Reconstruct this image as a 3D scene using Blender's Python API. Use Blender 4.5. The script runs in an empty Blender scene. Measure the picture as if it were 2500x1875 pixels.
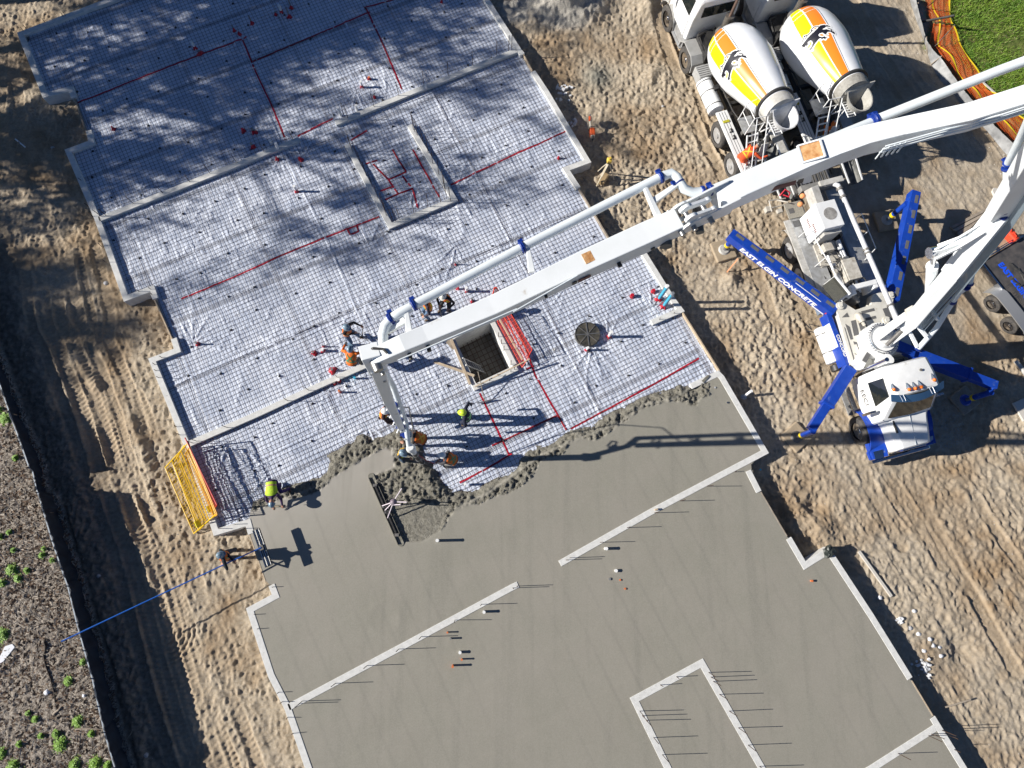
import bpy, math, random
import numpy as np
from mathutils import Vector, Matrix
random.seed(5); RNG=np.random.default_rng(7)
SC=bpy.context.scene; COL=SC.collection
# ------------------------------------------------------------------ camera
F=1650.;CX,CY=1250.,937.5;H=24.;NAD=(1195.,1330.)
_d=np.array([NAD[0]-CX,-(NAD[1]-CY),-F]);_d/=np.linalg.norm(_d)
_Z=-_d;_X=np.array([1.,0,0]);_X-=_X.dot(_Z)*_Z;_X/=np.linalg.norm(_X);_Y=np.cross(_Z,_X)
CM=np.array([_X,_Y,_Z])
def P(u,v,z=0.):
    r=CM@np.array([u-CX,-(v-CY),-F]);t=(z-H)/r[2]
    return Vector((r[0]*t,r[1]*t,z))
def PX(pts,z): return [P(u,v,z) for u,v in pts]
cd=bpy.data.cameras.new('camera');cam=bpy.data.objects.new('camera',cd);COL.objects.link(cam)
m3=Matrix([list(r) for r in CM]);cam.matrix_world=Matrix.Translation((0,0,H))@m3.to_4x4()
cd.sensor_width=36;cd.lens=36*F/2500;cd.clip_end=2000;cd.clip_start=.1
SC.camera=cam
# ------------------------------------------------------------------ light
EL=math.radians(27);AZ=math.radians(1.2)
w=bpy.data.worlds.new('World');SC.world=w;w.use_nodes=True;nt=w.node_tree
sky=nt.nodes.new('ShaderNodeTexSky');sky.sky_type='NISHITA';sky.sun_disc=False
sky.sun_elevation=EL;sky.ozone_density=5.;sky.dust_density=.2;sky.air_density=.62;sky.sun_rotation=math.atan2(-math.cos(AZ),-math.sin(AZ))
bg=nt.nodes['Background'];bg.inputs[1].default_value=.052;nt.links.new(sky.outputs[0],bg.inputs[0])
sl=bpy.data.lights.new('sun','SUN');sl.energy=5.0;sl.angle=math.radians(.45);sl.color=(1,.945,.86)
so=bpy.data.objects.new('sun',sl);COL.objects.link(so)
so.rotation_euler=Vector((math.cos(AZ)*math.cos(EL),math.sin(AZ)*math.cos(EL),-math.sin(EL))).to_track_quat('-Z','Y').to_euler()
so.location=(-60,0,40)
SC.view_settings.view_transform='Standard';SC.view_settings.look='None';SC.view_settings.exposure=.62;SC.view_settings.gamma=1
# ------------------------------------------------------------------ materials
MAT={}
def mat(name,col,rough=.6,metal=0.,noise=None,bump=None,spec=.5,dirt=None,coat=0,emis=None):
    if name in MAT: return MAT[name]
    m=bpy.data.materials.new(name);m.use_nodes=True;n=m.node_tree.nodes;l=m.node_tree.links
    b=n['Principled BSDF'];b.inputs['Base Color'].default_value=(*col,1);b.inputs['Roughness'].default_value=rough
    b.inputs['Metallic'].default_value=metal;b.inputs['Specular IOR Level'].default_value=spec
    if coat: b.inputs['Coat Weight'].default_value=coat
    tc=n.new('ShaderNodeTexCoord');out=None
    if noise:
        sc,c2=noise[0],noise[1];lo,hi=(noise[2],noise[3]) if len(noise)>3 else (.35,.65)
        t=n.new('ShaderNodeTexNoise');t.inputs['Scale'].default_value=sc;t.inputs['Detail'].default_value=6;t.inputs['Roughness'].default_value=.62
        l.new(tc.outputs['Object'],t.inputs['Vector'])
        mr=n.new('ShaderNodeMapRange');mr.inputs[1].default_value=lo;mr.inputs[2].default_value=hi;l.new(t.outputs[0],mr.inputs[0])
        mx=n.new('ShaderNodeMix');mx.data_type='RGBA';mx.inputs[6].default_value=(*col,1);mx.inputs[7].default_value=(*c2,1)
        l.new(mr.outputs[0],mx.inputs[0]);out=mx.outputs[2]
    if dirt:
        t=n.new('ShaderNodeTexNoise');t.inputs['Scale'].default_value=dirt[0];t.inputs['Detail'].default_value=8;t.inputs['Roughness'].default_value=.7
        l.new(tc.outputs['Object'],t.inputs['Vector'])
        mr=n.new('ShaderNodeMapRange');mr.inputs[1].default_value=dirt[2];mr.inputs[2].default_value=dirt[2]+.12;l.new(t.outputs[0],mr.inputs[0])
        mx=n.new('ShaderNodeMix');mx.data_type='RGBA';mx.inputs[7].default_value=(*dirt[1],1)
        if out: l.new(out,mx.inputs[6])
        else: mx.inputs[6].default_value=(*col,1)
        l.new(mr.outputs[0],mx.inputs[0]);out=mx.outputs[2]
    if out: l.new(out,b.inputs['Base Color'])
    if bump:
        t=n.new('ShaderNodeTexNoise');t.inputs['Scale'].default_value=bump[0];t.inputs['Detail'].default_value=5
        l.new(tc.outputs['Object'],t.inputs['Vector'])
        bp=n.new('ShaderNodeBump');bp.inputs['Strength'].default_value=bump[1];bp.inputs['Distance'].default_value=.02
        l.new(t.outputs[0],bp.inputs['Height']);l.new(bp.outputs[0],b.inputs['Normal'])
    MAT[name]=m;return m
WHITE=mat('white_paint',(.80,.81,.81),.32,0,(3,(.72,.73,.73)),None,.5,(2.6,(.46,.42,.37),.61))
BOOMW=mat('boom_paint',(.80,.83,.85),.3,0,(1.2,(.74,.77,.78)),None,.5,(2.2,(.50,.45,.38),.62))
BLUE=mat('blue_paint',(.008,.045,.33),.3,0,(5,(.012,.06,.38)),None,.5,(4,(.16,.22,.36),.60))
NAVYC=mat('blue_clamp',(.006,.03,.22),.35)
GREYP=mat('grey_grip',(.09,.09,.095),.85,0,(30,(.13,.13,.13)))
STEEL=mat('steel',(.42,.42,.42),.38,.8,(8,(.3,.3,.3)))
ALU=mat('checker_plate',(.5,.51,.52),.45,.5,(6,(.36,.36,.35)),(90,.5))
CHROME=mat('chrome',(.75,.75,.76),.15,1.)
BLACK=mat('black_parts',(.018,.018,.02),.5,0,(9,(.05,.048,.045)))
TYRE=mat('tyre_rubber',(.035,.035,.037),.8,0,(7,(.09,.08,.07)))
DGREY=mat('dark_grey_steel',(.11,.11,.115),.55,.3,(6,(.19,.18,.165)))
LGREY=mat('pale_grey_panel',(.52,.51,.49),.55,0,(5,(.38,.37,.34)),None,.5,(6,(.25,.23,.2),.62))
GLASS=mat('dark_glass',(.012,.016,.016),.06,0,None,None,.8)
CONC=mat('wall_concrete',(.70,.70,.68),.85,0,(6,(.58,.58,.56)),(60,.35),.3,(9,(.26,.255,.24),.64))
WOOD=mat('lumber',(.52,.42,.30),.8,0,(5,(.40,.32,.23)),(40,.3),.3)
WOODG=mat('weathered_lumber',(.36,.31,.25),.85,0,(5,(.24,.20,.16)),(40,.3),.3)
REBAR=mat('rebar_steel',(.045,.032,.026),.75,.3,(20,(.10,.055,.035)))
PVC=mat('white_pvc',(.8,.8,.79),.4)
PVCG=mat('grey_pvc',(.2,.2,.2),.5)
PVCO=mat('orange_pipe',(.62,.17,.055),.5)
PVCB=mat('blue_pvc',(.05,.42,.62),.35)
RED=mat('red_tape',(.50,.012,.028),.45,0,(14,(.36,.01,.03)))
ORAN=mat('orange_vest',(.85,.17,.015),.75,0,(14,(.75,.12,.01)))
LIME=mat('lime_vest',(.55,.75,.03),.75)
LIMES=mat('lime_reflective',(.45,.62,.12),.5)
SKIN=mat('skin',(.45,.24,.16),.6)
YEL=mat('yellow_paint',(.72,.47,.01),.4)
YTAPE=mat('yellow_tape',(.85,.62,.02),.5)
ONET=mat('orange_net',(.80,.13,.02),.6)
STRY=mat('drum_yellow',(.83,.73,.005),.28)
STRO=mat('drum_orange',(.80,.21,.02),.28)
WET=mat('wet_residue',(.22,.21,.19),.7,0,(12,(.33,.32,.29)),(40,.5))
# ------------------------------------------------------------------ mesh builder
class MB:
    def __init__(s): s.v=[];s.f=[];s.m=[];s.mi=0
    def add(s,vs,fs,mi=None):
        b=len(s.v);s.v+= [tuple(v) for v in vs]
        for f in fs: s.f.append(tuple(b+i for i in f));s.m.append(s.mi if mi is None else mi)
        return s
    def box(s,x0,x1,y0,y1,z0,z1,mi=None,bev=0.):
        if bev>0:
            b=bev
            a=[(x0+b,y0),(x1-b,y0),(x1,y0+b),(x1,y1-b),(x1-b,y1),(x0+b,y1),(x0,y1-b),(x0,y0+b)]
            cx,cy=(x0+x1)/2,(y0+y1)/2
            def ring(z,i): return [(cx+(x-cx)*(1-i*2*b/abs(x1-x0)),cy+(y-cy)*(1-i*2*b/abs(y1-y0)),z) for x,y in a]
            return s.loft([ring(z0,1),ring(z0+b,0),ring(z1-b,0),ring(z1,1)],True,mi)
        v=[(x,y,z) for z in(z0,z1) for x,y in((x0,y0),(x1,y0),(x1,y1),(x0,y1))]
        return s.add(v,[(3,2,1,0),(4,5,6,7),(0,1,5,4),(1,2,6,5),(2,3,7,6),(3,0,4,7)],mi)
    def loft(s,rings,cap=True,mi=None):
        n=len(rings[0]);v=[p for r in rings for p in r];f=[]
        for k in range(len(rings)-1):
            for i in range(n):
                j=(i+1)%n;f.append((k*n+i,k*n+j,(k+1)*n+j,(k+1)*n+i))
        if cap: f.append(tuple(range(n-1,-1,-1)));f.append(tuple((len(rings)-1)*n+i for i in range(n)))
        return s.add(v,f,mi)
    def prism(s,poly,z0,z1,mi=None):
        n=len(poly);a=sum(poly[i][0]*poly[(i+1)%n][1]-poly[(i+1)%n][0]*poly[i][1] for i in range(n))
        if a<0: poly=poly[::-1]
        return s.loft([[(p[0],p[1],z0) for p in poly],[(p[0],p[1],z1) for p in poly]],True,mi)
    def prismy(s,poly,y0,y1,mi=None):  # poly in xz, extruded along y
        return s.loft([[(p[0],y0,p[1]) for p in poly],[(p[0],y1,p[1]) for p in poly]],True,mi)
    def frame(s,a,b,up=None):
        a=Vector(a);b=Vector(b);d=(b-a).normalized();up=Vector(up) if up else Vector((0,0,1))
        if abs(d.dot(up))>.99: up=Vector((1,0,0)) if abs(d.x)<.9 else Vector((0,1,0))
        r=d.cross(up).normalized();u=r.cross(d).normalized();return a,b,d,r,u
    def beam(s,a,b,w,h,w2=None,h2=None,up=None,mi=None):
        a,b,d,r,u=s.frame(a,b,up);w2=w if w2 is None else w2;h2=h if h2 is None else h2
        q=lambda c,w,h:[c-r*w/2-u*h/2,c+r*w/2-u*h/2,c+r*w/2+u*h/2,c-r*w/2+u*h/2]
        return s.loft([q(a,w,h),q(b,w2,h2)],True,mi)
    def tube(s,pts,rad,n=10,mi=None,cap=True):
        pts=[Vector(p) for p in pts];k=len(pts);rad=[rad]*k if not hasattr(rad,'__len__') else rad
        rings=[];pr=None
        for i,p in enumerate(pts):
            d=((pts[min(i+1,k-1)]-p).normalized()+(p-pts[max(i-1,0)]).normalized())
            d=d.normalized() if d.length>1e-6 else Vector((0,0,1))
            if pr is None:
                pr=d.cross(Vector((0,0,1)));pr=pr.normalized() if pr.length>.05 else Vector((1,0,0))
            pr=(pr-d*pr.dot(d)).normalized();q=d.cross(pr)
            rings.append([p+(pr*math.cos(t)+q*math.sin(t))*rad[i] for t in [2*math.pi*j/n for j in range(n)]])
        return s.loft(rings,cap,mi)
    def cyl(s,c,r,h,n=16,mi=None,r2=None): # vertical
        return s.tube([(c[0],c[1],c[2]),(c[0],c[1],c[2]+h)],[r,r if r2 is None else r2],n,mi)
    def lathe(s,a,b,prof,n=24,mi=None,cap=True): # prof [(t along 0..1 , radius)]
        a,b,d,r,u=s.frame(a,b);L=(b-a).length
        return s.loft([[a+d*(t*L)+(r*math.cos(x)+u*math.sin(x))*q for x in [2*math.pi*j/n for j in range(n)]] for t,q in prof],cap,mi)
    def sphere(s,c,r,sc=(1,1,1),n=10,mi=None):
        c=Vector(c);rings=[]
        for i in range(n//2+1):
            t=math.pi*i/(n//2);z=-math.cos(t);q=max(math.sin(t),.02)
            rings.append([(c.x+r*sc[0]*q*math.cos(a),c.y+r*sc[1]*q*math.sin(a),c.z+r*sc[2]*z) for a in [2*math.pi*j/n for j in range(n)]])
        return s.loft(rings,True,mi)
    def build(s,name,mats,parent=None,world=False,smooth=False,bevel=0.):
        me=bpy.data.meshes.new(name)
        v=s.v
        if parent is not None and world:
            inv=parent['_inv'] if False else ROOTS[parent.name].inverted();v=[tuple(inv@Vector(p)) for p in v]
        me.from_pydata(v,[],s.f);me.update()
        if not isinstance(mats,(list,tuple)): mats=[mats]
        for m in mats: me.materials.append(m)
        if len(mats)>1: me.polygons.foreach_set('material_index',s.m)
        if smooth: me.polygons.foreach_set('use_smooth',[True]*len(me.polygons));
        o=bpy.data.objects.new(name,me);COL.objects.link(o)
        if smooth:
            try: me.set_sharp_from_angle(angle=math.radians(38))
            except Exception: pass
        if bevel:
            md=o.modifiers.new('bevel','BEVEL');md.width=bevel;md.segments=2;md.limit_method='ANGLE'
        if parent is not None: o.parent=parent;ROOTS[o.name]=ROOTS[parent.name]
        else: ROOTS[o.name]=Matrix()
        return o
ROOTS={}
def tag(o,label=None,cat=None,group=None,kind=None):
    if label:o['label']=label
    if cat:o['category']=cat
    if group:o['group']=group
    if kind:o['kind']=kind
    return o
def thing(name,label,cat,loc=(0,0,0),rz=0.,group=None):
    o=bpy.data.objects.new(name,None);COL.objects.link(o);o.empty_display_size=.3
    o.location=loc;o.rotation_euler=(0,0,rz);ROOTS[o.name]=Matrix.Translation(Vector(loc))@Matrix.Rotation(rz,4,'Z')
    return tag(o,label,cat,group)
def copy_tree(o,loc=None,rz=None,label=None,parent=None):
    c=o.copy();COL.objects.link(c)
    if parent is not None: c.parent=parent
    if loc is not None: c.location=loc
    if rz is not None: c.rotation_euler=(0,0,rz)
    if label: c['label']=label
    for ch in list(o.children): copy_tree(ch,parent=c)
    return c
def textmesh(s,size,ext=.004,off=.0):
    cu=bpy.data.curves.new('t','FONT');cu.body=s;cu.size=size;cu.extrude=ext;cu.offset=off;cu.align_x='CENTER';cu.align_y='CENTER'
    o=bpy.data.objects.new('t',cu);COL.objects.link(o);dg=bpy.context.evaluated_depsgraph_get()
    me=bpy.data.meshes.new_from_object(o.evaluated_get(dg));bpy.data.objects.remove(o);return me
def text_on(s,size,origin,xdir,ydir,material,name,parent,off=.0,slant=0,label=None):
    me=textmesh(s,size,.004,off);x=Vector(xdir).normalized();y=Vector(ydir);y=(y-x*y.dot(x)).normalized();z=x.cross(y);o3=Vector(origin)
    for v in me.vertices: c=v.co.copy();v.co=o3+x*(c.x+slant*c.y)+y*c.y+z*c.z
    me.materials.clear();me.materials.append(material)
    o=bpy.data.objects.new(name,me);COL.objects.link(o);o.parent=parent;ROOTS[o.name]=ROOTS[parent.name] if parent else Matrix()
    return o
# ------------------------------------------------------------------ noise fields
_R=[RNG.random((256,256)) for _ in range(8)]
def vn(x,y,s,k=0):
    x=x/s+k*17.3;y=y/s+k*7.7;xi=np.floor(x).astype(int);yi=np.floor(y).astype(int);fx=x-xi;fy=y-yi
    fx=fx*fx*(3-2*fx);fy=fy*fy*(3-2*fy);R=_R[k%8];a=R[xi%256,yi%256];b=R[(xi+1)%256,yi%256];c=R[xi%256,(yi+1)%256];d=R[(xi+1)%256,(yi+1)%256]
    return (a*(1-fx)+b*fx)*(1-fy)+(c*(1-fx)+d*fx)*fy
def cells(x,y,s,k=0):  # worley distance
    xs=x/s;ys=y/s;xi=np.floor(xs).astype(int);yi=np.floor(ys).astype(int);best=np.full(x.shape,9.)
    for dx in(-1,0,1):
        for dy in(-1,0,1):
            a=_R[k%8][(xi+dx)%256,(yi+dy)%256];b=_R[(k+1)%8][(xi+dx)%256,(yi+dy)%256]
            best=np.minimum(best,(xi+dx+a-xs)**2+(yi+dy+b-ys)**2)
    return np.sqrt(best)
def inpoly(x,y,poly):
    r=np.zeros(x.shape,bool);n=len(poly)
    for i in range(n):
        x0,y0=poly[i][0],poly[i][1];x1,y1=poly[(i+1)%n][0],poly[(i+1)%n][1]
        if abs(y1-y0)<1e-9: continue
        c=((y0>y)!=(y1>y))&(x<(x1-x0)*(y-y0)/(y1-y0)+x0);r^=c
    return r
def dline(x,y,pts,closed=False):
    """distance to polyline and arclength"""
    best=np.full(x.shape,1e9);arc=np.zeros(x.shape);side=np.zeros(x.shape);L=0
    pts=list(pts)+([pts[0]] if closed else [])
    for a,b in zip(pts[:-1],pts[1:]):
        dx,dy=b[0]-a[0],b[1]-a[1];l2=dx*dx+dy*dy;l=math.sqrt(l2)
        t=np.clip(((x-a[0])*dx+(y-a[1])*dy)/l2,0,1);qx=x-a[0]-t*dx;qy=y-a[1]-t*dy;d=np.hypot(qx,qy)
        m=d<best;best=np.where(m,d,best);arc=np.where(m,L+t*l,arc);side=np.where(m,(qx*dy-qy*dx)/l,side);L+=l
    return best,arc,side
def sstep(a,b,x): t=np.clip((x-a)/(b-a),0,1);return t*t*(3-2*t)
def grid_mesh(name,xs,ys,Z,mask=None,attrs=None,material=None):
    nx,ny=len(xs),len(ys);X,Y=np.meshgrid(xs,ys,indexing='ij')
    co=np.stack([X,Y,Z],-1).reshape(-1,3)
    i,j=np.meshgrid(np.arange(nx-1),np.arange(ny-1),indexing='ij');a=(i*ny+j)
    F_=np.stack([a,a+ny,a+ny+1,a+1],-1)
    F_=F_[mask] if mask is not None else F_.reshape(-1,4)
    used=np.zeros(len(co),bool);used[F_.ravel()]=True;remap=np.cumsum(used)-1;F_=remap[F_];co=co[used]
    me=bpy.data.meshes.new(name);me.vertices.add(len(co));me.vertices.foreach_set('co',co.ravel().astype(np.float32))
    nf=len(F_);me.loops.add(nf*4);me.loops.foreach_set('vertex_index',F_.ravel().astype(np.int32))
    me.polygons.add(nf);me.polygons.foreach_set('loop_start',np.arange(0,nf*4,4,dtype=np.int32))
    me.polygons.foreach_set('loop_total',np.full(nf,4,np.int32));me.update(calc_edges=True)
    me.polygons.foreach_set('use_smooth',np.ones(nf,bool))
    for k,v in (attrs or {}).items():
        at=me.attributes.new(k,'FLOAT','POINT');at.data.foreach_set('value',v.reshape(-1)[used].astype(np.float32))
    if material: me.materials.append(material)
    o=bpy.data.objects.new(name,me);COL.objects.link(o);ROOTS[o.name]=Matrix();return o
def tri_soup(name,V,nper,material):
    """V: (N*nper,3) array; each nper verts one face"""
    me=bpy.data.meshes.new(name);me.vertices.add(len(V));me.vertices.foreach_set('co',V.ravel().astype(np.float32))
    nf=len(V)//nper;me.loops.add(nf*nper);me.loops.foreach_set('vertex_index',np.arange(nf*nper,dtype=np.int32))
    me.polygons.add(nf);me.polygons.foreach_set('loop_start',np.arange(0,nf*nper,nper,dtype=np.int32))
    me.polygons.foreach_set('loop_total',np.full(nf,nper,np.int32));me.update(calc_edges=True)
    for m in (material if isinstance(material,(list,tuple)) else [material]): me.materials.append(m)
    o=bpy.data.objects.new(name,me);COL.objects.link(o);ROOTS[o.name]=Matrix();return o
Z_W=.50;Z_S=.485;Z_M=.35   # wall tops, poured slab, membrane
def T(ox,oy,*pts): return [(ox+x/2.6544,oy+y/2.6544) for x,y in pts]
# ================================================================== SETTING
def W2(pts,z): return [(p.x,p.y) for p in PX(pts,z)]
FENCE_L=[(-150,560,.9),(-90,700,.9),(-40,830,.9),(0,938,.9),(22.6,1005,.95),(49,1077,1.05),(71.6,1141,1.12),(80,1150,.8),(90,1196,.8),(93,1202,1.2),(107,1250,1.2),(128,1321,1.15),(151,1389,1.15),(166,1431,1.12),(188,1521,1.12),(207,1589,1.15),(226,1657,1.15),(241,1725,1.15),(256,1789,1.15),(281,1875,1.15),(310,1980,1.15)]
fl=[P(u,v,h) for u,v,h in FENCE_L];fbase=[(p.x+.04,p.y) for p in fl]
NET_L=W2([(2240,-60),(2258,0),(2275,60),(2268,110),(2302,148),(2340,205),(2387,262),(2440,320),(2500,375),(2560,430)],.1)
NET_R=W2([(2296,-60),(2314,0),(2318,57),(2342,110),(2384,183),(2412,225),(2450,248),(2500,300),(2570,360),(2640,400)],.1)
unp=PX([(700,-165),(297,-12),(49,82),(109,232),(172,215),(180,237),(211,324),(215,322),(223,347),(166,368),(307,728),(371,704),(378,728),(420,828),(424,826),(433,855),(371,879),(527,1299),(605,1275)],Z_W)
slabtop=T(625,625,(0,1560),(110,1500),(250,1455),(330,1440),(450,1370),(450,1330),(430,1290),(500,1240),(560,1215),(640,1150),(700,1130),(760,1160),(830,1150),(900,1100),(960,1110),(1080,1100),(1130,1160),(1110,1230),(1110,1280),(1160,1330),(1200,1400),(1240,1470),(1300,1490),(1400,1500),(1500,1440),(1659,1380))+T(1250,625,(60,1270),(150,1210),(260,1190),(350,1120),(500,1080),(620,1000),(720,950),(850,890),(1000,840),(1080,815),(1150,820),(1164,845))
right1=[(1755,909),(1666,764),(1662,757),(1642,730),(1569,613),(1545,575),(1497,598),(1416,458),(1382,412),(1434,394),(1250,90),(1190,0),(1100,-150)]
UNP=[(p.x,p.y) for p in unp]+W2([(650,1262),(800,1190),(900,1180),(1000,1230),(1120,1240),(1250,1170),(1520,1030),(1700,960)],Z_W)+W2(right1,Z_W)
SLAB=W2([(605,1275)],Z_W)+W2(slabtop,Z_M)+W2([(1755,909),(1868,1104),(1832,1135),(1853,1201),(1858,1201),(1922,1310),(1926,1314),(1965,1380),(2022,1344),(2222,1657),(2278,1750),(2353,1875),(2440,2020),(820,2020),(749,1872),(702,1728),(610,1490),(672,1455),(664,1431),(648,1419),(609,1310),(613,1303)],Z_S)
PIT=W2([(1110,826),(1162,936),(1249.5,895),(1198,783)],Z_W)
def grow(poly,d):
    cx=sum(p[0] for p in poly)/len(poly);cy=sum(p[1] for p in poly)/len(poly)
    return [(p[0]+(p[0]-cx)/math.hypot(p[0]-cx,p[1]-cy)*d,p[1]+(p[1]-cy)/math.hypot(p[0]-cx,p[1]-cy)*d) for p in poly]
# ---- ground sheet
xs=np.concatenate([[-300,-160,-90,-55,-38,-30,-26,-23.5],np.arange(-22,25.5,.036),[27,30,35,45,70,120,300]])
ys=np.concatenate([[-300,-150,-70,-35,-20,-13,-10.5],np.arange(-9,25.5,.036),[27,30,35,45,70,120,300]])
X,Y=np.meshgrid(xs,ys,indexing='ij')
right_smooth=sstep(-.8,.8,((X-12.2)+ (Y-12)*.25))*sstep(0,2,Y-6)     # packed yard round the trucks
left=1-sstep(-9.5,-5,X+(Y)*.45)
n1=vn(X,Y,.34,0);n2=vn(X,Y,.19,1);n3=vn(X,Y,.08,2);c1=cells(X+.12*n1,Y+.14*n2,.23,3)
foot=-.038*(1-.6*left)*np.exp(-(c1*2.5)**2)+.022*(n1-.5)+.034*(1-np.abs(2*n2-1))**2+.020*(n3-.5)+.02*(1-np.abs(2*vn(X*.8+.2*n1,Y,.12,5)-1))**3
rough=.55+.75*vn(X,Y,2.2,4)
rough=rough*(1-.72*right_smooth);lowr=sstep(3,7,X)*(1-sstep(3,6,Y+.2*(X-10)));rough=rough*(1+.1*left)*(1-.32*lowr)
Zg=foot*rough*1.45+.09*(vn(X,Y,3.5,5)-.5)+.03*(vn(X,Y,.9,6)-.5)
clod=np.clip(vn(X,Y,.26,7)-.62,0,1)*np.clip(vn(X,Y,2.6,2)-.35,0,1)
Zg+=clod*.45*(1-right_smooth)*(1-left*.6)*(1-.6*lowr)
ct_,st_=math.cos(math.radians(-62)),math.sin(math.radians(-62));Ua=X*ct_+Y*st_;Va=-X*st_+Y*ct_
Zg+=(.035*(1-np.abs(2*vn(Ua*.12,Va,.28,6)-1))**3+.02*(1-np.abs(2*vn(Ua*.2+.1*n1,Va,.13,2)-1))**3)*(.6*right_smooth+.9*lowr+.7*left)
track=np.zeros_like(X)
def stamp(pts,z,width,depth,period=.17,off=0,tread=.8):
    global Zg,track
    w_=W2(pts,z)
    if off: 
        q=[];
        for i,p in enumerate(w_):
            a=w_[max(i-1,0)];b=w_[min(i+1,len(w_)-1)];dx,dy=b[0]-a[0],b[1]-a[1];l=math.hypot(dx,dy);q.append((p[0]-dy/l*off,p[1]+dx/l*off))
        w_=q
    x0,x1=min(p[0] for p in w_)-width*2,max(p[0] for p in w_)+width*2;y0,y1=min(p[1] for p in w_)-width*2,max(p[1] for p in w_)+width*2
    I=np.where((xs>x0)&(xs<x1))[0];J=np.where((ys>y0)&(ys<y1))[0]
    if not len(I) or not len(J): return
    sl_=np.s_[I[0]:I[-1]+1,J[0]:J[-1]+1]
    d,arc,side=dline(X[sl_],Y[sl_],w_)
    d=d+.05*(vn(X[sl_],Y[sl_],.5,3)-.5)
    m=1-sstep(width*.42,width*.58,d);edge=np.exp(-((d-width*.62)/(width*.16))**2)
    tr=np.sin(2*math.pi*(arc+np.abs(side)*.35)/period)*.5
    fade=np.clip(vn(X[sl_],Y[sl_],1.4,5)*1.6-.3,0.12,.85)
    Zg[sl_]=Zg[sl_]*(1-.75*m*fade)+(-depth+tr*depth*tread)*m*fade+edge*depth*.55*fade
    track[sl_]=np.maximum(track[sl_],m*fade)
A=T(0,625,(430,0),(480,230),(520,420),(500,600),(620,860),(700,1100),(790,1400),(860,1659))+T(0,1250,(1010,300),(1110,640),(1180,900),(1290,1300),(1430,1659),(1500,1900))
B=T(0,625,(250,0),(285,240),(300,450),(390,600),(480,850),(560,1080),(640,1350),(740,1659))+T(0,1250,(820,200),(900,500),(970,760),(1030,1000),(1120,1300),(1240,1659),(1300,1900))
stamp(A,0,.46,.05);stamp(B,0,.46,.055);stamp(A,0,.4,.045,off=-.6);stamp(B,0,.42,.045,off=.52);stamp(A,0,.4,.04,off=1.1);stamp(A,0,.3,.05,off=.45);stamp(B,0,.35,.04,off=-.5)
stamp([(60,0),(30,150),(60,330),(110,520),(160,640)],0,.45,.035);stamp([(10,100),(0,300),(30,450)],0,.45,.03)
tA=T(1250,0,(900,-50),(1010,330),(1130,640),(1230,900),(1370,1150),(1480,1500),(1600,1659));stamp(tA,0,.5,.05,tread=.12);stamp(tA,0,.22,.06,off=.42,tread=.05)
stamp([(1850,400),(1870,520),(1930,640),(1990,760),(2060,900)],0,.5,.045,.14,tread=.3)
stamp([(1840,640),(1880,760),(1960,900),(2060,1030),(2120,1180),(2200,1330)],0,.5,.03,tread=.2);stamp([(1900,620),(1950,740),(2010,860),(2120,1050),(2200,1200),(2300,1380)],0,.45,.03,tread=.2)
stamp([(2230,1180),(2300,1330),(2400,1500),(2480,1640)],0,.5,.03,tread=.2);stamp([(2080,0),(2140,120),(2230,260)],0,.5,.03,tread=.2)
stamp([(2330,1100),(2400,1250),(2500,1400)],0,.4,.03,tread=.2)
stamp([(150,1250),(190,1400),(240,1560),(290,1700),(330,1900)],0,.45,.045);stamp(T(0,625,(900,900),(1000,1150),(1090,1400),(1200,1659)),0,.4,.035);stamp(B,0,.4,.04,off=1.05)
q_=P(395,1545,0);rq=np.hypot(X-q_.x,Y-q_.y);aq=np.arctan2(Y-q_.y,X-q_.x);mq=(rq<1.15)&(rq>.25)&(np.abs(aq+.9)<1.2);Zg+=np.where(mq,.022*np.sin(2*math.pi*rq/.16),0)
# ridge of spoil by the left track
rd,_,rs=dline(X,Y,W2(T(0,1250,(850,60),(930,250),(985,460)),0));Zg+=.10*np.exp(-(rd/.22)**2)
rd,_,rs=dline(X,Y,W2(T(0,625,(490,650),(560,760),(625,850)),0));Zg+=.16*np.exp(-(rd/.2)**2)
rd,_,rs=dline(X,Y,W2(T(0,625,(850,1050),(930,1250),(985,1420)),0));Zg+=.12*np.exp(-(rd/.2)**2)
rd,_,_=dline(X,Y,W2([(40,700),(60,820),(120,950),(190,1250),(240,1420),(290,1600),(340,1800),(360,1900)],0));Zg+=.1*np.exp(-(rd/.5)**2)*(.4+vn(X,Y,.5,1))
for (u,v,r,h) in [(1370,-10,2.0,1.1),(1250,60,.8,.25),(1575,10,.9,.45),(1456,188,.45,.13),(2000,1290,.6,.14),(1780,680,.35,.25),(1600,180,.8,.14),(1300,60,.6,.16),(230,60,1.,.1)]:
    c=P(u,v,0);rr=np.hypot(X-c.x,Y-c.y);Zg+=h*np.exp(-(rr/r)**2*1.6)*(.8+.4*n1)
for (u,v,r,h) in [(2350,1590,.5,.22),(1990,1235,.35,.2),(300,850,.4,.12)]:
    c=P(u,v,0);rr=np.hypot(X-c.x,Y-c.y);Zg-=h*np.exp(-(rr/r)**2)
d_f,_,side_f=dline(X,Y,fbase);mul=sstep(-.1,.25,side_f)*(1-sstep(-1,1,Y-14)); 
if inpoly(np.array([-20.]),np.array([-3.]),[(0,0),(1,0),(1,1)])[0]: pass
mul=np.where(side_f*1.0>0,1.,0.)
tst=dline(np.array([-19.]),np.array([-3.]),fbase)[2][0]
mul=sstep(-.05,.12,side_f*np.sign(tst))*(X<-8)
nd,_,nside=dline(X,Y,NET_R);tS=dline(np.array([23.]),np.array([20.]),NET_R)[2][0]
gr=sstep(-.25,.25,nside*np.sign(tS)+.25*(n1-.5))*(X>12)
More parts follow.
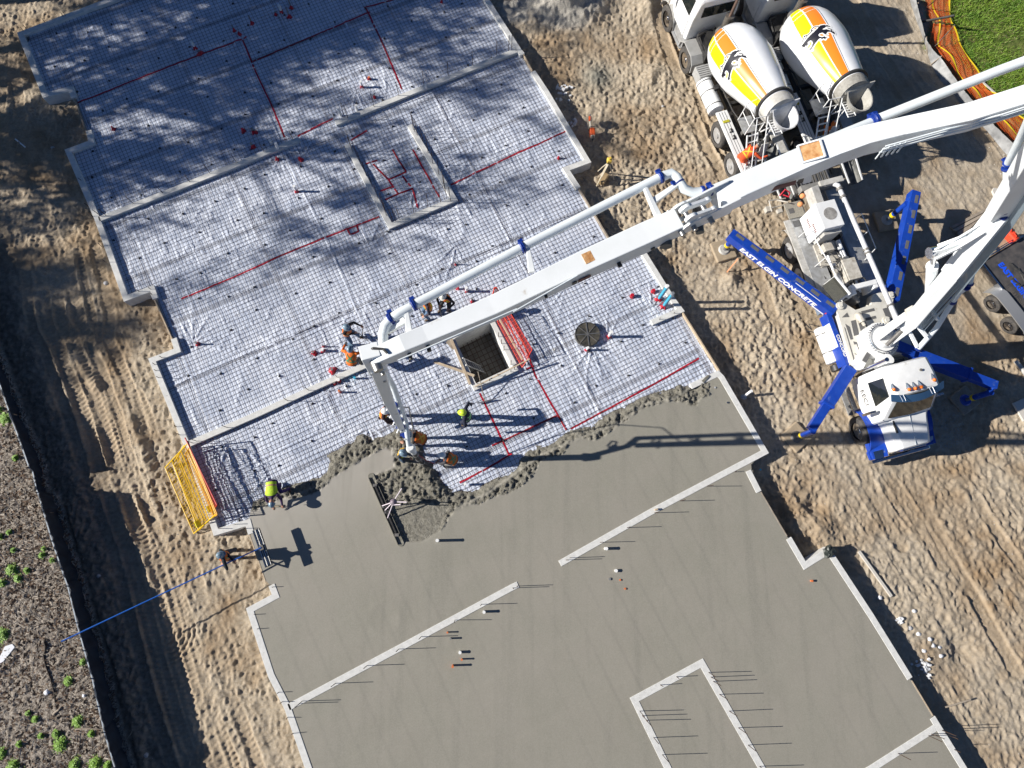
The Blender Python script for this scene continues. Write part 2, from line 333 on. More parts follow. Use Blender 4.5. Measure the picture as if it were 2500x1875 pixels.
nd2,_,ns2=dline(X,Y,NET_L);gr2=sstep(-.3,.1,ns2*np.sign(tS)+.3*(n1-.5))*(X>12)
Zg=Zg*(1-.5*mul)+mul*(.06+.05*n2+.03*n3)
Zg=Zg*(1-.8*gr)+gr*(.03*n2)
inb=inpoly(X,Y,UNP)|inpoly(X,Y,SLAB);Zg=np.where(inb,-.02+.3*0,Zg)
Zg=np.where(inpoly(X,Y,grow(PIT,.12)),-1.2,Zg)
damp=np.clip(vn(X,Y,1.6,2)*.9+vn(X,Y,.5,1)*.45-.62,0,1)*1.3
c=P(2420,1400,0);damp=np.maximum(damp,.8*np.exp(-(((X-c.x)/1.6)**2+((Y-c.y)/2.)**2))*(.4+n1))
c=P(1460,190,0);dk=np.exp(-(np.hypot(X-c.x,Y-c.y)/.7)**2*1.3)
gravel=np.zeros_like(X)
for (u,v,r) in [(1370,-10,1.9),(1250,40,.7)]:
    c=P(u,v,0);gravel=np.maximum(gravel,1-sstep(r*.8,r*1.15,np.hypot(X-c.x,Y-c.y)+.3*(n1-.5)))
pale=np.clip(right_smooth*.7+sstep(1600,2200,0*X)+.5*sstep(6,12,X)*(1-sstep(4,7,Y)),0,1)
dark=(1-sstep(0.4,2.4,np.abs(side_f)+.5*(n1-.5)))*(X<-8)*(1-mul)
def gmat():
    m=bpy.data.materials.new('site_ground');m.use_nodes=True;n=m.node_tree.nodes;l=m.node_tree.links;b=n['Principled BSDF']
    b.inputs['Roughness'].default_value=.95;b.inputs['Specular IOR Level'].default_value=.15
    g=n.new('ShaderNodeNewGeometry')
    def noise(s,d=6,r=.6): t=n.new('ShaderNodeTexNoise');t.inputs['Scale'].default_value=s;t.inputs['Detail'].default_value=d;t.inputs['Roughness'].default_value=r;l.new(g.outputs['Position'],t.inputs['Vector']);return t.outputs[0]
    def rng(o,a,b_,c=0,d=1): r=n.new('ShaderNodeMapRange');r.inputs[1].default_value=a;r.inputs[2].default_value=b_;r.inputs[3].default_value=c;r.inputs[4].default_value=d;l.new(o,r.inputs[0]);return r.outputs[0]
    def mix(f,a,b_):
        x=n.new('ShaderNodeMix');x.data_type='RGBA'
        for k,o in((0,f),(6,a),(7,b_)):
            if isinstance(o,tuple): x.inputs[k].default_value=(*o,1)
            elif isinstance(o,float): x.inputs[k].default_value=o
            else: l.new(o,x.inputs[k])
        return x.outputs[2]
    def at(s): a=n.new('ShaderNodeAttribute');a.attribute_name=s;return a.outputs['Fac']
    base=mix(rng(noise(1.3),.35,.65),(.42,.35,.26),(.30,.24,.17))
    base=mix(rng(noise(14,8,.7),.4,.7),base,(.50,.435,.345))
    base=mix(at('pale'),base,mix(rng(noise(3,8,.7),.35,.65),(.47,.41,.33),(.35,.295,.22)))
    base=mix(at('track'),base,mix(rng(noise(9),.4,.6),(.38,.29,.19),(.47,.37,.26)))
    base=mix(at('damp'),base,(.27,.18,.10))
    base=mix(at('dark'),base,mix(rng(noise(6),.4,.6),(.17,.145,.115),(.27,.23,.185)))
    base=mix(at('gravel'),base,mix(rng(noise(28,6,.75),.4,.62),(.30,.28,.24),(.50,.47,.42)))
    base=mix(at('slurry'),base,(.21,.205,.175))
    base=mix(at('mulch'),base,mix(rng(noise(17,9,.8),.42,.62),(.12,.095,.075),(.50,.45,.39)))
    base=mix(at('grass'),base,mix(rng(noise(2.5,8,.7),.4,.62),(.055,.10,.014),(.17,.19,.06)))
    l.new(base,b.inputs['Base Color'])
    bp=n.new('ShaderNodeBump');bp.inputs['Strength'].default_value=.8;bp.inputs['Distance'].default_value=.035
    l.new(noise(26,8,.72),bp.inputs['Height']);l.new(bp.outputs[0],b.inputs['Normal']);return m
GM=gmat()
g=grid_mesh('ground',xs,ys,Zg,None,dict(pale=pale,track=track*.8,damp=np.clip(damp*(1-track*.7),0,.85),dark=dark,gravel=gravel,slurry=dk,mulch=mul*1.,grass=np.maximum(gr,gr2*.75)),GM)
tag(g,kind='structure')
def gz(x,y):
    i=int(np.clip(np.searchsorted(xs,x),1,len(xs)-1));j=int(np.clip(np.searchsorted(ys,y),1,len(ys)-1));return float(Zg[i,j])
# ---- vapour barrier membrane
xs2=np.arange(-18.5,12.5,.04);ys2=np.arange(-.9,24.5,.04);X2,Y2=np.meshgrid(xs2,ys2,indexing='ij')
ca,sa=math.cos(math.radians(26)),math.sin(math.radians(26))
U=X2*ca+Y2*sa;V=-X2*sa+Y2*ca
r1=1-np.abs(2*vn(U*.45+.4*vn(U,V,1.7,6),V,.33,0)-1);r2=1-np.abs(2*vn(U,V*.45+.5*vn(U,V,1.4,5),.28,1)-1)
msk=sstep(.35,.65,vn(U,V,1.6,2));msk2=sstep(.4,.7,vn(U,V,1.9,3))
lap=V+.10*np.sin(U*.35)+.15*vn(U,V,3,4);lap_=np.abs((lap/3.7+.35)-np.round(lap/3.7+.35))*3.7;lapu=np.abs((U/6.3+.1+.03*vn(U,V,2,3))-np.round(U/6.3+.1+.03*vn(U,V,2,3)))*6.3
Zm=Z_M+.028*np.exp(-(lap_/.035)**2)+.02*np.exp(-((lap_-.22)/.03)**2)+.022*np.exp(-(lapu/.035)**2)+.02*r1**6*(.1+msk)+.02*r2**6*(.1+msk2)+.007*(vn(U,V,.16,4)-.5)+.006*(vn(U,V,.08,5)-.5)+.02*(vn(U,V,1.1,6)-.5)
seeds=[(190,125,1.6),(340,470,1.4),(870,215,1.3),(680,360,1.2),(940,240,1.5),(740,385,1.2),(1110,470,1.8),(1445,840,1.7),(1110,600,2.0),(290,700,1.5),(470,840,1.3),(820,900,1.4),(900,1040,1.4),(660,1150,1.5),(1480,830,1.2),(1590,760,1.4),(480,130,1.0),(590,80,1.2),(700,60,1.2),(1180,830,1.3),(1430,880,1.),(380,800,1.2),(560,1080,1.4),(1380,700,1.2),(905,600,1.5),(1000,520,1.4)]
for k,(u,v,R_) in enumerate(seeds):
    c=P(u,v,Z_M);rr=np.hypot(X2-c.x,Y2-c.y);m=rr<R_*1.2;th=np.arctan2(Y2-c.y,X2-c.x)
    wv=np.abs(np.sin(th*(5+k%4)+1.2*vn(X2,Y2,.7,k%8)+k));win=sstep(.3,.8,np.sin(th+k*1.3)*.5+.5)
    Zm+=np.where(m,.055*(1-wv)**3*win*np.exp(-(rr/R_)**2*1.5)*sstep(0.02,.2,rr),0)
Xc=.5*(X2[:-1,:-1]+X2[1:,1:]);Yc=.5*(Y2[:-1,:-1]+Y2[1:,1:])
mk=inpoly(Xc,Yc,UNP)&~inpoly(Xc,Yc,grow(PIT,.05))
def mmat():
    m=bpy.data.materials.new('vapour_barrier');m.use_nodes=True;n=m.node_tree.nodes;l=m.node_tree.links;b=n['Principled BSDF']
    g=n.new('ShaderNodeNewGeometry');t=n.new('ShaderNodeTexNoise');t.inputs['Scale'].default_value=1.1;t.inputs['Detail'].default_value=7;t.inputs['Roughness'].default_value=.65;l.new(g.outputs['Position'],t.inputs['Vector'])
    r=n.new('ShaderNodeValToRGB');e=r.color_ramp.elements;e[0].position=.32;e[0].color=(.50,.56,.69,1);e[1].position=.66;e[1].color=(.74,.79,.90,1);l.new(t.outputs[0],r.inputs[0])
    t2=n.new('ShaderNodeTexNoise');t2.inputs['Scale'].default_value=5;t2.inputs['Detail'].default_value=9;t2.inputs['Roughness'].default_value=.75;l.new(g.outputs['Position'],t2.inputs['Vector'])
    mr=n.new('ShaderNodeMapRange');mr.inputs[1].default_value=.58;mr.inputs[2].default_value=.75;l.new(t2.outputs[0],mr.inputs[0])
    mx=n.new('ShaderNodeMix');mx.data_type='RGBA';mx.inputs[7].default_value=(.42,.40,.40,1);l.new(mr.outputs[0],mx.inputs[0]);l.new(r.outputs[0],mx.inputs[6]);l.new(mx.outputs[2],b.inputs['Base Color'])
    b.inputs['Roughness'].default_value=.42;b.inputs['Specular IOR Level'].default_value=.5
    t3=n.new('ShaderNodeTexNoise');t3.inputs['Scale'].default_value=16;t3.inputs['Detail'].default_value=6;t3.inputs['Distortion'].default_value=1.2;l.new(g.outputs['Position'],t3.inputs['Vector'])
    bp=n.new('ShaderNodeBump');bp.inputs['Strength'].default_value=.35;bp.inputs['Distance'].default_value=.02;l.new(t3.outputs[0],bp.inputs['Height']);l.new(bp.outputs[0],b.inputs['Normal']);return m
MEM=mmat()
vb=grid_mesh('vapour_barrier',xs2,ys2,Zm,mk,None,MEM)
tag(vb,'wrinkled pale plastic vapour barrier sheet spread under the wire mesh','plastic sheet')
def mz(x,y):
    i=int(np.clip((x+18.5)/.04,0,len(xs2)-1));j=int(np.clip((y+.9)/.04,0,len(ys2)-1));return float(Zm[i,j])
# red seam tape
tapes=[[(188,252),(400,168),(603,92)],[(593,98),(625,177),(660,250),(697,341)],[(618,151),(625,148),(765,88),(904,30)],[(889,19),(960,0),(1010,-18)],[(894,21),(940,120),(981,218)],[(727,333),(770,312),(813,290)],[(1100,452),(1170,418),(1250,380),(1320,349),(1382,320)],[(443,730),(540,690),(625,653),(685,624),(800,578),(926,529)],
 [(849,561),(855,574),(875,565),(872,552)],[(892,401),(921,392)],[(911,401),(949,440),(973,475)],[(949,439),(992,420)],[(958,365),(975,395),(992,420)],[(982,430),(1007,461),(1020,508)],[(928,467),(958,456)],[(940,488),(973,473),(1007,461)],[(1008,366),(1039,422),(1073,482)],[(857,343),(896,320)],
 [(1250,768),(1280,840),(1306,915),(1345,985),(1382,1049)],[(1393,1047),(1500,990),(1600,936),(1706,875)],[(1201,1088),(1250,1066),(1305,1040),(1359,1015)],[(1171,960),(1205,1030),(1243,1111)],[(1122,1179),(1190,1143),(1250,1107)],[(1284,902),(1303,894)]]
for t_ in tapes:
    mb=MB();w_=PX(t_,Z_M);q=[]
    for a,b in zip(w_[:-1],w_[1:]):
        k=max(1,int((b-a).length/.12));q+= [a.lerp(b,i/k) for i in range(k)]
    q.append(w_[-1]);L_=[];R_=[]
    for i,p in enumerate(q):
        d=(q[min(i+1,len(q)-1)]-q[max(i-1,0)]).normalized();nn=Vector((-d.y,d.x,0))*.032;p=p+Vector((random.uniform(-.006,.006),random.uniform(-.006,.006),0))
        for s_,o_ in((L_,p+nn),(R_,p-nn)): s_.append((o_.x,o_.y,max(mz(o_.x,o_.y),mz(p.x,p.y))+.008))
    n_=len(q);mb.add(L_+R_,[(i,i+1,n_+i+1,n_+i) for i in range(n_-1)]);mb.build('red_tape',RED,vb)
# ---- welded wire mesh
mesh_poly=UNP
def wire(mb,a,b,r,zoff=.045):
    k=max(1,int((b-a).length/.28));d=(b-a).normalized();nn=Vector((-d.y,d.x,0));rings=[]
    ph=random.uniform(0,6);am=random.uniform(.002,.009)
    for i in range(k+1):
        p=a.lerp(b,i/k)+nn*am*math.sin(i*.7+ph);z=mz(p.x,p.y)*.75+Z_M*.25+zoff+.004*math.sin(i*.45+ph*2)
        rings.append([(p.x+nn.x*r,p.y+nn.y*r,z),(p.x,p.y,z+r),(p.x-nn.x*r,p.y-nn.y*r,z),(p.x,p.y,z-r)])
    mb.loft(rings,True)
mb=MB();SP=.152
excl=[grow(PIT,.2)]
def runs(dirv,nv,tvals,r,zoff):
    for t in tvals:
        k=np.arange(-32,32,.08);x=dirv[0]*k+nv[0]*t;y=dirv[1]*k+nv[1]*t
        ins=inpoly(x,y,mesh_poly)&~inpoly(x,y,excl[0])
        i=0
        while i<len(k):
            if ins[i]:
                j=i
                while j+1<len(k) and ins[j+1]: j+=1
                if j-i>4: wire(mb,Vector((x[i+1],y[i+1],0)),Vector((x[j-1],y[j-1],0)),r,zoff)
                i=j+1
            else: i+=1
du=(math.cos(math.radians(26)),math.sin(math.radians(26)));dv=(-du[1],du[0])
tv=list(np.arange(-4,30,SP));tv+= [t+.055 for t in tv[::15]]+[t+.10 for t in tv[::15]]
runs(du,dv,[t+random.uniform(-.008,.008) for t in tv],.0058,.018)
tu=list(np.arange(-20,24,SP));tu+= [t+.05 for t in tu[::28]]
runs(dv,du,[t+random.uniform(-.008,.008) for t in tu],.0058,.028)
wm=mb.build('wire_mesh',REBAR);tag(wm,'dark welded wire mesh grid laid over the plastic sheet','wire mesh')
# ---- poured slab
xs3=np.arange(-9.4,18.5,.045);ys3=np.arange(-9.2,8.2,.045);X3,Y3=np.meshgrid(xs3,ys3,indexing='ij')
U3=X3*ca+Y3*sa;V3=-X3*sa+Y3*ca
st=(U3*.9+.09*vn(U3,V3,2.5,2)+.012*V3)/.72;step_=(st-np.floor(st));st2=(V3+.2*vn(U3,V3,2.2,4))/1.9
Zs=Z_S+.0042*(step_-.5)*(.05+1.1*vn(U3,V3,2.2,1))+.002*((st2-np.floor(st2))-.5)+.003*(vn(U3,V3,1.2,3)-.5)+.0012*(vn(U3,V3,.12,5)-.5)
edge=W2(slabtop,Z_M);de,_,_=dline(X3,Y3,edge)
sm=W2([(640,1240)]+T(625,625,(100,1600),(300,1530),(450,1470),(560,1400),(700,1310),(840,1240),(890,1270)),Z_S)
sm2=W2(T(625,625,(1300,1640),(1500,1540),(1659,1430))+T(1250,625,(200,1290),(450,1180),(700,1090),(850,970),(1050,930),(1160,862)),Z_S)
mound=W2(T(625,625,(880,1250),(1110,1270),(1290,1480),(1659,1385),(1659,1430),(1500,1540),(1280,1659))+T(625,1250,(1190,130),(1080,190),(960,200))+[(986,1331),(908,1162)]+T(625,625,(900,1370)),Z_S)
lump=inpoly(X3,Y3,edge+sm2[::-1]+mound[8:11]+sm[::-1])|inpoly(X3,Y3,mound)
db,_,_=dline(X3,Y3,sm2);db2,_,_=dline(X3,Y3,sm);dm,_,_=dline(X3,Y3,mound,True)
lump=lump|((de<.42+.35*vn(X3,Y3,.8,4))&(vn(X3,Y3,1.3,6)>.2));lf=lump*sstep(0,.12,np.minimum(np.minimum(np.where(lump&~inpoly(X3,Y3,edge+sm2[::-1]+mound[8:11]+sm[::-1]),.2,db),db2+.06),dm+.05))
m3=vn(X3,Y3,.22,0);m4=vn(X3,Y3,.11,1);m5=vn(X3,Y3,.06,2)
Zl=Z_S-.02+.10*(m3-.45)+.09*((1-np.abs(2*m4-1))**2-.35)+.07*((1-np.abs(2*m5-1))**2-.3)
rk=inpoly(X3,Y3,W2(T(625,1250,(870,-40),(1250,-60),(1190,130),(1080,190),(950,210)),Z_S))
Zl=np.where(rk,Z_S-.03+.025*(m3-.5)+.02*(np.abs(2*vn(U3*2.2,V3,.14,3)-1))+.02*(m5-.5),Zl)
down=sstep(0,.42,de+.12*(m3-.5));Zl=Zl*down+(Z_M-.03)*(1-down)
Zs=Zs*(1-lf)+Zl*lf;Zs=np.where(de<.1,Z_M-.03,Zs)
rg=np.exp(-(db/.06)**2)+np.exp(-(db2/.06)**2);Zs+=.012*rg*(m4)*(de>.3)
c=P(938,1510,Z_S);rr=np.hypot(X3-c.x,Y3-c.y);Zs-=.006*np.exp(-(rr/.3)**2);Zs+=.003*np.exp(-((rr-.5)/.12)**2)
Xc=.5*(X3[:-1,:-1]+X3[1:,1:]);Yc=.5*(Y3[:-1,:-1]+Y3[1:,1:])
fresh=sstep(-1.5,2.2,(V3-3.2))
def smat():
    m=bpy.data.materials.new('fresh_concrete');m.use_nodes=True;n=m.node_tree.nodes;l=m.node_tree.links;b=n['Principled BSDF']
    g=n.new('ShaderNodeNewGeometry')
    def noise(s,d=6,r=.6,sc=None):
        t=n.new('ShaderNodeTexNoise');t.inputs['Scale'].default_value=s;t.inputs['Detail'].default_value=d;t.inputs['Roughness'].default_value=r
        if sc:
            mp=n.new('ShaderNodeMapping');mp.inputs['Rotation'].default_value=(0,0,math.radians(-26));mp.inputs['Scale'].default_value=sc;l.new(g.outputs['Position'],mp.inputs[0]);l.new(mp.outputs[0],t.inputs['Vector'])
        else: l.new(g.outputs['Position'],t.inputs['Vector'])
        return t.outputs[0]
    def mix(f,a,b_):
        x=n.new('ShaderNodeMix');x.data_type='RGBA'
        for k,o in((0,f),(6,a),(7,b_)):
            if isinstance(o,tuple): x.inputs[k].default_value=(*o,1)
            else: l.new(o,x.inputs[k])
        return x.outputs[2]
    def rng(o,a,b_): r=n.new('ShaderNodeMapRange');r.inputs[1].default_value=a;r.inputs[2].default_value=b_;l.new(o,r.inputs[0]);return r.outputs[0]
    f=n.new('ShaderNodeAttribute');f.attribute_name='fresh';lu=n.new('ShaderNodeAttribute');lu.attribute_name='lump'
    old=mix(rng(noise(.7,5,.6),.35,.65),(.250,.240,.198),(.272,.255,.215));new=mix(rng(noise(.8,5,.6),.35,.65),(.37,.35,.315),(.40,.377,.34))
    c=mix(f.outputs['Fac'],old,new);c=mix(rng(noise(1.5,3,.5,(1.6,.10,1)),.52,.95),c,(.19,.185,.155));c=mix(rng(noise(30,4,.7),.35,1.0),c,(.34,.32,.28));c=mix(lu.outputs['Fac'],c,mix(rng(noise(9,6,.7),.4,.6),(.17,.16,.13),(.29,.275,.23)))
    l.new(c,b.inputs['Base Color']);rr=n.new('ShaderNodeMapRange');rr.inputs[1].default_value=.35;rr.inputs[2].default_value=.65;rr.inputs[3].default_value=.42;rr.inputs[4].default_value=.75;l.new(noise(.8,6,.7),rr.inputs[0]);l.new(rr.outputs[0],b.inputs['Roughness']);b.inputs['Specular IOR Level'].default_value=.35
    bp=n.new('ShaderNodeBump');bp.inputs['Strength'].default_value=.25;bp.inputs['Distance'].default_value=.01;l.new(noise(45,5,.7),bp.inputs['Height']);b2=n.new('ShaderNodeBump');b2.inputs['Distance'].default_value=.07;l.new(lu.outputs['Fac'],b2.inputs['Strength']);l.new(noise(19,7,.75),b2.inputs['Height']);l.new(bp.outputs[0],b2.inputs['Normal']);l.new(b2.outputs[0],b.inputs['Normal']);return m
sb=grid_mesh('concrete_slab',xs3,ys3,Zs,inpoly(Xc,Yc,SLAB),dict(fresh=np.clip(fresh,0,1),lump=lf*1.),smat())
tag(sb,kind='structure')
# ================================================================== FOUNDATION WALLS
def strip(pts,wd,z0,z1,ret=False):
    n=len(pts);L_=[];R_=[]
    for i,p in enumerate(pts):
        d0=(p-pts[i-1]).normalized() if i else None;d1=(pts[i+1]-p).normalized() if i<n-1 else None
        a=d0 or d1;b=d1 or d0;nn=Vector((-a.y,a.x,0))+Vector((-b.y,b.x,0));nn.normalize();k=wd/2/max(.4,nn.dot(Vector((-b.y,b.x,0))))
        L_.append(p+nn*k);R_.append(p-nn*k)
    return L_,R_
def wall(name,px,label,cat,wd=.21,z0=-.35,z1=Z_W,m=CONC,rebars=(),group=None,hb=.62,pz=None,mats=None):
    w_=PX(px,z1 if pz is None else pz);o0=w_[len(w_)//2];root=thing(name,label,cat,(o0.x,o0.y,0),0,group)
    L_,R_=strip(w_,wd,z0,z1);mb=MB();ds=[]
    n=len(w_);rings=[[(L_[i].x,L_[i].y,z0),(R_[i].x,R_[i].y,z0),(R_[i].x,R_[i].y,z1),(L_[i].x,L_[i].y,z1)] for i in range(n)]
    mb.loft(rings,True);mb.build('wall_body' if cat!='form board' else 'board',m,root,world=True,bevel=.008)
    for r in rebars:
        u,v=r[0],r[1];h=r[2] if len(r)>2 else hb;p=P(u,v,z1);b=MB();dx,dy=random.uniform(-.02,.02),random.uniform(-.02,.02)
        b.tube([(p.x,p.y,z1-.05),(p.x,p.y,z1+.02),(p.x+dx,p.y+dy,z1+h)],.0115,6);b.build('rebar',REBAR,root,world=True)
    return root
FWG='foundation walls of the building'
t2=lambda *a:T(625,0,*a)
wall('foundation_wall',[(700,-165),(297,-12),(49,82),(109,232),(172.5,216),(180,238)],'pale concrete footing wall at the top left corner in tree shade','foundation wall',group=FWG,rebars=[(57,75,.2),(64,70,.2),(110,55,.2),(154,40,.2),(160,38,.2)])
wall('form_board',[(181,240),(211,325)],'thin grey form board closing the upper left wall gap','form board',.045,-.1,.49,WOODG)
wall('foundation_wall',[(216,318),(223,347),(166,368),(237,533),(307,728),(371,704),(379,729)],'long stepped left concrete wall in dappled shade','foundation wall',group=FWG,rebars=[(215,503,.25),(225,528,.25),(198,440,.2),(246,600,.2),(258,640,.2),(340,712,.2),(368,706,.2),(372,720,.2)])
wall('form_board',[(377,732),(420,828)],'narrow sunlit form board beside the stepped left wall','form board',.045,-.1,.49,WOOD)
wall('foundation_wall',[(424,826),(433,855),(371,879),(455,1083),(527,1299),(605.5,1275.5),(613,1303)],'left concrete wall running behind the yellow guard panels','foundation wall',group=FWG,rebars=[(378,890,.2),(382,905,.2),(388,922,.2),(432,1042,.2),(440,1062,.25),(395,873,.2),(540,1290,.2),(575,1280,.2),(600,1290,.2)])
wall('form_board',[(610,1308),(648,1420)],'sunlit form board along the poured slab near the bull float worker','form board',.045,-.1,.49,WOOD)
wall('foundation_wall',[(663,1428),(673,1455),(610,1489),(662,1649),(702,1728),(752,1872),(800,2010)],'white topped concrete wall at the lower left of the slab','foundation wall',group=FWG,rebars=[(625,1500,.15),(631,1535,.15),(681,1690,.2),(690,1713,.2),(703,1751,.2),(717,1790,.2),(667,1433,.15)])
wall('foundation_wall',[(1100,-150),(1189,0),(1267,122),(1276,133)],'sunlit concrete wall on the upper right side of the mesh','foundation wall',group=FWG)
wall('form_board',[(1278,132),(1300,172)],'short sunlit form board below the upper right wall','form board',.05,-.1,.49,WOOD)
wall('foundation_wall',[(1301,174),(1333,222),(1380,301),(1435,393),(1382,412.5),(1412,459)],'right concrete wall with a step near the tripod','foundation wall',group=FWG)
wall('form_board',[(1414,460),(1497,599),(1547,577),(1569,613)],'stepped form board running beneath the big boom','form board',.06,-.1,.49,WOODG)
wall('foundation_wall',[(1569,613),(1642,730),(1662,757),(1591,787)],'right concrete wall ending in a stub by the blue pipes','foundation wall',group=FWG,rebars=[(1610,780,.12),(1645,765,.12)])
wall('form_board',[(1667,763),(1757,906)],'sunlit plank form between the two right wall stubs','form board',.06,-.1,.49,WOOD)
wall('foundation_wall',[(1687,943),(1753,912),(1762,921),(1868,1103),(1589,1250),(1367,1376)],'concrete wall between the fresh pour and the older slab','foundation wall',group=FWG,hb=.6,rebars=[(1795,1152,.15),(1727,1187),(1661,1223),(1598,1252),(1531,1288),(1465,1324),(1391,1362),(1382,1367)])
wall('foundation_wall',[(1827,1149),(1853,1201)],'short concrete wall stub below the slab corner','foundation wall',group=FWG)
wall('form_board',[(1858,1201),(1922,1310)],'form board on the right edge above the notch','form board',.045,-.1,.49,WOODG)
wall('foundation_wall',[(1926,1314),(1965,1381),(2023,1345),(2128,1505),(2222,1657)],'right concrete wall with the notch and the black tarp','foundation wall',group=FWG)
wall('form_board',[(2226,1662),(2278,1748)],'form board at the lower right of the slab','form board',.05,-.1,.49,WOOD)
wall('foundation_wall',[(2277,1752),(2353,1875),(2430,2000)],'concrete wall at the bottom right corner','foundation wall',group=FWG,rebars=[(2300,1783,.7),(2305,1790,.7),(2330,1830,.3)])
wall('foundation_wall',[(241,535),(480,440),(625,382),(731,339)],'interior concrete wall across the shaded upper left mesh','foundation wall',group=FWG,hb=.55,rebars=T(0,0,(655,1402),(690,1398),(865,1320),(1055,1250),(1230,1178),(1360,1122),(1535,1055))+t2((50,980),(200,905),(240,905)))
wall('foundation_wall',[(819,300.5),(1000,227),(1130,175),(1262,122)],'interior concrete wall with tall rebars above the stair core','foundation wall',group=FWG,hb=.8,rebars=t2((575,760),(595,765),(765,690),(925,620),(1090,550),(1245,490),(1405,423),(1560,357),(1637,325),(1655,322)))
wall('foundation_wall',[(458,1085),(625,1012),(770,945),(909,884)],'interior concrete wall leading to the worker in the orange jacket','foundation wall',group=FWG,hb=.5,rebars=T(0,625,(1250,1212),(1275,1200),(1475,1112))+T(625,625,(205,938),(342,870),(525,785),(680,705)))
wall('foundation_wall',[(704,1727),(1000,1569),(1250,1434),(1265,1427)],'interior concrete wall across the lower left slab','foundation wall',group=FWG,hb=.6,rebars=T(625,1250,(300,1225),(285,1240),(515,1110),(720,995),(925,888),(1070,808),(1290,700),(1460,598))+T(1250,1250,(30,480),(5,492)))
wall('foundation_wall',[(847,352),(953,551),(1109,486),(1000,305)],'three sided concrete stair core wall bristling with rebars','foundation wall',group=FWG,hb=1.0,rebars=t2((620,965),(628,985),(655,1010),(685,1070),(715,1140),(755,1210),(790,1285),(825,1340),(835,1370),(845,1395),(885,1440),(930,1420),(905,1435),(1025,1385),(1115,1340),(1195,1305),(1020,840),(1030,855),(1045,875),(1080,915),(1115,990),(1145,1060),(1185,1130),(1215,1190),(1222,1220),(1235,1285),(1260,1300)))
t11=lambda *a:T(1250,1250,*a)
wall('foundation_wall',[(1690,2000),(1630.5,1875),(1549,1708),(1713.5,1619),(1860,1875),(1930,2000)],'u shaped concrete core wall at the bottom of the slab','foundation wall',.225,group=FWG,hb=.72,rebars=t11((828,1290),(845,1320),(870,1350),(918,1462),(975,1573),(1275,1040),(1290,1070),(1305,1098),(1345,1182),(1408,1290),(1468,1398),(1530,1510),(1605,1648))+[(1651.6,1652,.35),(1612,1672,.35)])
wall('foundation_wall',[(2100,1893),(2131,1875),(2284,1777)],'interior concrete wall at the bottom right of the slab','foundation wall',group=FWG,rebars=T(1875,1250,(845,1565,.65),(1040,1450,.65),(1060,1440,.65)) if False else [(2193,1839.6,.65),(2267,1796,.65),(2274,1792,.65)])
# ---- elevator pit
pc=P(1180,860,0);pit=thing('elevator_pit','deep square concrete pit with a dark rebar mat at its floor','pit',(pc.x,pc.y,0))
mb=MB();pp=[Vector((p[0],p[1],0)) for p in PIT]
po=[Vector((p[0],p[1],0)) for p in grow(PIT,.27)]
for i in range(4):
    a,b,c_,d_=pp[i],pp[(i+1)%4],po[(i+1)%4],po[i]
    mb.loft([[(a.x,a.y,-.95),(d_.x,d_.y,-.95),(d_.x,d_.y,Z_W),(a.x,a.y,Z_W)],[(b.x,b.y,-.95),(c_.x,c_.y,-.95),(c_.x,c_.y,Z_W),(b.x,b.y,Z_W)]],True)
mb.build('pit_wall',CONC,pit,world=True)
mb=MB();mb.prism([(p.x,p.y) for p in pp],-1.0,-.93);mb.build('pit_floor',mat('pit_floor_concrete',(.24,.235,.22),.8,0,(4,(.14,.13,.12))),pit,world=True)
mb=MB()
A_,B_,C_,D_=pp
for k in range(9):
    t=(k+.5)/9;mb.tube([A_.lerp(B_,t)+Vector((0,0,-.72)),D_.lerp(C_,t)+Vector((0,0,-.72))],.013,6)
for k in range(8):
    t=(k+.5)/8;mb.tube([A_.lerp(D_,t)+Vector((0,0,-.69)),B_.lerp(C_,t)+Vector((0,0,-.69))],.013,6)
mb.build('rebar_mat',REBAR,pit,world=True)
for u,v,h in [(1165,937,.3),(1195,930,.3),(1215,918,.3),(1247,908,.3),(1256,902,.3),(1262,899,.3),(1217,823,.55),(1224,840,.55),(1230,855,.55),(1247,890,.55)]:
    p=P(u,v,Z_W);b=MB();b.tube([(p.x,p.y,.45),(p.x,p.y,Z_W+h)],.0115,6);b.build('rebar',REBAR,pit,world=True)
# ================================================================== PUMP TRUCK  (x forward, y towards the far side)
def R(d): return math.radians(d)
def wheel(parent,x,y,z,r,wd,side=1,rim=None,name='wheel',tw=None):
    """side=+1: hub faces -y"""
    s=-side
    mb=MB();prof=[(0,r*.60),(.0,r*.88),(.08,r*.97),(.25,r),(.75,r),(.92,r*.97),(1,r*.88),(1,r*.60)]
    o=None;a=(x,y,z);b=(x,y-s*wd,z) 
    mb.lathe((x,y,z),(x,y+side*wd,z),prof,30,None,False);o=mb.build(name,TYRE,parent,smooth=True)
    mb=MB();mb.lathe((x,y+side*.035,z),(x,y+side*wd*.9,z),[(0,r*.61),(.05,r*.56),(.25,r*.5),(.3,r*.3),(.1,r*.22),(-.1,r*.2),(-.14,r*.1)],24)
    for k in range(10):
        t=2*math.pi*k/10;mb.sphere((x+math.cos(t)*r*.33,y+side*.09,z+math.sin(t)*r*.33),.022,n=6)
    mb.build('rim',mat('wheel_rim',(.52,.52,.53),.4,.35,(6,(.38,.37,.35))) if rim is not CHROME else rim,o,smooth=True);return o
PR=-75.3;po=P(2092,1054,.52);PL=(po.x,po.y,0)
pump=thing('concrete_pump_truck','white and blue concrete pump truck with its outriggers spread','pump truck',PL,R(PR))
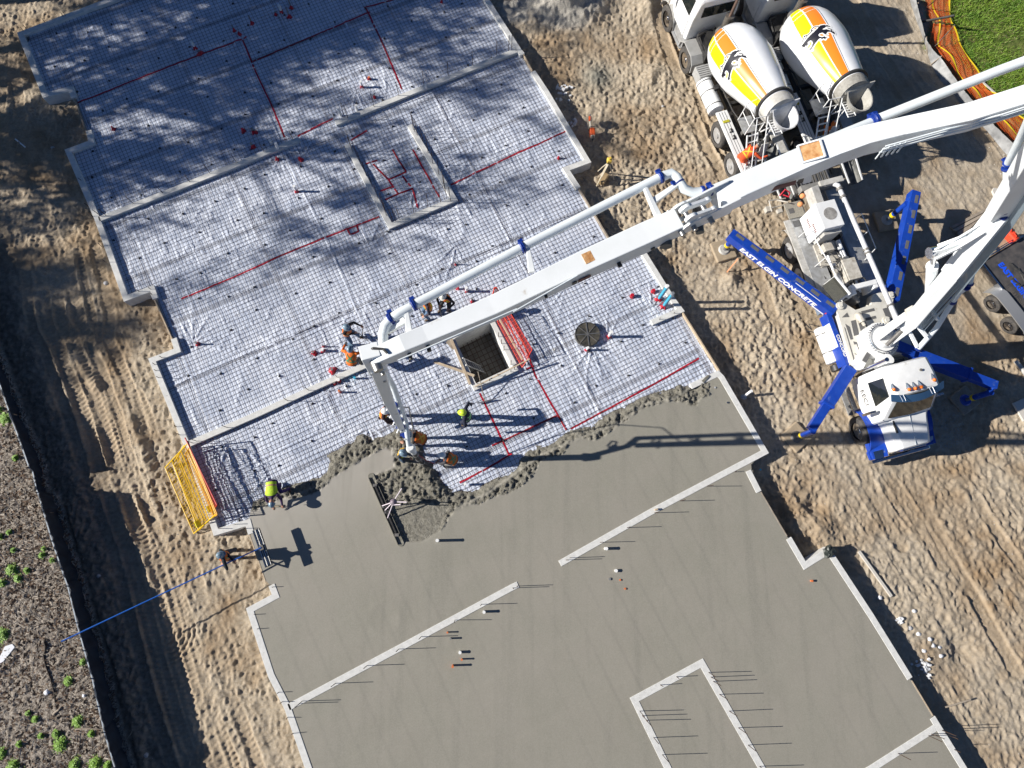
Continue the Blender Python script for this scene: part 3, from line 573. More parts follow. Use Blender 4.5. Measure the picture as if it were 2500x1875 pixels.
# chassis
mb=MB();mb.box(-9.0,.95,.72,.86,.62,.92);mb.box(-9.0,.95,1.44,1.58,.62,.92)
for x in(-8.2,-6.6,-5.2,-3.6,-1.6,.6): mb.box(x,x+.14,.86,1.44,.66,.88)
mb.box(-.2,.2,.3,2.1,.42,.58);mb.box(-7.25,-6.95,.3,2.1,.42,.6);mb.box(-6.2,-5.9,.3,2.1,.42,.6);mb.box(-1.0,.8,.85,1.45,.55,1.2);mb.build('chassis',BLACK,pump)
for x,w_ in((0,.33),(-6.11,.6),(-7.18,.6)):
    wheel(pump,x,.0,.52,.53,w_,1,CHROME if x==0 else STEEL);wheel(pump,x,2.3,.52,.53,w_,-1,STEEL)
# cab as loft along x
def sect(x,yl,yr,z0,zs,zt,ins=.14): # cross section: bottom, shoulder, roof
    return [(x,yl,z0),(x,yr,z0),(x,yr,zs),(x,yr-ins,zt-.08),(x,yr-ins-.12,zt),(x,yl+ins+.12,zt),(x,yl+ins,zt-.08),(x,yl,zs)]
mb=MB();mb.loft([sect(-1.78,.22,2.02,1.0,1.95,2.72),sect(-1.72,.18,2.06,1.0,1.95,2.84),sect(-1.2,.16,2.08,1.0,1.95,2.9),sect(-.72,.16,2.08,1.0,1.95,2.88),sect(-.12,.2,2.04,1.0,1.91,1.96,.02),sect(-.06,.26,1.98,1.0,1.88,1.91,.02)])
cab=mb.build('cab',WHITE,pump,smooth=True,bevel=.03)
mb=MB();zf=lambda x:1.98+(.9)*((-.34-x)/.38)
L_=[(-.125,.34,2.02),(-.07,1.12,2.02),(-.125,1.9,2.02),(-.655,1.78,2.82),(-.63,1.12,2.84),(-.655,.46,2.82)]
mb.add(L_+[(x-.03,y,z-.02) for x,y,z in L_],[(0,1,4,5),(1,2,3,4),(6,11,10,7),(7,10,9,8),(0,6,7,1),(1,7,8,2),(3,9,10,4),(4,10,11,5),(2,8,9,3),(5,11,6,0)]);mb.build('windshield',GLASS,pump)
mb=MB();mb.loft([[(-1.45,.135,1.98),(-.62,.135,1.9),(-.78,.235,2.62),(-1.42,.25,2.66)],[(-1.45,.18,1.98),(-.62,.18,1.9),(-.78,.28,2.62),(-1.42,.29,2.66)]]);mb.build('side_window',GLASS,pump)
mb=MB();mb.loft([[(-1.45,2.105,1.98),(-.62,2.105,1.9),(-.78,2.0,2.62),(-1.42,1.99,2.66)],[(-1.45,2.06,1.98),(-.62,2.06,1.9),(-.78,1.96,2.62),(-1.42,1.95,2.66)]]);mb.build('side_window',GLASS,pump)
mb=MB();mb.box(-1.55,-.5,.135,.16,1.02,1.9);mb.build('door',WHITE,pump,bevel=.02)
text_on('EECI',.30,(-1.03,.128,1.5),(1,0,0),(0,0,1),BLACK,'door_lettering',pump)
mb=MB()
for i in range(12):
    t0,t1=i/12,(i+1)/12
    f=lambda t:(-.66+.2*math.sin(math.pi*t),.18+1.88*t)
    a,b=f(t0),f(t1);mb.loft([[(a[0]-.16,a[1],2.9),(a[0]-.16,a[1],2.86),(a[0]+.06,a[1],2.74),(a[0]+.06,a[1],2.78)],[(b[0]-.16,b[1],2.9),(b[0]-.16,b[1],2.86),(b[0]+.06,b[1],2.74),(b[0]+.06,b[1],2.78)]],True)
mb.build('sun_visor',mat('visor_blue',(.035,.085,.17),.25),pump)
for y,x in((.30,-.98),(.80,-.86),(1.01,-.84),(1.22,-.84),(1.74,-.95)):
    b=MB();b.loft([[(x-.20,y-.01,2.9),(x-.20,y+.01,2.9),(x-.2,y,2.915)],[(x,y-.065,2.895),(x,y+.065,2.895),(x,y,3.0)]]);o=b.build('roof_light',CHROME,pump)
    b=MB();b.sphere((x+.03,y,2.935),.06,(1.1,1,1),10);b.build('lens',mat('amber_lens',(.75,.16,.01),.25),o,smooth=True)
mb=MB();mb.cyl((-1.35,1.45,2.89),.045,.05,10);mb.build('roof_cap',DGREY,pump)
mb=MB();mb.tube([(-.8,1.1,2.9),(-.86,1.16,3.12),(-.72,1.22,3.2)],.008,5);mb.build('aerial',BLACK,pump)
for y in(.5,1.55):
    mb=MB();mb.tube([(-.72,y-.06,2.9),(-.5,y-.05,2.92)],.009,5);mb.tube([(-.72,y+.06,2.9),(-.5,y+.05,2.92)],.009,5);mb.build('visor_bracket',CHROME,pump)
# hood
def hs(x,yl,yr,zs,zt): return [(x,yl,.95),(x,yr,.95),(x,yr,zs),(x,yr-.16,zt-.03),(x,(yl+yr)/2+.05,zt),(x,(yl+yr)/2-.05,zt),(x,yl+.16,zt-.03),(x,yl,zs)]
mb=MB();mb.loft([hs(-.08,.36,1.98,1.7,1.9),hs(.1,.42,1.92,1.66,1.87),hs(.6,.5,1.84,1.58,1.76),hs(.96,.56,1.78,1.5,1.64),hs(1.0,.6,1.74,1.42,1.56)]);mb.build('hood',WHITE,pump,smooth=True,bevel=.012)
mb=MB();mb.tube([(-.06,1.17,1.915),(.96,1.17,1.655)],.012,6);mb.build('hood_seam',CHROME,pump)
mb=MB();mb.box(-.08,.42,.55,.60,1.80,1.86);mb.build('hood_vent',BLACK,pump)
mb=MB();mb.box(.98,1.05,.75,1.6,.85,1.5);mb.build('grille',CHROME,pump,bevel=.01)
for y0,y1,s in((.0,.52,1),(1.82,2.34,-1)):
    mb=MB();rings=[]
    for k in range(13):
        t=math.pi*(k/12);x=-.05-.72*math.cos(t);z=.62+.62*math.sin(t);x=x*1.25 if x>0 else x
        rings.append([(x,y0,z),(x,y1,z+.04),(x,y1,z-.02),(x,y0,z-.05)])
    mb.loft(rings);mb.box(.78,1.06,y0,y1,.6,.72);mb.loft([[(.5,y0,.95),(.5,y1,1.1),(.5,y1,.7),(.5,y0,.7)],[(1.08,y0+.06,.8),(1.08,y1,.95),(1.08,y1,.55),(1.08,y0+.06,.55)]]);mb.build('fender',BLUE,pump,smooth=True)
    b=MB();b.loft([[(.82,y0+.05 if s>0 else y1-.35,.95),(.82,y0+.35 if s>0 else y1-.05,1.02),(.82,y0+.35 if s>0 else y1-.05,.85)],[(1.1,y0+.1 if s>0 else y1-.35,.82),(1.1,y0+.38 if s>0 else y1-.08,.9),(1.1,y0+.38 if s>0 else y1-.08,.78)]]);b.build('headlight',CHROME,pump)
mb=MB();mb.box(1.1,1.22,.05,2.28,.4,.66);mb.build('bumper',CHROME,pump,bevel=.03)
for y,s in((.03,-1),(2.27,1)):
    mb=MB();mb.tube([(-.5,y-s*.15,1.9),(-.42,y+s*.12,1.95),(-.42,y+s*.12,1.5)],.012,6);mb.box(-.5,-.42,y+s*.02,y+s*.24,1.55,2.05);mb.build('mirror',CHROME,pump,bevel=.02)
mb=MB();mb.box(-1.6,-.62,.0,.16,.75,.82);mb.box(-1.6,-.62,-.02,.16,.4,.46);mb.build('cab_step',ALU,pump)
mb=MB();mb.tube([(-1.95,.42,1.0),(-1.95,.42,3.0)],.075,12);mb.build('exhaust_stack',CHROME,pump,smooth=True)
mb=MB();mb.box(-2.0,-1.82,.4,1.9,1.0,1.7);mb.tube([(-1.9,.6,1.6),(-2.0,1.2,1.8),(-1.9,1.8,1.6)],.05,8);mb.build('engine_bay',BLACK,pump)
# front frame deck
CR=mat('cream_deck',(.68,.66,.60),.5,0,(3,(.56,.54,.48)),None,.5,(5,(.38,.31,.24),.63))
deck=[(-4.55,.55),(-4.35,.22),(-4.05,.25),(-2.35,.05),(-2.0,.15),(-1.95,.6),(-2.2,1.75),(-2.1,2.3),(-2.5,2.45),(-4.0,2.35),(-4.3,2.55),(-4.55,2.2),(-4.5,1.75),(-4.15,1.55),(-4.1,.95)]
mb=MB();mb.prism(deck,1.25,1.62);dk_=mb.build('outrigger_deck',CR,pump,bevel=.02)
grips=[[(-3.75,.62),(-3.75,.80),(-3.2,.72),(-3.2,.52)],[(-3.72,.86),(-3.72,1.04),(-3.05,.98),(-3.05,.80)],[(-3.95,.35),(-4.08,.6),(-3.9,.62)],[(-3.75,1.1),(-3.55,1.12),(-3.05,1.1),(-3.1,1.0)],[(-4.0,1.1),(-3.9,1.1),(-3.9,1.6),(-4.0,1.6)],[(-3.72,1.15),(-3.62,1.15),(-3.62,1.55),(-3.72,1.55)],[(-3.02,.42),(-2.9,.42),(-2.9,.66)],[(-2.9,.5),(-2.62,.5),(-2.62,.57),(-2.9,.57)],[(-2.9,.64),(-2.62,.64),(-2.62,.71),(-2.9,.71)],[(-3.6,.3),(-3.55,.32),(-2.35,.22),(-2.35,.18)],[(-3.7,.38),(-3.55,.5),(-3.1,.45),(-3.1,.35)],[(-2.5,.35),(-2.4,.5),(-2.62,.3)],[(-3.9,1.9),(-3.4,1.9),(-3.4,2.1),(-3.9,2.1)],[(-3.1,1.9),(-2.7,2.0),(-2.7,2.2),(-3.1,2.1)]]
for q in grips:
    mb=MB();mb.prism(q,1.62,1.628);mb.build('grip_pad',GREYP,dk_)
for x,y in((-4.38,.42),(-4.3,2.35),(-3.45,1.85)):
    mb=MB();mb.cyl((x,y,1.62),.14,.07,18);mb.cyl((x,y,1.69),.075,.04,12);mb.build('pivot_pin',CR,dk_,smooth=True)
mb=MB();mb.beam((-3.05,1.15,1.75),(-2.1,.15,1.72),.34,.26);mb.beam((-2.5,.7,1.89),(-2.2,.35,1.89),.16,.02,mi=1);mb.build('front_leg_box',[WHITE,GREYP],pump,bevel=.015)
mb=MB();mb.beam((-2.95,1.2,1.72),(-2.1,2.35,1.6),.36,.28);mb.build('front_leg_box',BLUE,pump,bevel=.015)
mb=MB();mb.box(-4.25,-2.3,-.06,.10,.95,1.5,0);mb.box(-3.9,-3.0,-.068,-.058,1.02,1.45,1);mb.build('side_panel',[BLUE,WHITE],pump,bevel=.015)
text_on('CONCORD',.16,(-3.0,.03,1.508),(1,0,0),(0,1,0),WHITE,'panel_lettering',pump,.004)
mb=MB();mb.lathe((-3.95,-.02,.75),(-2.55,-.02,.75),[(0,.2),(.03,.26),(.97,.26),(1,.2)],22);mb.build('fuel_tank',WHITE,pump,smooth=True)
for x in(-3.7,-3.0): mb=MB();mb.lathe((x,-.02,.75),(x+.04,-.02,.75),[(0,.268),(1,.268)],22);mb.build('tank_strap',DGREY,pump)
mb=MB();mb.lathe((-2.5,-.0,.75),(-2.25,-.0,.75),[(0,.17),(.1,.2),(.9,.2),(1,.17)],16);mb.build('air_tank',BLACK,pump,smooth=True)
mb=MB();mb.tube([(-4.0,-.02,.7),(-4.2,-.35,.7),(-3.95,-.35,.72),(-4.2,-.5,.75)],.02,6);mb.tube([(-3.8,-.02,.5),(-4.0,-.45,.55),(-3.85,-.2,.6)],.018,6);mb.build('step_frame',BLACK,pump)
# turret
TC=(-2.78,1.15)
mb=MB();mb.cyl((*TC,1.6),.62,.42,32);mb.cyl((*TC,2.02),.56,.12,32,r2=.50);tur=mb.build('slewing_pedestal',WHITE,pump,smooth=True)
mb=MB()
for k in range(34):
    t=2*math.pi*k/34;mb.cyl((TC[0]+.535*math.cos(t),TC[1]+.535*math.sin(t),2.10),.024,.07,8)
mb.tube([(TC[0]+.47*math.cos(t),TC[1]+.47*math.sin(t),2.17) for t in [2*math.pi*j/28 for j in range(29)]],.022,6)
mb.build('bolt_ring',CHROME,tur,smooth=True)
mb=MB();mb.cyl((-2.05,1.0,1.55),.20,.62,18);mb.cyl((-2.0,1.02,2.12),.15,.12,14);mb.lathe((-2.05,1.0,1.7),(-1.85,.72,1.55),[(0,.16),(.6,.16),(1,.1)],14);mb.build('slew_motor',WHITE,pump,smooth=True)
# engine / hydraulic clutter between deck and box
DIRT=mat('grimy_white',(.55,.53,.48),.5,0,(6,(.36,.33,.28)),None,.5,(7,(.16,.12,.09),.58))
mb=MB();mb.box(-8.75,-4.6,.05,.72,1.24,1.30);mb.build('walkway',ALU,pump)
mb=MB();mb.box(-8.1,-4.9,-.18,.05,1.22,1.28);mb.build('walkway_edge',LGREY,pump)
mb=MB();mb.box(-8.9,-4.6,1.78,2.4,1.22,1.28);mb.build('walkway',ALU,pump)
mb=MB()
for k in range(26):
    x=-8.0+k*.12;mb.box(x,x+.02,-.17,.045,1.28,1.287)
mb.build('tread_ribs',LGREY,pump)
for y0,y1 in((-.1,.55),(1.78,2.4)):
    mb=MB();rings=[]
    for k in range(11):
        t=math.pi*k/10;x=-6.64-1.3*math.cos(t);z=.72+.46*math.sin(t)**.6;rings.append([(x,y0,z),(x,y1,z),(x,y1,z-.03),(x,y0,z-.03)])
    mb.loft(rings);mb.build('mudguard',LGREY,pump,smooth=True)
mb=MB();mb.box(-8.0,-6.98,.36,1.14,1.35,2.55);mb.build('hydraulic_cabinet',LGREY if False else WHITE,pump,bevel=.02)
mb=MB();mb.cyl((-7.5,.78,2.551),.24,.006,24);mb.build('lid_stain',mat('sooty_metal',(.36,.35,.33),.6,0,(7,(.2,.19,.18))),pump)
for i in range(2):
  for j in range(5): mb=MB();mb.box(-7.75+j*.07+i*.3,-7.71+j*.07+i*.3,.353,.36,1.75+i*.22,1.86+i*.22);mb.build('vent_slot',mat('maroon_decal',(.12,.02,.03),.5),pump)
mb=MB();mb.box(-6.96,-6.85,.45,1.1,1.5,2.3);mb.build('cabinet_end',LGREY,pump)
random.seed(11)
mb=MB();mb.box(-6.9,-6.0,.5,1.35,1.05,1.35);mb.box(-5.95,-5.15,1.0,1.5,1.5,1.85);mb.box(-6.75,-6.45,.65,1.05,1.35,1.7);mb.build('valve_block',DIRT,pump,bevel=.01)
mb=MB()
for k in range(26):
    x=random.uniform(-6.9,-4.9);y=random.uniform(.55,1.5);z=random.uniform(1.2,1.6);pts=[(x,y,z)]
    for j in range(3): x+=random.uniform(-.05,.35);y+=random.uniform(-.18,.18);z+=random.uniform(-.15,.2);pts.append((min(x,-4.55),min(max(y,.5),1.55),min(max(z,1.15),1.9)))
    mb.tube(pts,random.choice([.018,.025,.035]),6)
mb.build('hydraulic_hoses',BLACK,pump,smooth=True)
for k in range(22):
    mb=MB();x=random.uniform(-6.9,-4.7);y=random.uniform(.6,1.5);z=random.uniform(1.25,1.65)
    if k%2: mb.lathe((x,y,z),(x+random.uniform(.1,.35),y+random.uniform(-.1,.1),z),[(0,.05),(.1,.07),(.9,.07),(1,.05)],10)
    else: mb.box(x,x+random.uniform(.06,.2),y,y+random.uniform(.05,.16),z,z+random.uniform(.06,.16))
    mb.build('valve_fitting',[STEEL,DIRT,WHITE][k%3],pump,smooth=True)
mb=MB();mb.tube([(-6.3,.72,1.6),(-4.75,.70,1.6)],.045,10);mb.tube([(-6.8,1.35,1.5),(-4.7,1.38,1.5)],.09,12);mb.tube([(-6.0,.9,1.45),(-4.8,.92,1.45)],.09,12);mb.build('pump_cylinder',WHITE,pump,smooth=True)
mb=MB();mb.beam((-5.25,.12,2.0),(-4.55,.36,2.0),.1,.72);mb.build('radiator',mat('radiator_core',(.10,.10,.075),.7,0,(50,(.03,.03,.03))),pump)
mb=MB();mb.beam((-5.3,.2,2.0),(-4.52,.47,2.0),.07,.82);mb.build('radiator_frame',WHITE,pump,bevel=.01)
mb=MB();mb.box(-4.9,-4.72,.75,1.75,1.95,2.12);mb.box(-4.72,-4.55,.75,.9,1.3,2.1);mb.box(-4.85,-4.6,1.6,1.75,1.3,2.1);mb.build('gooseneck_bracket',WHITE,pump,bevel=.015)
mb=MB();mb.cyl((-4.62,1.1,1.3),.3,.5,20,r2=.12);mb.tube([(-4.9,1.0,1.6),(-4.6,.85,1.9),(-4.35,1.1,1.7)],.07,8);mb.build('gearbox',DGREY,pump,smooth=True)
mb=MB();mb.lathe((-3.95,.85,1.75),(-3.45,.95,1.75),[(0,.08),(.1,.12),(.7,.12),(.72,.06),(1,.06)],14);mb.build('deck_valve',DIRT,dk_,smooth=True)
# rails
for pts in ([(-7.35,.12,1.3),(-7.3,.1,2.05),(-6.9,.15,2.15),(-5.1,.5,2.05),(-4.95,.5,1.3)],[(-7.4,2.2,1.3),(-7.4,2.2,2.1),(-6.0,2.2,2.1),(-5.9,2.2,1.3)]):
    mb=MB();mb.tube(pts,.018,8);mb.tube([(-6.1,.3,2.1),(-6.1,.3,1.3)] if pts[0][1]<1 else [(-6.7,2.2,2.1),(-6.7,2.2,1.3)],.016,6);mb.build('hand_rail',WHITE,pump,smooth=True)
# delivery pipe on top
mb=MB();dp=[(-9.0,1.55,1.6),(-8.85,1.62,2.0),(-8.6,1.70,2.2),(-5.9,1.56,2.5),(-3.1,1.20,3.1),(-2.85,1.15,3.1)];mb.tube(dp,.085,14);pipe_=mb.build('delivery_pipe',mat('grey_white_pipe',(.62,.63,.66),.4,0,(4,(.5,.5,.52))),pump,smooth=True)
for p,q in(((-8.5,1.69,2.21),(-8.4,1.69,2.22)),((-8.15,1.67,2.25),(-8.07,1.67,2.26)),((-5.95,1.56,2.5),(-5.88,1.56,2.5)),((-5.78,1.55,2.52),(-5.72,1.54,2.53)),((-3.7,1.27,2.98),(-3.64,1.26,2.99))):
    mb=MB();mb.lathe(p,q,[(0,.12),(1,.12)],14);mb.build('pipe_clamp',DGREY,pipe_)
# hopper
mb=MB();hp=[(-10.3,.45),(-8.95,.55),(-8.95,2.0),(-10.3,2.1)]
o_=[(x,y,1.5) for x,y in hp];i_=[(x*.0+(-9.6)+(x+9.6)*.9,1.27+(y-1.27)*.9,1.5) for x,y in hp];l_=[(-9.6+(x+9.6)*.45,1.27+(y-1.27)*.5,.7) for x,y in hp];lo=[(-9.6+(x+9.6)*.6,1.27+(y-1.27)*.6,.6) for x,y in hp]
mb.loft([lo,o_,i_,l_]);mb.build('hopper',DGREY,pump,smooth=False)
mb=MB();mb.box(-9.12,-8.9,.62,2.05,1.42,1.75);mb.build('hopper_guard',mat('worn_steel',(.2,.2,.19),.6,.2,(5,(.32,.31,.29))),pump,bevel=.01)
mb=MB()
for k in range(9): mb.box(-10.2,-9.0,.65+k*.16,.68+k*.16,1.5,1.54)
mb.build('hopper_grate',STEEL,pump)
mb=MB();mb.beam((-8.85,.85,1.95),(-8.05,.95,1.75),.3,.5);mb.beam((-8.85,1.1,2.1),(-8.85,2.0,2.15),.22,.12);mb.build('splash_guard',LGREY,pump,bevel=.02)
for x,y in((-8.75,.62),(-8.45,.42)):
    mb=MB();mb.sphere((x,y,1.65),.1,n=12);mb.build('orange_ball',mat('sponge_ball',(.75,.3,.12),.9),pump,smooth=True)
mb=MB();mb.tube([(-9.1,.0,1.3),(-9.2,.15,1.55),(-9.05,.3,1.5),(-8.9,.2,1.5),(-9.05,.05,1.45)],.03,8);mb.build('red_hose',RED,pump,smooth=True)
mb=MB()
for a,b in(((-9.0,.25,1.2),(-9.05,-.4,1.2)),((-8.75,.25,1.2),(-8.75,-.45,1.2)),((-9.05,-.4,1.2),(-8.6,-.45,1.2)),((-9.0,-.1,1.2),(-8.7,.1,1.5))): mb.tube([a,b],.025,6)
mb.box(-8.85,-8.65,-.62,-.4,1.0,1.2);mb.box(-8.6,-8.45,-.3,-.12,1.2,1.34);mb.build('control_bracket',DIRT,pump)
mb=MB();mb.box(-8.72,-8.1,.02,.66,1.3,1.34);mb.build('rear_platform',mat('mesh_steel',(.25,.24,.2),.7,.2,(30,(.4,.38,.33))),pump)
mb=MB();mb.box(-8.5,-8.3,.1,.3,1.341,1.35);mb.box(-8.0,-7.75,.1,.38,1.301,1.31);mb.build('tread_patch',GREYP,pump)
mb=MB();mb.box(-7.0,-4.7,1.72,1.78,.9,1.3);mb.box(-4.9,-4.4,.0,.4,.8,1.25);mb.build('side_skirt',mat('slate_panel',(.16,.2,.26),.5),pump)
# outriggers
def outrigger(a,b,wd,hg,pad,tele=None,txt=None,foot=None,grip=True,name='outrigger'):
    a=Vector(a);b=Vector(b);d=(b-a).normalized();mb=MB();mb.beam(a,b,wd,hg,wd*.8,hg*.85) if not tele else mb.beam(a,a.lerp(b,tele),wd,hg)
    o=mb.build(name,BLUE,pump,bevel=.012)
    if tele:
        mb=MB();mb.beam(a.lerp(b,tele-.02),b,wd*.72,hg*.75);mb.build('inner_beam',BLUE,o,bevel=.01)
        mb=MB();m_=a.lerp(b,tele);mb.beam(m_-d*.04,m_+d*.05,wd*1.12,hg*1.12);mb.build('collar',BLUE,o,bevel=.01)
    if grip:
        n_=7;side=d.cross(Vector((0,0,1))).normalized()
        for k in range(n_):
            t=(k+.45)/n_;c_=a.lerp(b,t)+side*grip*wd*.12;mb=MB();hh=hg*(1-.15*t)/2
            mb.beam(c_-d*.17+Vector((0,0,hh+.002)),c_+d*.17+Vector((0,0,hh+.002)),wd*.28,.012);mb.build('grip_pad',GREYP,o)
    f=Vector(pad);e=b-d*.06
    mb=MB();mb.tube([Vector((f.x*.35+e.x*.65,f.y*.35+e.y*.65,e.z)),(f.x,f.y,e.z-.1)],.1,10);mb.cyl((f.x,f.y,.62),.105,e.z-.62+.05,14);mb.build('jack_housing',BLUE,o,smooth=True)
    mb=MB();mb.cyl((f.x,f.y,.12),.06,.55,12);mb.build('jack_rod',STEEL,o,smooth=True)
    mb=MB();mb.lathe((f.x,f.y,.5),(f.x,f.y,.62),[(0,.115),(1,.115)],14);mb.build('jack_band',YTAPE,o)
    mb=MB();mb.cyl((f.x,f.y,.13),.22,.05,22,r2=.17);mb.build('jack_foot',foot or LGREY,o,smooth=True)
    return o
orl=outrigger((-4.25,.25,1.42),(-8.02,-2.42,1.42),.44,.44,(-7.95,-2.2+.0,0),grip=1)
a_=Vector((-4.25,.25,1.42));b_=Vector((-8.02,-2.42,1.42));dd=(a_-b_).normalized();sd=Vector((dd.y,-dd.x,0)) # towards front-left side
sd=sd if sd.dot(Vector((1,-1,0)))>0 else -sd
fb_=b_+sd*.184;fa_=a_+sd*.228;fd_=fa_-fb_
text_on('EAST ELGIN CONCRETE',.31,fb_.lerp(fa_,.50)+Vector((0,0,-.02)),fd_,(0,0,1),mat('white_lettering',(.85,.85,.85),.4),'lettering',orl,.011,.22)
mb=MB();c_=fb_.lerp(fa_,.9);mb.beam(c_-dd*.25+Vector((0,0,-.14)),c_+dd*.25+Vector((0,0,-.14)),.012,.05,up=(0,0,1));c_=b_.lerp(a_,.75)+sd*.1+Vector((0,0,.215));mb.beam(c_-dd*.55,c_+dd*.55,.02,.012);mb.build('white_line',WHITE,orl)
mb=MB();c_=fb_.lerp(fa_,.965);mb.beam(c_-dd*.05,c_+dd*.05,.012,.1);mb.build('red_decal',mat('decal_red',(.6,.05,.06),.5),orl)
outrigger((-4.15,2.45,1.42),(-7.95,4.95,1.42),.42,.44,(-7.6,4.5,0),grip=1)
outrigger((-2.15,.05,1.45),(-.45,-2.02,1.35),.4,.34,(-.38,-1.98,0),tele=.6,grip=False,foot=DGREY)
outrigger((-2.1,2.4,1.45),(-.28,4.9,1.4),.42,.36,(-.1,4.62,0),tele=.66,grip=False,foot=BLUE)
for (x,y,rz,lab) in((-7.95,-2.2,18,'square tan plywood pad under the lettered outrigger foot'),(-.38,-1.98,40,'plywood pad under the outrigger foot beside the front wheel'),(-.1,4.62,35,'square plywood pad in the shade right of the cab'),(-7.6,4.5,10,'plywood pad behind the upper right outrigger')):
    w0=ROOTS[pump.name]@Vector((x,y,0));mb=MB();mb.box(-.42,.42,-.42,.42,-.05,.10,bev=.03);o=mb.build('outrigger_pad',WOODG if 'shade' in lab else mat('plywood_tan',(.40,.32,.22),.8,0,(5,(.30,.24,.17))),None,bevel=.02)  # pad lying in shade gets darker, greyer wood: shade put into its colour
    o.location=(w0.x,w0.y,.03);o.rotation_euler=(0,0,R(rz));tag(o,lab,'outrigger pad','pads under the outriggers')
# ------------------------------------------------------------------ BOOM (world coords, parts of the pump truck)
def bm(name,mb,m=BOOMW,parent=None,**k): return mb.build(name,m,parent or pump,world=True,**k)
tc=ROOTS[pump.name]@Vector((TC[0],TC[1],0))
B0=P(2200,800,3.3);B1=P(2238,770,4.2);J1=P(2560,330,12.6);J3=P(1690,520,12.9);J4=P(918,872,12.6);JM=P(2060,395,13.4);J5=P(2620,205,14.4)
mb=MB();mb.cyl((tc.x,tc.y,2.1),.36,.25,24,r2=.3);dq=(P(2245,765,4.0)-Vector((tc.x,tc.y,2.3)));sq=dq.cross(Vector((0,0,1))).normalized()*.21;s0_=Vector((tc.x,tc.y,2.3));mb.beam(s0_+sq,P(2245,765,4.0)+sq,.05,.55,.05,.4);mb.beam(s0_-sq,P(2245,765,4.0)-sq,.05,.55,.05,.4);bm('turret_column',mb,WHITE,smooth=True)
K1=P(2325,665,6.4);K2=P(2440,520,8.9)
mb=MB();mb.beam(B1-Vector((0,.1,.3)),K1,.34,.5,.34,.52,up=(-.3,-.2,1));mb.beam(K1,K2,.34,.52,.36,.52);mb.beam(K2,J1,.36,.52,.4,.54);arm1=bm('boom_arm',mb,bevel=.02)
for k in range(11):
    off=Vector((.24+.028*k,-.16-.018*k,-.05-.03*k));mb=MB()
    s0=B1+off+Vector((random.uniform(-.05,.05),random.uniform(-.1,.05),-.2));mb.tube([s0,s0.lerp(K1+off,.45),K1+off,K2+off*.9,J1+off*.8],.011,6);bm('hydraulic_line',mb,mat('pipe_bluegrey',(.34,.42,.48),.35,.4))
# tilt cylinder
c0=P(2272,712,4.6);c1=P(2276,650,6.0);c2=P(2283,618,7.2)
mb=MB();mb.tube([c0,c1],[.16,.16],18);mb.tube([c1,c1.lerp(c2,.02)],.17,18);cy=bm('lift_cylinder',mb,BOOMW,smooth=True)
mb=MB();mb.tube([c1,c2],.075,14);bm('piston_rod',mb,CHROME,cy,smooth=True)
mb=MB();mb.tube([P(2268,618,7.1),P(2300,612,7.1)],.16,14);bm('pivot_drum',mb,CHROME,cy,smooth=True)
for off in(0,.22):
    mb=MB();o_=Vector((off*.3,-off,0));mb.beam(P(2276,614,7.1)+o_,P(2330,588,7.5)+o_,.05,.28);mb.beam(P(2330,588,7.5)+o_,P(2400,545,8.4)+o_,.05,.3);bm('link_plate',mb,BOOMW,bevel=.01)
mb=MB();mb.beam(P(2296,608,7.1),P(2368,582,7.8),.22,.3);bm('link_beam',mb,BOOMW,bevel=.02)
mb=MB();mb.beam(P(2310,690,5.4),P(2335,640,6.3),.3,.3);bm('arm_bracket',mb,LGREY,bevel=.02)
c0=P(2208,800,3.1);c1=P(2245,770,3.9);mb=MB();mb.tube([P(2165,842,2.45),c0],.065,12);bm('cylinder_rod',mb,DGREY,smooth=True);mb=MB();mb.tube([c0,c1],.14,16);mb.tube([c0,c0.lerp(c1,.15)],.17,16);bm('base_cylinder',mb,BOOMW,smooth=True)
mb=MB();mb.box(-.16,.16,-.14,.14,-.1,.12);
mb=MB();c=P(2228,760,3.9);mb.box(c.x-.13,c.x+.13,c.y-.13,c.y+.13,3.7,4.1);bm('valve_box',mb,DIRT,bevel=.01)
# pipe down the first arm
PIPEW=mat('boom_pipe',(.74,.80,.83),.32,0,(2,(.66,.71,.74)))
pp1=[P(2241,852,3.0),P(2286,801,3.7),P(2325,738,4.8)];pp2=[P(2327,735,4.9),P(2343,713,5.4),P(2360,701,5.8)];S_=[P(2367,693,6.),P(2372,672,6.25),P(2364,655,6.5),P(2352,640,6.8),P(2351,632,6.95)]
pp3=[P(2358,627,7.0),P(2385,598,7.7),P(2430,548,8.7),P(2448,528,9.0)];pp4=[P(2452,515,9.2),P(2458,450,9.9),P(2458,410,10.3)];pp5=[P(2461,398,10.4),P(2490,340,11.5),P(2530,250,13)]
def pipe(pts,r=.082,n=14):
    mb=MB();mb.tube(pts,r,n);return bm('boom_pipe',mb,PIPEW,smooth=True)
def clamp(c,d,r=.12,parent=None,w_=.07):
    r=r*.9
    c=Vector(c);d=Vector(d).normalized();mb=MB();mb.lathe(c-d*w_/2,c+d*w_/2,[(0,r*.9),(.2,r),(.4,r),(.5,r*.86),(.6,r),(.8,r),(1,r*.9)],16);s_=d.cross(Vector((.1,.2,1))).normalized();mb.beam(c+s_*r*.9-d*.03,c+s_*(r+.05)-d*.03,.09,.05);return bm('pipe_clamp',mb,NAVYC,parent)
for q in(pp1,pp2,S_,pp3,pp4,pp5):
    o=pipe(q);clamp(q[0],q[1]-q[0],.125,o);clamp(q[-1],q[-1]-q[-2],.125,o)
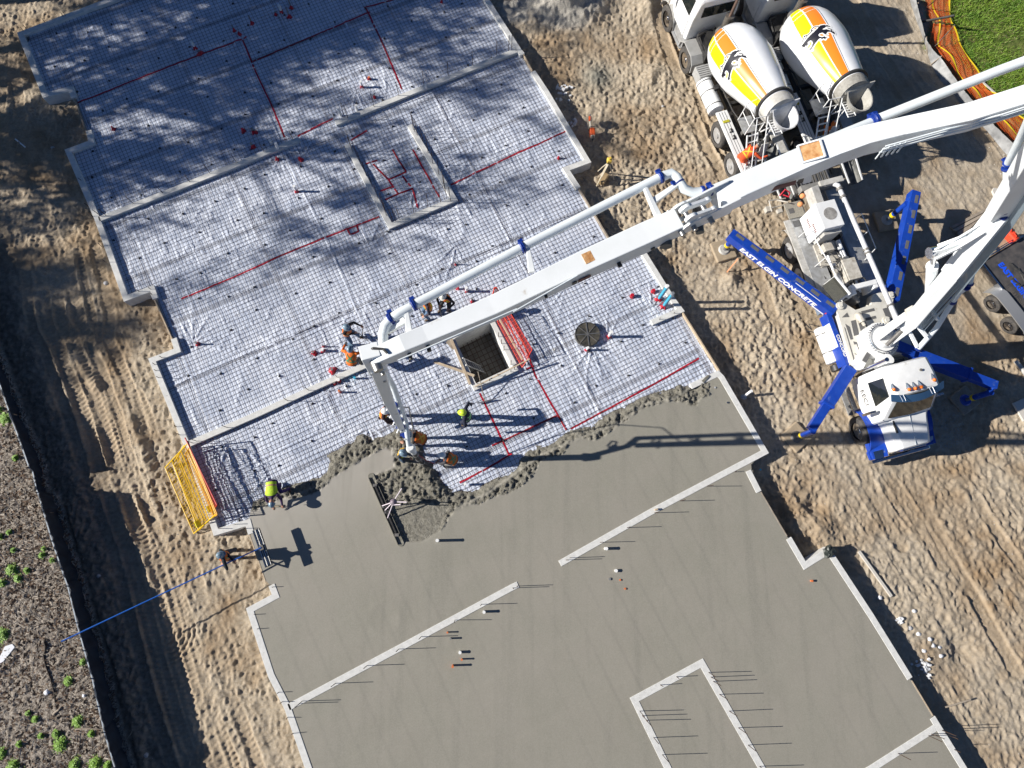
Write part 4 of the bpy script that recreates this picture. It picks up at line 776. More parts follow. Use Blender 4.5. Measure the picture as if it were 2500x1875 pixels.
for a,b in((P(2236,790,3.6),P(2262,822,3.6)),(P(2268,748,4.6),P(2290,780,4.2)),(P(2335,670,5.9),P(2352,698,5.8)),(P(2215,800,3.2),P(2240,848,3.1))):
    mb=MB();mb.beam(a,b,.09,.09);bm('pipe_bracket',mb,BOOMW)
# third arm (banana) with joint
def plate(pts2,n_,half,t): pass
mb=MB();A5=J5;pts=[(J5,.35,.42),(P(2360,287,13.9),.34,.42),(P(2200,322,13.5),.35,.44),(P(2110,343,13.35),.37,.46),(P(2040,366,13.2),.40,.48),(P(1960,398,13.05),.41,.5),(P(1880,433,12.9),.42,.5),(P(1800,468,12.85),.42,.48),(P(1748,493,12.8),.42,.44)]
rings=[];zz=[]
for i,(p,w_,h_) in enumerate(pts):
    d=(pts[min(i+1,len(pts)-1)][0]-pts[max(i-1,0)][0]).normalized();r_=d.cross(Vector((0,0,1))).normalized();u_=r_.cross(d)
    rings.append([p-r_*w_/2-u_*h_/2,p+r_*w_/2-u_*h_/2,p+r_*w_/2+u_*h_/2,p-r_*w_/2+u_*h_/2])
mb.loft(rings);arm3=bm('boom_arm',mb,bevel=.02)
d3=(J3-P(1800,470,12.85)).normalized();r3=d3.cross(Vector((0,0,1))).normalized()
for s in(-1,1):
    mb=MB();mb.beam(P(1780,480,12.85)+r3*s*.2,P(1672,530,12.9)+r3*s*.2,.035,.55,.035,.34);mb.tube([P(1672,530,12.9)+r3*(s*.2-.02),P(1672,530,12.9)+r3*(s*.2+.02)],.2,18);bm('joint_plate',mb,BOOMW)
    mb=MB();mb.beam(P(1735,500,13.15)+r3*s*.1,P(1672,522,13.25)+r3*s*.1,.05,.16);mb.tube([P(1680,520,13.22)+r3*(s*.1-.03),P(1680,520,13.22)+r3*(s*.1+.03)],.12,14);mb.tube([P(1730,502,13.15)+r3*(s*.1-.03),P(1730,502,13.15)+r3*(s*.1+.03)],.1,14);bm('link_plate',mb,BOOMW,smooth=True)
for u,v in((1680,532),(1722,515),(1650,545)):
    mb=MB();mb.tube([P(u,v,12.9)-r3*.27,P(u,v,12.9)+r3*.27],.05,12);bm('joint_pin',mb,STEEL,smooth=True)
mb=MB();mb.tube([P(1640,545,12.85),P(1600,562,12.85)],.09,14);mb.tube([P(1690,525,12.75),P(1640,545,12.85)],.045,12);bm('joint_cylinder',mb,BOOMW,smooth=True)
# rusty recess plate, tag, ladder loops, lines on arm3
mb=MB();c=P(1975,389,13.05)+Vector((0,0,.0));dd3=(P(1960,398,13.05)-P(2120,352,13.4)).normalized();rr3=dd3.cross(Vector((0,0,1))).normalized();uu3=rr3.cross(dd3)
RUST=mat('rusty_recess',(.40,.17,.05),.85,0,(9,(.62,.38,.18)),(25,.5))
tp=c+uu3*.30-rr3*.0;mb.beam(tp-dd3*.17,tp+dd3*.17,.30,.012);bm('rusty_recess',mb,RUST)
for s in(-1,1):
    mb=MB();mb.beam(tp-dd3*.19+rr3*s*.17,tp+dd3*.19+rr3*s*.17,.03,.04);mb.beam(tp+dd3*s*.19-rr3*.18,tp+dd3*s*.19+rr3*.18,.03,.04);bm('recess_rim',mb,BOOMW)
mb=MB();q=P(1975,389,13.05)-uu3*.25;mb.beam(q,q-uu3*.55+dd3*-.05,.14,.1,.2,.16);bm('stop_bracket',mb,BOOMW)
lowside=rr3 if rr3.y<0 else -rr3
for k,(zf_) in enumerate((.18,.08,-.02)):
    mb=MB();o_=lowside*.2+Vector((0,0,zf_));mb.tube([P(2140,347,13.4)+o_,P(2300,302,13.7)+o_,P(2420,270,14.)+o_,J5+o_],.016,6);bm('hydraulic_line',mb,PIPEW)
mb=MB();q=P(2135,350,13.3)+lowside*.22
for k in range(5): a=q-dd3*(k*.09);mb.tube([a+Vector((0,0,.2)),a+lowside*.03+Vector((0,0,-.1)),a-dd3*.05+Vector((0,0,-.12))],.012,6)
bm('step_loops',mb,PIPEW)
mb=MB();q=P(1905,428,12.9)+lowside*.218;mb.beam(q-dd3*.22,q+dd3*.22,.01,.16);sg=bm('maroon_plate',mb,mat('maroon_decal',(.12,.02,.03),.5))
mb=MB();q=P(1908,427,12.9)+lowside*.222;mb.beam(q-dd3*.33,q-dd3*.23,.01,.16);bm('number_plate',mb,BLACK)
text_on('3',.15,P(1908,427,12.9)+lowside*.23-dd3*.28,-dd3,(0,0,1),WHITE,'arm_number',pump,.004)
# upper pipe beside arm3
up=[P(2600,95,14.2),P(2500,150,13.9),P(2440,172,13.8),P(2140,292,13.2)];o=pipe(up,.09);clamp(up[-1],up[-1]-up[-2],.13,o)
up2=[P(2132,296,13.1),P(2095,311,13.1),P(1970,362,13.),P(1770,450,12.85),P(1735,464,12.85)];o=pipe(up2,.082);clamp(up2[0],up2[1]-up2[0],.14,o,.13);clamp(up2[-1],up2[-1]-up2[-2],.12,o)
sb_=[P(1715,468,12.8),P(1690,470,12.8),P(1670,461,12.85),P(1660,446,12.9),P(1652,432,12.9),P(1638,423,12.9),P(1617,431,12.9)];o=pipe(sb_,.09);clamp(sb_[0],sb_[0]-sb_[1],.12,o);clamp(P(1659,446,12.9),P(1664,452,12.9)-P(1652,432,12.9),.115,o,.03)
up3=[P(1612,433,12.9),P(1500,489,12.8),P(1290,596,12.7),P(1010,745,12.65)];o=pipe(up3,.085);clamp(up3[0],up3[1]-up3[0],.13,o);clamp(P(1275,604,12.7),up3[2]-up3[1],.125,o,.08);clamp(up3[-1],up3[-1]-up3[-2],.125,o)
up4=[P(1003,750,12.65),P(975,764,12.65),P(955,778,12.6)];o=pipe(up4,.085);clamp(up4[-1],up4[-1]-up4[-2],.13,o)
sb2=[P(952,782,12.6),P(940,795,12.6),P(935,815,12.55),P(936,840,12.4),P(930,858,12.2),P(922,870,12.0)];o=pipe(sb2,.09);clamp(sb2[-1],sb2[-1]-sb2[-2],.125,o,.14)
for pts_ in ([(1575,460,12.9),(1612,540,12.75)],[(1660,446,12.9),(1592,494,12.8)],[(1288,602,12.7),(1298,665,12.6)],[(992,755,12.65),(1000,815,12.6)],[(946,812,12.5),(990,780,12.6)]):
    mb=MB();mb.beam(P(*pts_[0]),P(*pts_[1]),.07,.1,.12,.12);bm('pipe_bracket',mb,BOOMW,bevel=.01)
# fourth arm
mb=MB();rings=[]
pts=[(P(1655,542,12.8),.40,.42),(P(1570,582,12.7),.42,.5),(P(1430,645,12.65),.40,.46),(P(1200,755,12.6),.36,.40),(P(1040,822,12.6),.32,.36),(P(985,845,12.6),.32,.40),(P(945,862,12.6),.30,.34),(P(922,872,12.6),.27,.26),(P(908,879,12.6),.2,.18)]
for i,(p,w_,h_) in enumerate(pts):
    d=(pts[min(i+1,len(pts)-1)][0]-pts[max(i-1,0)][0]).normalized();r_=d.cross(Vector((0,0,1))).normalized();u_=r_.cross(d)
    rings.append([p-r_*w_/2-u_*h_/2,p+r_*w_/2-u_*h_/2,p+r_*w_/2+u_*h_/2,p-r_*w_/2+u_*h_/2])
mb.loft(rings);bm('boom_arm',mb,bevel=.018)
for u,v,q in((1590,585,.045),(1510,628,.04),(1045,834,.04),(1330,703,.03),(1000,854,.035)):
    mb=MB();c=P(u,v+12,12.6);mb.tube([c+Vector((-.05,.16,0)),c+Vector((.03,-.09,0))],q,12);bm('pin_hole',mb,BLACK,smooth=True)
mb=MB();mb.tube([P(1625,566,12.55)+Vector((0,.25,0)),P(1625,566,12.55)+Vector((0,-.3,0))],.11,16);bm('joint_boss',mb,DGREY,smooth=True);mb=MB();mb.tube([P(1700,532,12.6)+Vector((0,.25,0)),P(1700,532,12.6)+Vector((.05,-.3,0))],.08,16);bm('joint_boss',mb,DGREY,smooth=True)
mb=MB();mb.beam(P(1730,524,12.55),P(1640,566,12.5),.06,.34,.06,.22);bm('joint_plate',mb,BOOMW)
mb=MB();mb.tube([P(1720,530,12.4),P(1760,512,12.4),P(1770,500,12.5)],.05,10);bm('hydraulic_hose',mb,BLACK,smooth=True)
d4=(J4-P(1430,645,12.65)).normalized();r4=d4.cross(Vector((0,0,1))).normalized();u4=r4.cross(d4)
q=P(1432,641,12.65)+u4*.232;mb=MB();mb.beam(q-d4*.09,q+d4*.09,.20,.012);bm('rusty_recess',mb,RUST)
low4=r4 if r4.y<0 else -r4
q=P(1400,664,12.6)+low4*.2;mb=MB();mb.beam(q-d4*.25,q+d4*.0,.01,.12);bm('maroon_plate',mb,mat('maroon_decal',(.12,.02,.03),.5))
q=q+low4*.0;mb=MB();mb.beam(q+d4*.03,q+d4*.12,.012,.12);bm('number_plate',mb,BLACK)
text_on('4',.11,P(1400,664,12.6)+low4*.21+d4*.075,-d4,(0,0,1),WHITE,'arm_number',pump,.003)
mb=MB();mb.tube([P(1080,818,12.3),P(1000,860,12.2)],.05,12);mb.tube([P(1000,860,12.2),P(960,878,12.2)],.025,8);bm('arm_cylinder',mb,BOOMW,smooth=True)
mb=MB();mb.tube([P(1250,730,12.85)+r4*-.2,P(1100,795,12.85)+r4*-.2,P(960,855,12.8)+r4*-.2],.014,6);mb.tube([P(1400,655,12.9)+r4*-.15,P(1240,735,12.85)+r4*-.22],.014,6);bm('hydraulic_line',mb,PIPEW)
# last arm hanging almost straight down
H0=P(912,876,12.6);E5=P(1006,1098,3.1);E4=P(983,1051,4.4);Q1=P(948,975,8.3);Q0=P(918,890,12.2)
mb=MB();mb.beam(H0+Vector((-.05,.1,.15)),Q0+Vector((0,0,-.2)),.28,.34,.28,.34,up=(1,.3,0));mb.beam(Q0,Q1,.28,.26,.24,.24,up=(1,.3,0));mb.beam(Q1,E4,.24,.22,.14,.16,up=(1,.3,0));bm('boom_arm',mb,bevel=.015)
mb=MB();mb.tube([H0-r4*.24,H0+r4*.24],.09,14);mb.tube([P(925,892,12.1)-r4*.2,P(925,892,12.1)+r4*.2],.04,10);mb.tube([P(931,912,11.2)-r4*.19,P(931,912,11.2)+r4*.19],.03,10);bm('joint_pin',mb,STEEL,smooth=True)
mb=MB();mb.tube([P(909,868,12.4),P(906,852,12.7),P(912,850,12.8),P(935,852,12.8),P(945,862,12.8)],.022,8);bm('hydraulic_hose',mb,BLACK,smooth=True)
off=Vector((.1,.32,0));o=None
mb=MB();mb.tube([P(922,872,11.9),P(918,884,11.6),Q1+off+Vector((0,0,2)),Q1+off,E4+off*.8,E4+Vector((.1,-.02,-.2)),E5+Vector((-.05,.0,.35))],.075,14);o=bm('boom_pipe',mb,PIPEW,smooth=True)
for (u,v,z) in((964,1010,6.3),(971,1028,5.5),(978,1045,4.8),(987,1064,4.0),(958,993,7.1)):
    c=P(u,v,z);mb=MB();mb.tube([c+Vector((-.22,.08,0)),c+Vector((-.14,.26,.05)),c+Vector((.1,.24,0)),c+Vector((.16,.02,-.05)),c+Vector((.0,-.12,0))],.024,8);bm('hose_hook',mb,WHITE,smooth=True);clamp(c+Vector((.03,.03,0)),(.1,0,1),.12,None,.06)
mb=MB();mb.tube([E5+Vector((0,.0,.5)),E5,P(1010,1104,2.6)],.10,16);mb.lathe(E5+Vector((0,0,.3)),E5+Vector((0,0,.55)),[(0,.15),(.5,.13),(1,.1)],16);bm('reducer',mb,WHITE,smooth=True)
hose=[P(1010,1104,2.6),P(1014,1110,2.1),P(1021,1120,1.6),P(1030,1128,1.2),P(1042,1134,.85),P(1054,1136,.62)]
mb=MB();mb.tube(hose,.085,14);bm('end_hose',mb,BLACK,smooth=True)
for c in(hose[1],hose[2],hose[3]):
    mb=MB();mb.lathe(c-(hose[3]-hose[1]).normalized()*.03,c+(hose[3]-hose[1]).normalized()*.03,[(0,.1),(1,.1)],14);bm('hose_band',mb,STEEL)
mb=MB();mb.tube([P(1003,1092,3.),P(1018,1108,2.1),P(1040,1124,1.),P(1060,1132,.8)],.014,6);bm('tag_rope',mb,RED)
# red holding line and dangling wire that shows in the shadow
mb=MB();a=P(975,1030,5.2);mb.tube([a,a+Vector((.0,.5,-.3)),a+Vector((.1,.65,-1.2)),a+Vector((.1,.3,-2.4)),P(1006,1095,2.0)],.02,6);bm('drip_cable',mb,DGREY)
# ================================================================== MIXER TRUCKS (x forward, y left; left wheel plane y=0)
DRUMSEG=96
LION=[(770,590),(830,540),(880,500),(920,470),(960,430),(985,400),(1000,372),(1060,362),(1075,375),(1100,368),(1120,385),(1135,380),(1150,405),(1125,402),(1085,400),(1062,430),(1030,450),(1060,460),(1090,452),(1110,462),(1150,478),(1165,470),(1185,495),(1200,490),(1218,542),(1195,535),(1175,520),(1150,500),(1110,505),(1093,540),(1118,552),(1080,548),(1040,512),(1000,520),(985,545),(1000,568),(1040,590),(1075,580),(1090,596),(1122,600),(1088,612),(1092,636),(1060,610),(1040,628),(1030,605),(1008,600),(985,622),(950,662),(922,700),(905,720),(912,748),(885,728),(880,745),(868,725),(842,738),(860,712),(888,690),(912,650),(902,612),(875,592),(842,602),(828,618),(852,632),(825,660),(800,640),(785,664),(765,645),(742,655),(748,628),(728,615),(752,600)]
TAIL=[((985,400),(962,380),(925,378),(892,396),(880,425),(884,450),(856,482),(820,492),(798,488),(778,500),(764,530),(738,566)),((884,450),(905,440)),((820,492),(812,520),(795,540)),((1110,430),(1150,450),(1168,465)),((798,488),(775,482)),((1030,450),(1010,430),(975,470))]
def drum_parts(par,yc,rotk,tw,shade):
    a=Vector((3.0,yc,2.02));b=Vector((-.87,yc,3.12));d=(b-a).normalized();L=(b-a).length;r,u=d.cross(Vector((0,0,1))).normalized(),None;u=r.cross(d).normalized()
    prof=[(-.02,.42),(.0,.62),(.05,.80),(.11,.93),(.18,1.02),(.26,1.06),(.42,1.06),(.50,1.03),(.75,.83),(.97,.62),(1.,.60)]
    def rad(t):
        for (t0,r0),(t1,r1) in zip(prof[:-1],prof[1:]):
            if t<=t1: return r0+(r1-r0)*(t-t0)/(t1-t0)
        return prof[-1][1]
    def S(t,th,o=0.): q=rad(t)+o;return a+d*(t*L)+(r*math.sin(th)+u*math.cos(th))*q   # th=0 top, + towards +r
    sg=1 if r.y>0 else -1   # +y (left) direction sign
    mb=MB();ts=sorted(set([p[0] for p in prof]));n=DRUMSEG;rings=[[S(t,2*math.pi*j/n) for j in range(n)] for t in ts]
    mb.loft(rings,True);dm=mb.build('mixing_drum',mat('drum_white',(.78,.80,.83),.25,0,(2,(.72,.74,.77)),None,.5,(3,(.55,.55,.53),.66)),par,smooth=True)
    def band(th0,th1,t0,t1,m,name,o=.006):
        mb=MB();tt=[t for t in np.linspace(t0,t1,26)];hh=np.linspace(th0,th1,max(2,int(abs(th1-th0)/.06)))
        V=[S(t,h+sg*tw*(t-.5),o) for t in tt for h in hh];k=len(hh);mb.add(V,[(i*k+j,i*k+j+1,(i+1)*k+j+1,(i+1)*k+j) for i in range(len(tt)-1) for j in range(k-1)]);mb.build(name,m,dm,smooth=True)
    th=rotk*sg
    W_=.42;G=.045
    band(th,th+sg*W_,.015,.965,STRY,'yellow_stripe');band(th-sg*G,th-sg*(G+.40),.015,.965,STRO,'orange_stripe');band(th-sg*(G+.44),th-sg*(G+.46),.015,.965,BLACK,'pinstripe')
    # emblem: image plane of drum seen from above -> (along axis, across)
    cx_,cy_=975.,550.;ax=Vector((.545,.838));ax=Vector((.50,.866));pr=Vector((ax.y,-ax.x)) # axis direction in picture, across (to the right)
    sc=1/(6.32*74);tc_=.50
    def mp(p): v=Vector((p[0]-cx_,p[1]-cy_));return v.dot(ax)*sc*1.08,v.dot(pr)*sc*1.12
    lp=[mp(p) for p in LION];tl=[[mp(p) for p in q] for q in TAIL]
    gx=np.arange(-.75,.75,.0125);gy=np.arange(-.75,.75,.0125);GX,GY=np.meshgrid(gx,gy,indexing='ij')
    ins=inpoly(GX,GY,lp)
    dmin=dline(GX,GY,lp,True)[0]
    for q in tl: ins|=dline(GX,GY,q)[0]<.016;dmin=np.minimum(dmin,dline(GX,GY,q)[0])
    halo=ins|(dmin<.042)
    thc=th-sg*(G*.5)
    def raster(mask,o,m,name):
        mb=MB();I,J=np.where(mask);idx={};V=[];Fc=[]
        def vtx(i,j):
            if (i,j) not in idx:
                x=-.75+(i-.5)*.0125;y=-.75+(j-.5)*.0125;t=tc_+x/L;idx[(i,j)]=len(V);V.append(S(t,thc-sg*y/rad(t),o))
            return idx[(i,j)]
        for i,j in zip(I,J): Fc.append((vtx(i,j),vtx(i+1,j),vtx(i+1,j+1),vtx(i,j+1)))
        mb.add(V,Fc);mb.build(name,m,dm,smooth=True)
    raster(halo,.010,WHITE,'emblem_outline');raster(ins,.014,mat('emblem_black',(.012,.012,.02),.35),'lion_emblem')
    mb=MB();mb.lathe(a+d*(L*.965),a+d*(L*.985),[(0,.70),(1,.70)],48);mb.build('drum_ring',BLACK,dm,smooth=True)
    mb=MB();mb.lathe(a+d*(L*.985),a+d*(L*1.09),[(0,.60),(.3,.62),(1,.56)],36);mb.build('drum_collar',WET if shade else LGREY,dm,smooth=True)
    return dm
def mixer(loc,rz,label,rot,shade):
    t=thing('mixer_truck',label,'mixer truck',loc,rz,'mixer trucks feeding the pump');yc=-1.03
    mb=MB();mb.box(-2.4,7.2,-.72,-.60,.72,.98);mb.box(-2.4,7.2,-1.5,-1.38,.72,.98)
    for x in(-2.3,-.9,.9,2.4,3.9): mb.box(x,x+.12,-1.38,-.72,.75,.95)
    mb.box(5.6,5.75,-2.0,-.1,.45,.6);mb.box(-.08,.08,-2.0,-.1,.45,.6);mb.box(-1.5,-1.35,-2.,-.1,.45,.6);mb.box(3.5,3.64,-2.,-.1,.45,.6);mb.build('chassis',BLACK,t)
    for x,w_ in((5.66,.34),(3.59,.3),(0,.55),(-1.42,.55)):
        wheel(t,x,.0,.52,.53,w_,-1,CHROME if x>3 else STEEL);wheel(t,x,-2.1,.52,.53,w_,1,STEEL)
    def sec(x,i=0.,zt=2.92,zs=2.0): return [(x,-.08-i,1.0),(x,-2.02+i,1.0),(x,-2.02+i,zs),(x,-1.9+i,zt-.1),(x,-1.78+i,zt),(x,-.32-i,zt),(x,-.2-i,zt-.1),(x,-.08-i,zs)]
    mb=MB();mb.loft([sec(4.12,.04,2.84),sec(4.2,0,2.92),sec(5.3,0,2.92),sec(5.62,.02,2.05,1.98),sec(5.66,.04,2.0,1.95)]);mb.build('cab',WHITE,t,smooth=True,bevel=.03)
    mb=MB();mb.box(4.085,4.115,-1.72,-.42,2.12,2.60);mb.build('rear_window',GLASS,t,bevel=.01)
    mb=MB();mb.loft([[(4.4,-.075,2.0),(5.4,-.075,2.0),(5.25,-.165,2.66),(4.45,-.17,2.68)],[(4.4,-.12,2.0),(5.4,-.12,2.0),(5.25,-.21,2.66),(4.45,-.22,2.68)]]);mb.build('side_window',GLASS,t)
    mb=MB();mb.box(4.35,5.5,-.078,-.05,1.05,1.9);mb.build('door',WHITE,t,bevel=.02)
    mb=MB();mb.loft([[(5.36,-1.8,2.84),(5.36,-.3,2.84),(5.64,-.2,2.08),(5.64,-1.9,2.08)],[(5.40,-1.8,2.84),(5.40,-.3,2.84),(5.68,-.2,2.08),(5.68,-1.9,2.08)]]);mb.build('windshield',GLASS,t)
    mb=MB();mb.loft([[(5.66,-1.9,1.0),(5.66,-.2,1.0),(5.66,-.2,1.8),(5.66,-.5,1.96),(5.66,-1.6,1.96),(5.66,-1.9,1.8)],[(7.1,-1.65,1.0),(7.1,-.45,1.0),(7.1,-.45,1.5),(7.1,-.65,1.65),(7.1,-1.45,1.65),(7.1,-1.65,1.5)]]);mb.build('hood',WHITE,t,bevel=.04)
    for y0,y1 in((-.42,.02),(-2.12,-1.7)):
        mb=MB();rings=[]
        for k in range(11):
            q=math.pi*k/10;x=5.66-.68*math.cos(q);z=.6+.64*math.sin(q);rings.append([(x,y0,z),(x,y1,z),(x,y1,z-.03),(x,y0,z-.03)])
        mb.loft(rings);mb.build('front_fender',LGREY,t,smooth=True)
    mb=MB();mb.tube([(5.4,-.05,1.9),(5.45,.16,1.95),(5.45,.16,1.5)],.015,6);mb.box(5.42,5.48,.06,.26,1.6,2.1);mb.build('mirror',CHROME,t)
    # step box and pusher fenders
    mb=MB()
    for k in range(5): mb.box(4.1,4.95,-.05-.075*k-.06,-.05-.075*k,1.0,1.05)
    mb.box(4.1,4.95,-.02,.06,.6,.65);mb.box(4.1,4.95,-.42,-.04,.62,1.0);mb.build('cab_step',ALU,t)
    for y0,y1 in((-.50,.04),(-2.15,-1.6)):
        mb=MB();o=[(-.68,.62),(-.62,.95),(-.35,1.18),(.35,1.18),(.62,.95),(.68,.62)];mb.loft([[(3.59+x,y0,z),(3.59+x,y1,z),(3.59+x*.95,y1,z-.05),(3.59+x*.95,y0,z-.05)] for x,z in o]);mb.build('pusher_fender',mat('fender_grey',(.38,.38,.375),.5,0,(4,(.31,.31,.30))),t,bevel=.01)
    # stack
    mb=MB();mb.cyl((3.72,-1.42,1.0),.17,1.35,20);o=mb.build('exhaust_muffler',mat('muffler_steel',(.33,.31,.28),.45,.7,(14,(.2,.17,.14))),t,smooth=True);mb=MB();mb.tube([(3.72,-1.42,2.35),(3.72,-1.42,3.5)],.06,12);mb.build('exhaust_pipe',mat('exhaust_brown',(.22,.15,.12),.45,.5),o,smooth=True)
    mb=MB();mb.box(2.95,3.95,-1.35,-.45,.95,1.5);mb.tube([(3.2,-.4,1.4),(3.7,-.3,1.6),(3.9,-.7,1.5)],.04,8);mb.tube([(3.1,-.6,1.55),(3.6,-.9,1.7),(4.0,-1.2,1.5)],.03,8);mb.build('drum_drive',BLACK,t)
    mb=MB();mb.lathe((3.5,yc,1.93),(3.12,yc,2.02),[(0,.2),(.5,.26),(1,.42)],20);mb.build('gearbox',DGREY,t,smooth=True)
    mb=MB();mb.box(2.95,3.25,-1.45,-.6,.95,1.75);mb.build('front_pedestal',LGREY,t,bevel=.02)
    drum_parts(t,yc,rot,.15 if not shade else .38,shade)
    # water tank left
    mb=MB();mb.lathe((2.15,-.13,.98),(.72,-.13,.98),[(0,.2),(.03,.31),(.97,.31),(1,.2)],26);wt=mb.build('water_tank',WHITE,t,smooth=True)
    for x in(2.0,1.55,.95): mb=MB();mb.lathe((x,-.13,.98),(x+.035,-.13,.98),[(0,.318),(1,.318)],26);mb.build('tank_strap',BLACK,wt)
    mb=MB();mb.box(2.2,2.75,-.5,.05,.75,1.18)
    for k in range(6): mb.box(2.22+k*.09,2.26+k*.09,-.5,.04,1.18,1.21)
    mb.build('battery_box',mat('fender_grey',(.38,.38,.375),.5),t,bevel=.01)
    mb=MB();mb.tube([(1.7,-.45,1.25),(1.3,-.5,1.4),(.4,-.55,1.35),(-.4,-.6,1.5)],.03,8);mb.box(1.45,1.62,-.4,-.22,1.25,1.38);mb.build('water_hose',BLACK,t,smooth=True)
    mb=MB();mb.lathe((2.1,-2.0,.95),(.3,-2.0,.95),[(0,.2),(.03,.3),(.97,.3),(1,.2)],20);mb.build('fuel_tank',CHROME,t,smooth=True)
    # rear deck / chute holder
    mb=MB();mb.box(-2.15,.55,-.40,.06,1.18,1.26);mb.build('rear_deck',WHITE,t,bevel=.01)
    for y in(-.28,-.17,-.06): mb=MB();mb.box(-2.1,.5,y,y+.015,1.26,1.264);mb.build('deck_seam',BLACK,t)
    mb=MB();mb.box(.02,.12,-.3,-.05,1.265,1.29);mb.build('level_tool',mat('olive_paint',(.45,.42,.03),.5),t)
    for x in(-.35,-.65): mb=MB();mb.box(x-.08,x+.08,-.24,-.2,1.265,1.3);mb.box(x-.08,x-.05,-.24,-.12,1.265,1.3);mb.build('deck_bracket',BLACK,t)
    mb=MB();mb.box(-2.15,.55,-2.12,-1.66,1.1,1.18);mb.build('rear_deck',LGREY,t,bevel=.01)
    mb=MB();mb.beam((-.55,-.62,1.0),(-.55,-.75,2.75),.12,.12);mb.beam((-.55,-1.45,1.0),(-.55,-1.35,2.75),.12,.12);mb.beam((-.55,-.6,1.9),(-.55,-1.5,1.9),.1,.14);mb.beam((-.4,-.75,2.2),(-1.5,-.75,.95),.09,.09);mb.beam((-.4,-1.35,2.2),(-1.5,-1.35,.95),.09,.09);mb.build('rear_pedestal',DGREY,t)
    # hopper: U funnel with flat lip
    hm=mat('hopper_paint',(.66,.67,.69),.45,0,(5,(.5,.5,.5)),None,.5,(6,(.3,.29,.26),.6)) if not shade else mat('hopper_crusted',(.42,.41,.38),.7,0,(5,(.3,.29,.26)),(30,.4),.5,(5,(.55,.54,.5),.6))
    c=Vector((-1.48,yc,3.42));n=18;top=[];bot=[]
    for k in range(n):
        q=2*math.pi*k/n;x=math.cos(q);y=math.sin(q);rx=.52;ry=.46
        if x>0: x=min(x*1.2,.62)
        top.append((c.x+x*rx,c.y+y*ry,c.z+.06*x));bot.append((c.x-.06+x*.16,c.y+y*.16,c.z-.75))
    ti=[(c.x+(p[0]-c.x)*.92,c.y+(p[1]-c.y)*.92,p[2]) for p in top];bi=[(p[0]*.0+c.x-.06+(p[0]-c.x+.06)*.85,c.y+(p[1]-c.y)*.85,p[2]+.05) for p in bot]
    mb=MB();mb.loft([bot,top,ti,bi],False);hp_=mb.build('charge_hopper',hm,t,smooth=True)
    mb=MB();mb.cyl((c.x-.06,c.y,c.z-.74),.14,.02,16);mb.build('hopper_throat',BLACK,hp_)
    mb=MB();mb.loft([[(c.x+.26,c.y-.5,c.z-.05),(c.x+.26,c.y+.46,c.z-.05),(c.x+.36,c.y+.46,c.z+.10),(c.x+.36,c.y-.6,c.z+.22)],[(c.x+.29,c.y-.5,c.z-.05),(c.x+.29,c.y+.46,c.z-.05),(c.x+.39,c.y+.46,c.z+.10),(c.x+.39,c.y-.6,c.z+.22)]]);mb.build('hopper_lip',hm,hp_)
    # platform, railings, ladder
    mb=MB();mb.box(-1.15,-.5,-.55,-.02,2.25,2.29);mb.build('platform',ALU,t)
    mb=MB();A=[(-.55,-.02,2.3),(-1.2,-.02,2.3),(-1.2,-.6,2.3)];up_=Vector((0,0,.95))
    mb.tube([Vector(A[0]),Vector(A[0])+up_,Vector(A[1])+up_,Vector(A[2])+up_,Vector(A[2])],.02,8);mb.tube([Vector(A[0])+up_*.5,Vector(A[1])+up_*.5,Vector(A[2])+up_*.5],.016,6);mb.tube([Vector(A[1])+up_,Vector(A[1])],.02,8);mb.tube([Vector(A[0])+up_,Vector((-.5,-.5,3.3)),Vector((-.9,-.5,3.2)),Vector((-1.2,-.55,3.25))],.018,8);mb.build('railing',WHITE,t,smooth=True)
    mb=MB();s0=Vector((-1.25,-.1,2.3));s1=Vector((-2.3,.0,1.2));w_=Vector((0,-.42,0));mb.beam(s0,s1,.035,.06);mb.beam(s0+w_,s1+w_,.035,.06)
    for k in range(7): p=s0.lerp(s1,k/6.5+.03);mb.beam(p,p+w_,.05,.03)
    mb.tube([s0+up_,s1+up_*.75,s1],.02,8);mb.tube([s0+w_+up_,s1+w_+up_*.75,s1+w_],.02,8);mb.build('ladder',WHITE,t)
    for k in range(6): mb=MB();x=-1.35-.1*k;mb.box(x,x+.025,-.82,-.56,3.05,3.09);mb.build('guard_slat',WHITE,t)
    mb=MB();mb.tube([(-1.3,-.55,3.1),(-1.95,-.55,3.1),(-1.95,-.84,3.1),(-1.3,-.84,3.1)],.02,8);mb.tube([(-1.6,-.6,2.3),(-1.6,-.6,3.1)],.02,6);mb.tube([(-1.2,-.7,2.2),(-1.5,-.62,2.9)],.03,8);mb.build('guard_frame',WHITE,t,smooth=True)
    # chute
    mb=MB();n=10;f0=Vector((-1.6,yc,1.75));f1=Vector((-2.75,yc-.12,1.35));f2=Vector((-3.6,yc-.25,1.15));rings=[]
    for f,rr in((f0,.36),(f1,.30),(f2,.26)):
        outer=[(f.x,f.y+rr*math.cos(math.pi+math.pi*k/n),f.z+rr*math.sin(math.pi+math.pi*k/n)) for k in range(n+1)];inner=[(f.x,f.y+(rr-.02)*math.cos(math.pi+math.pi*k/n),f.z+(rr-.02)*math.sin(math.pi+math.pi*k/n)) for k in range(n,-1,-1)];rings.append(outer+inner)
    mb.loft(rings);mb.build('chute',mat('chute_dark',(.06,.065,.07),.5,.2,(7,(.16,.16,.15))),t,smooth=True)
    for s in(-.34,.34): mb=MB();mb.beam(f0+Vector((0,s,0)),f2+Vector((0,s*.8,0)),.05,.04);mb.build('chute_rim',WHITE,t)
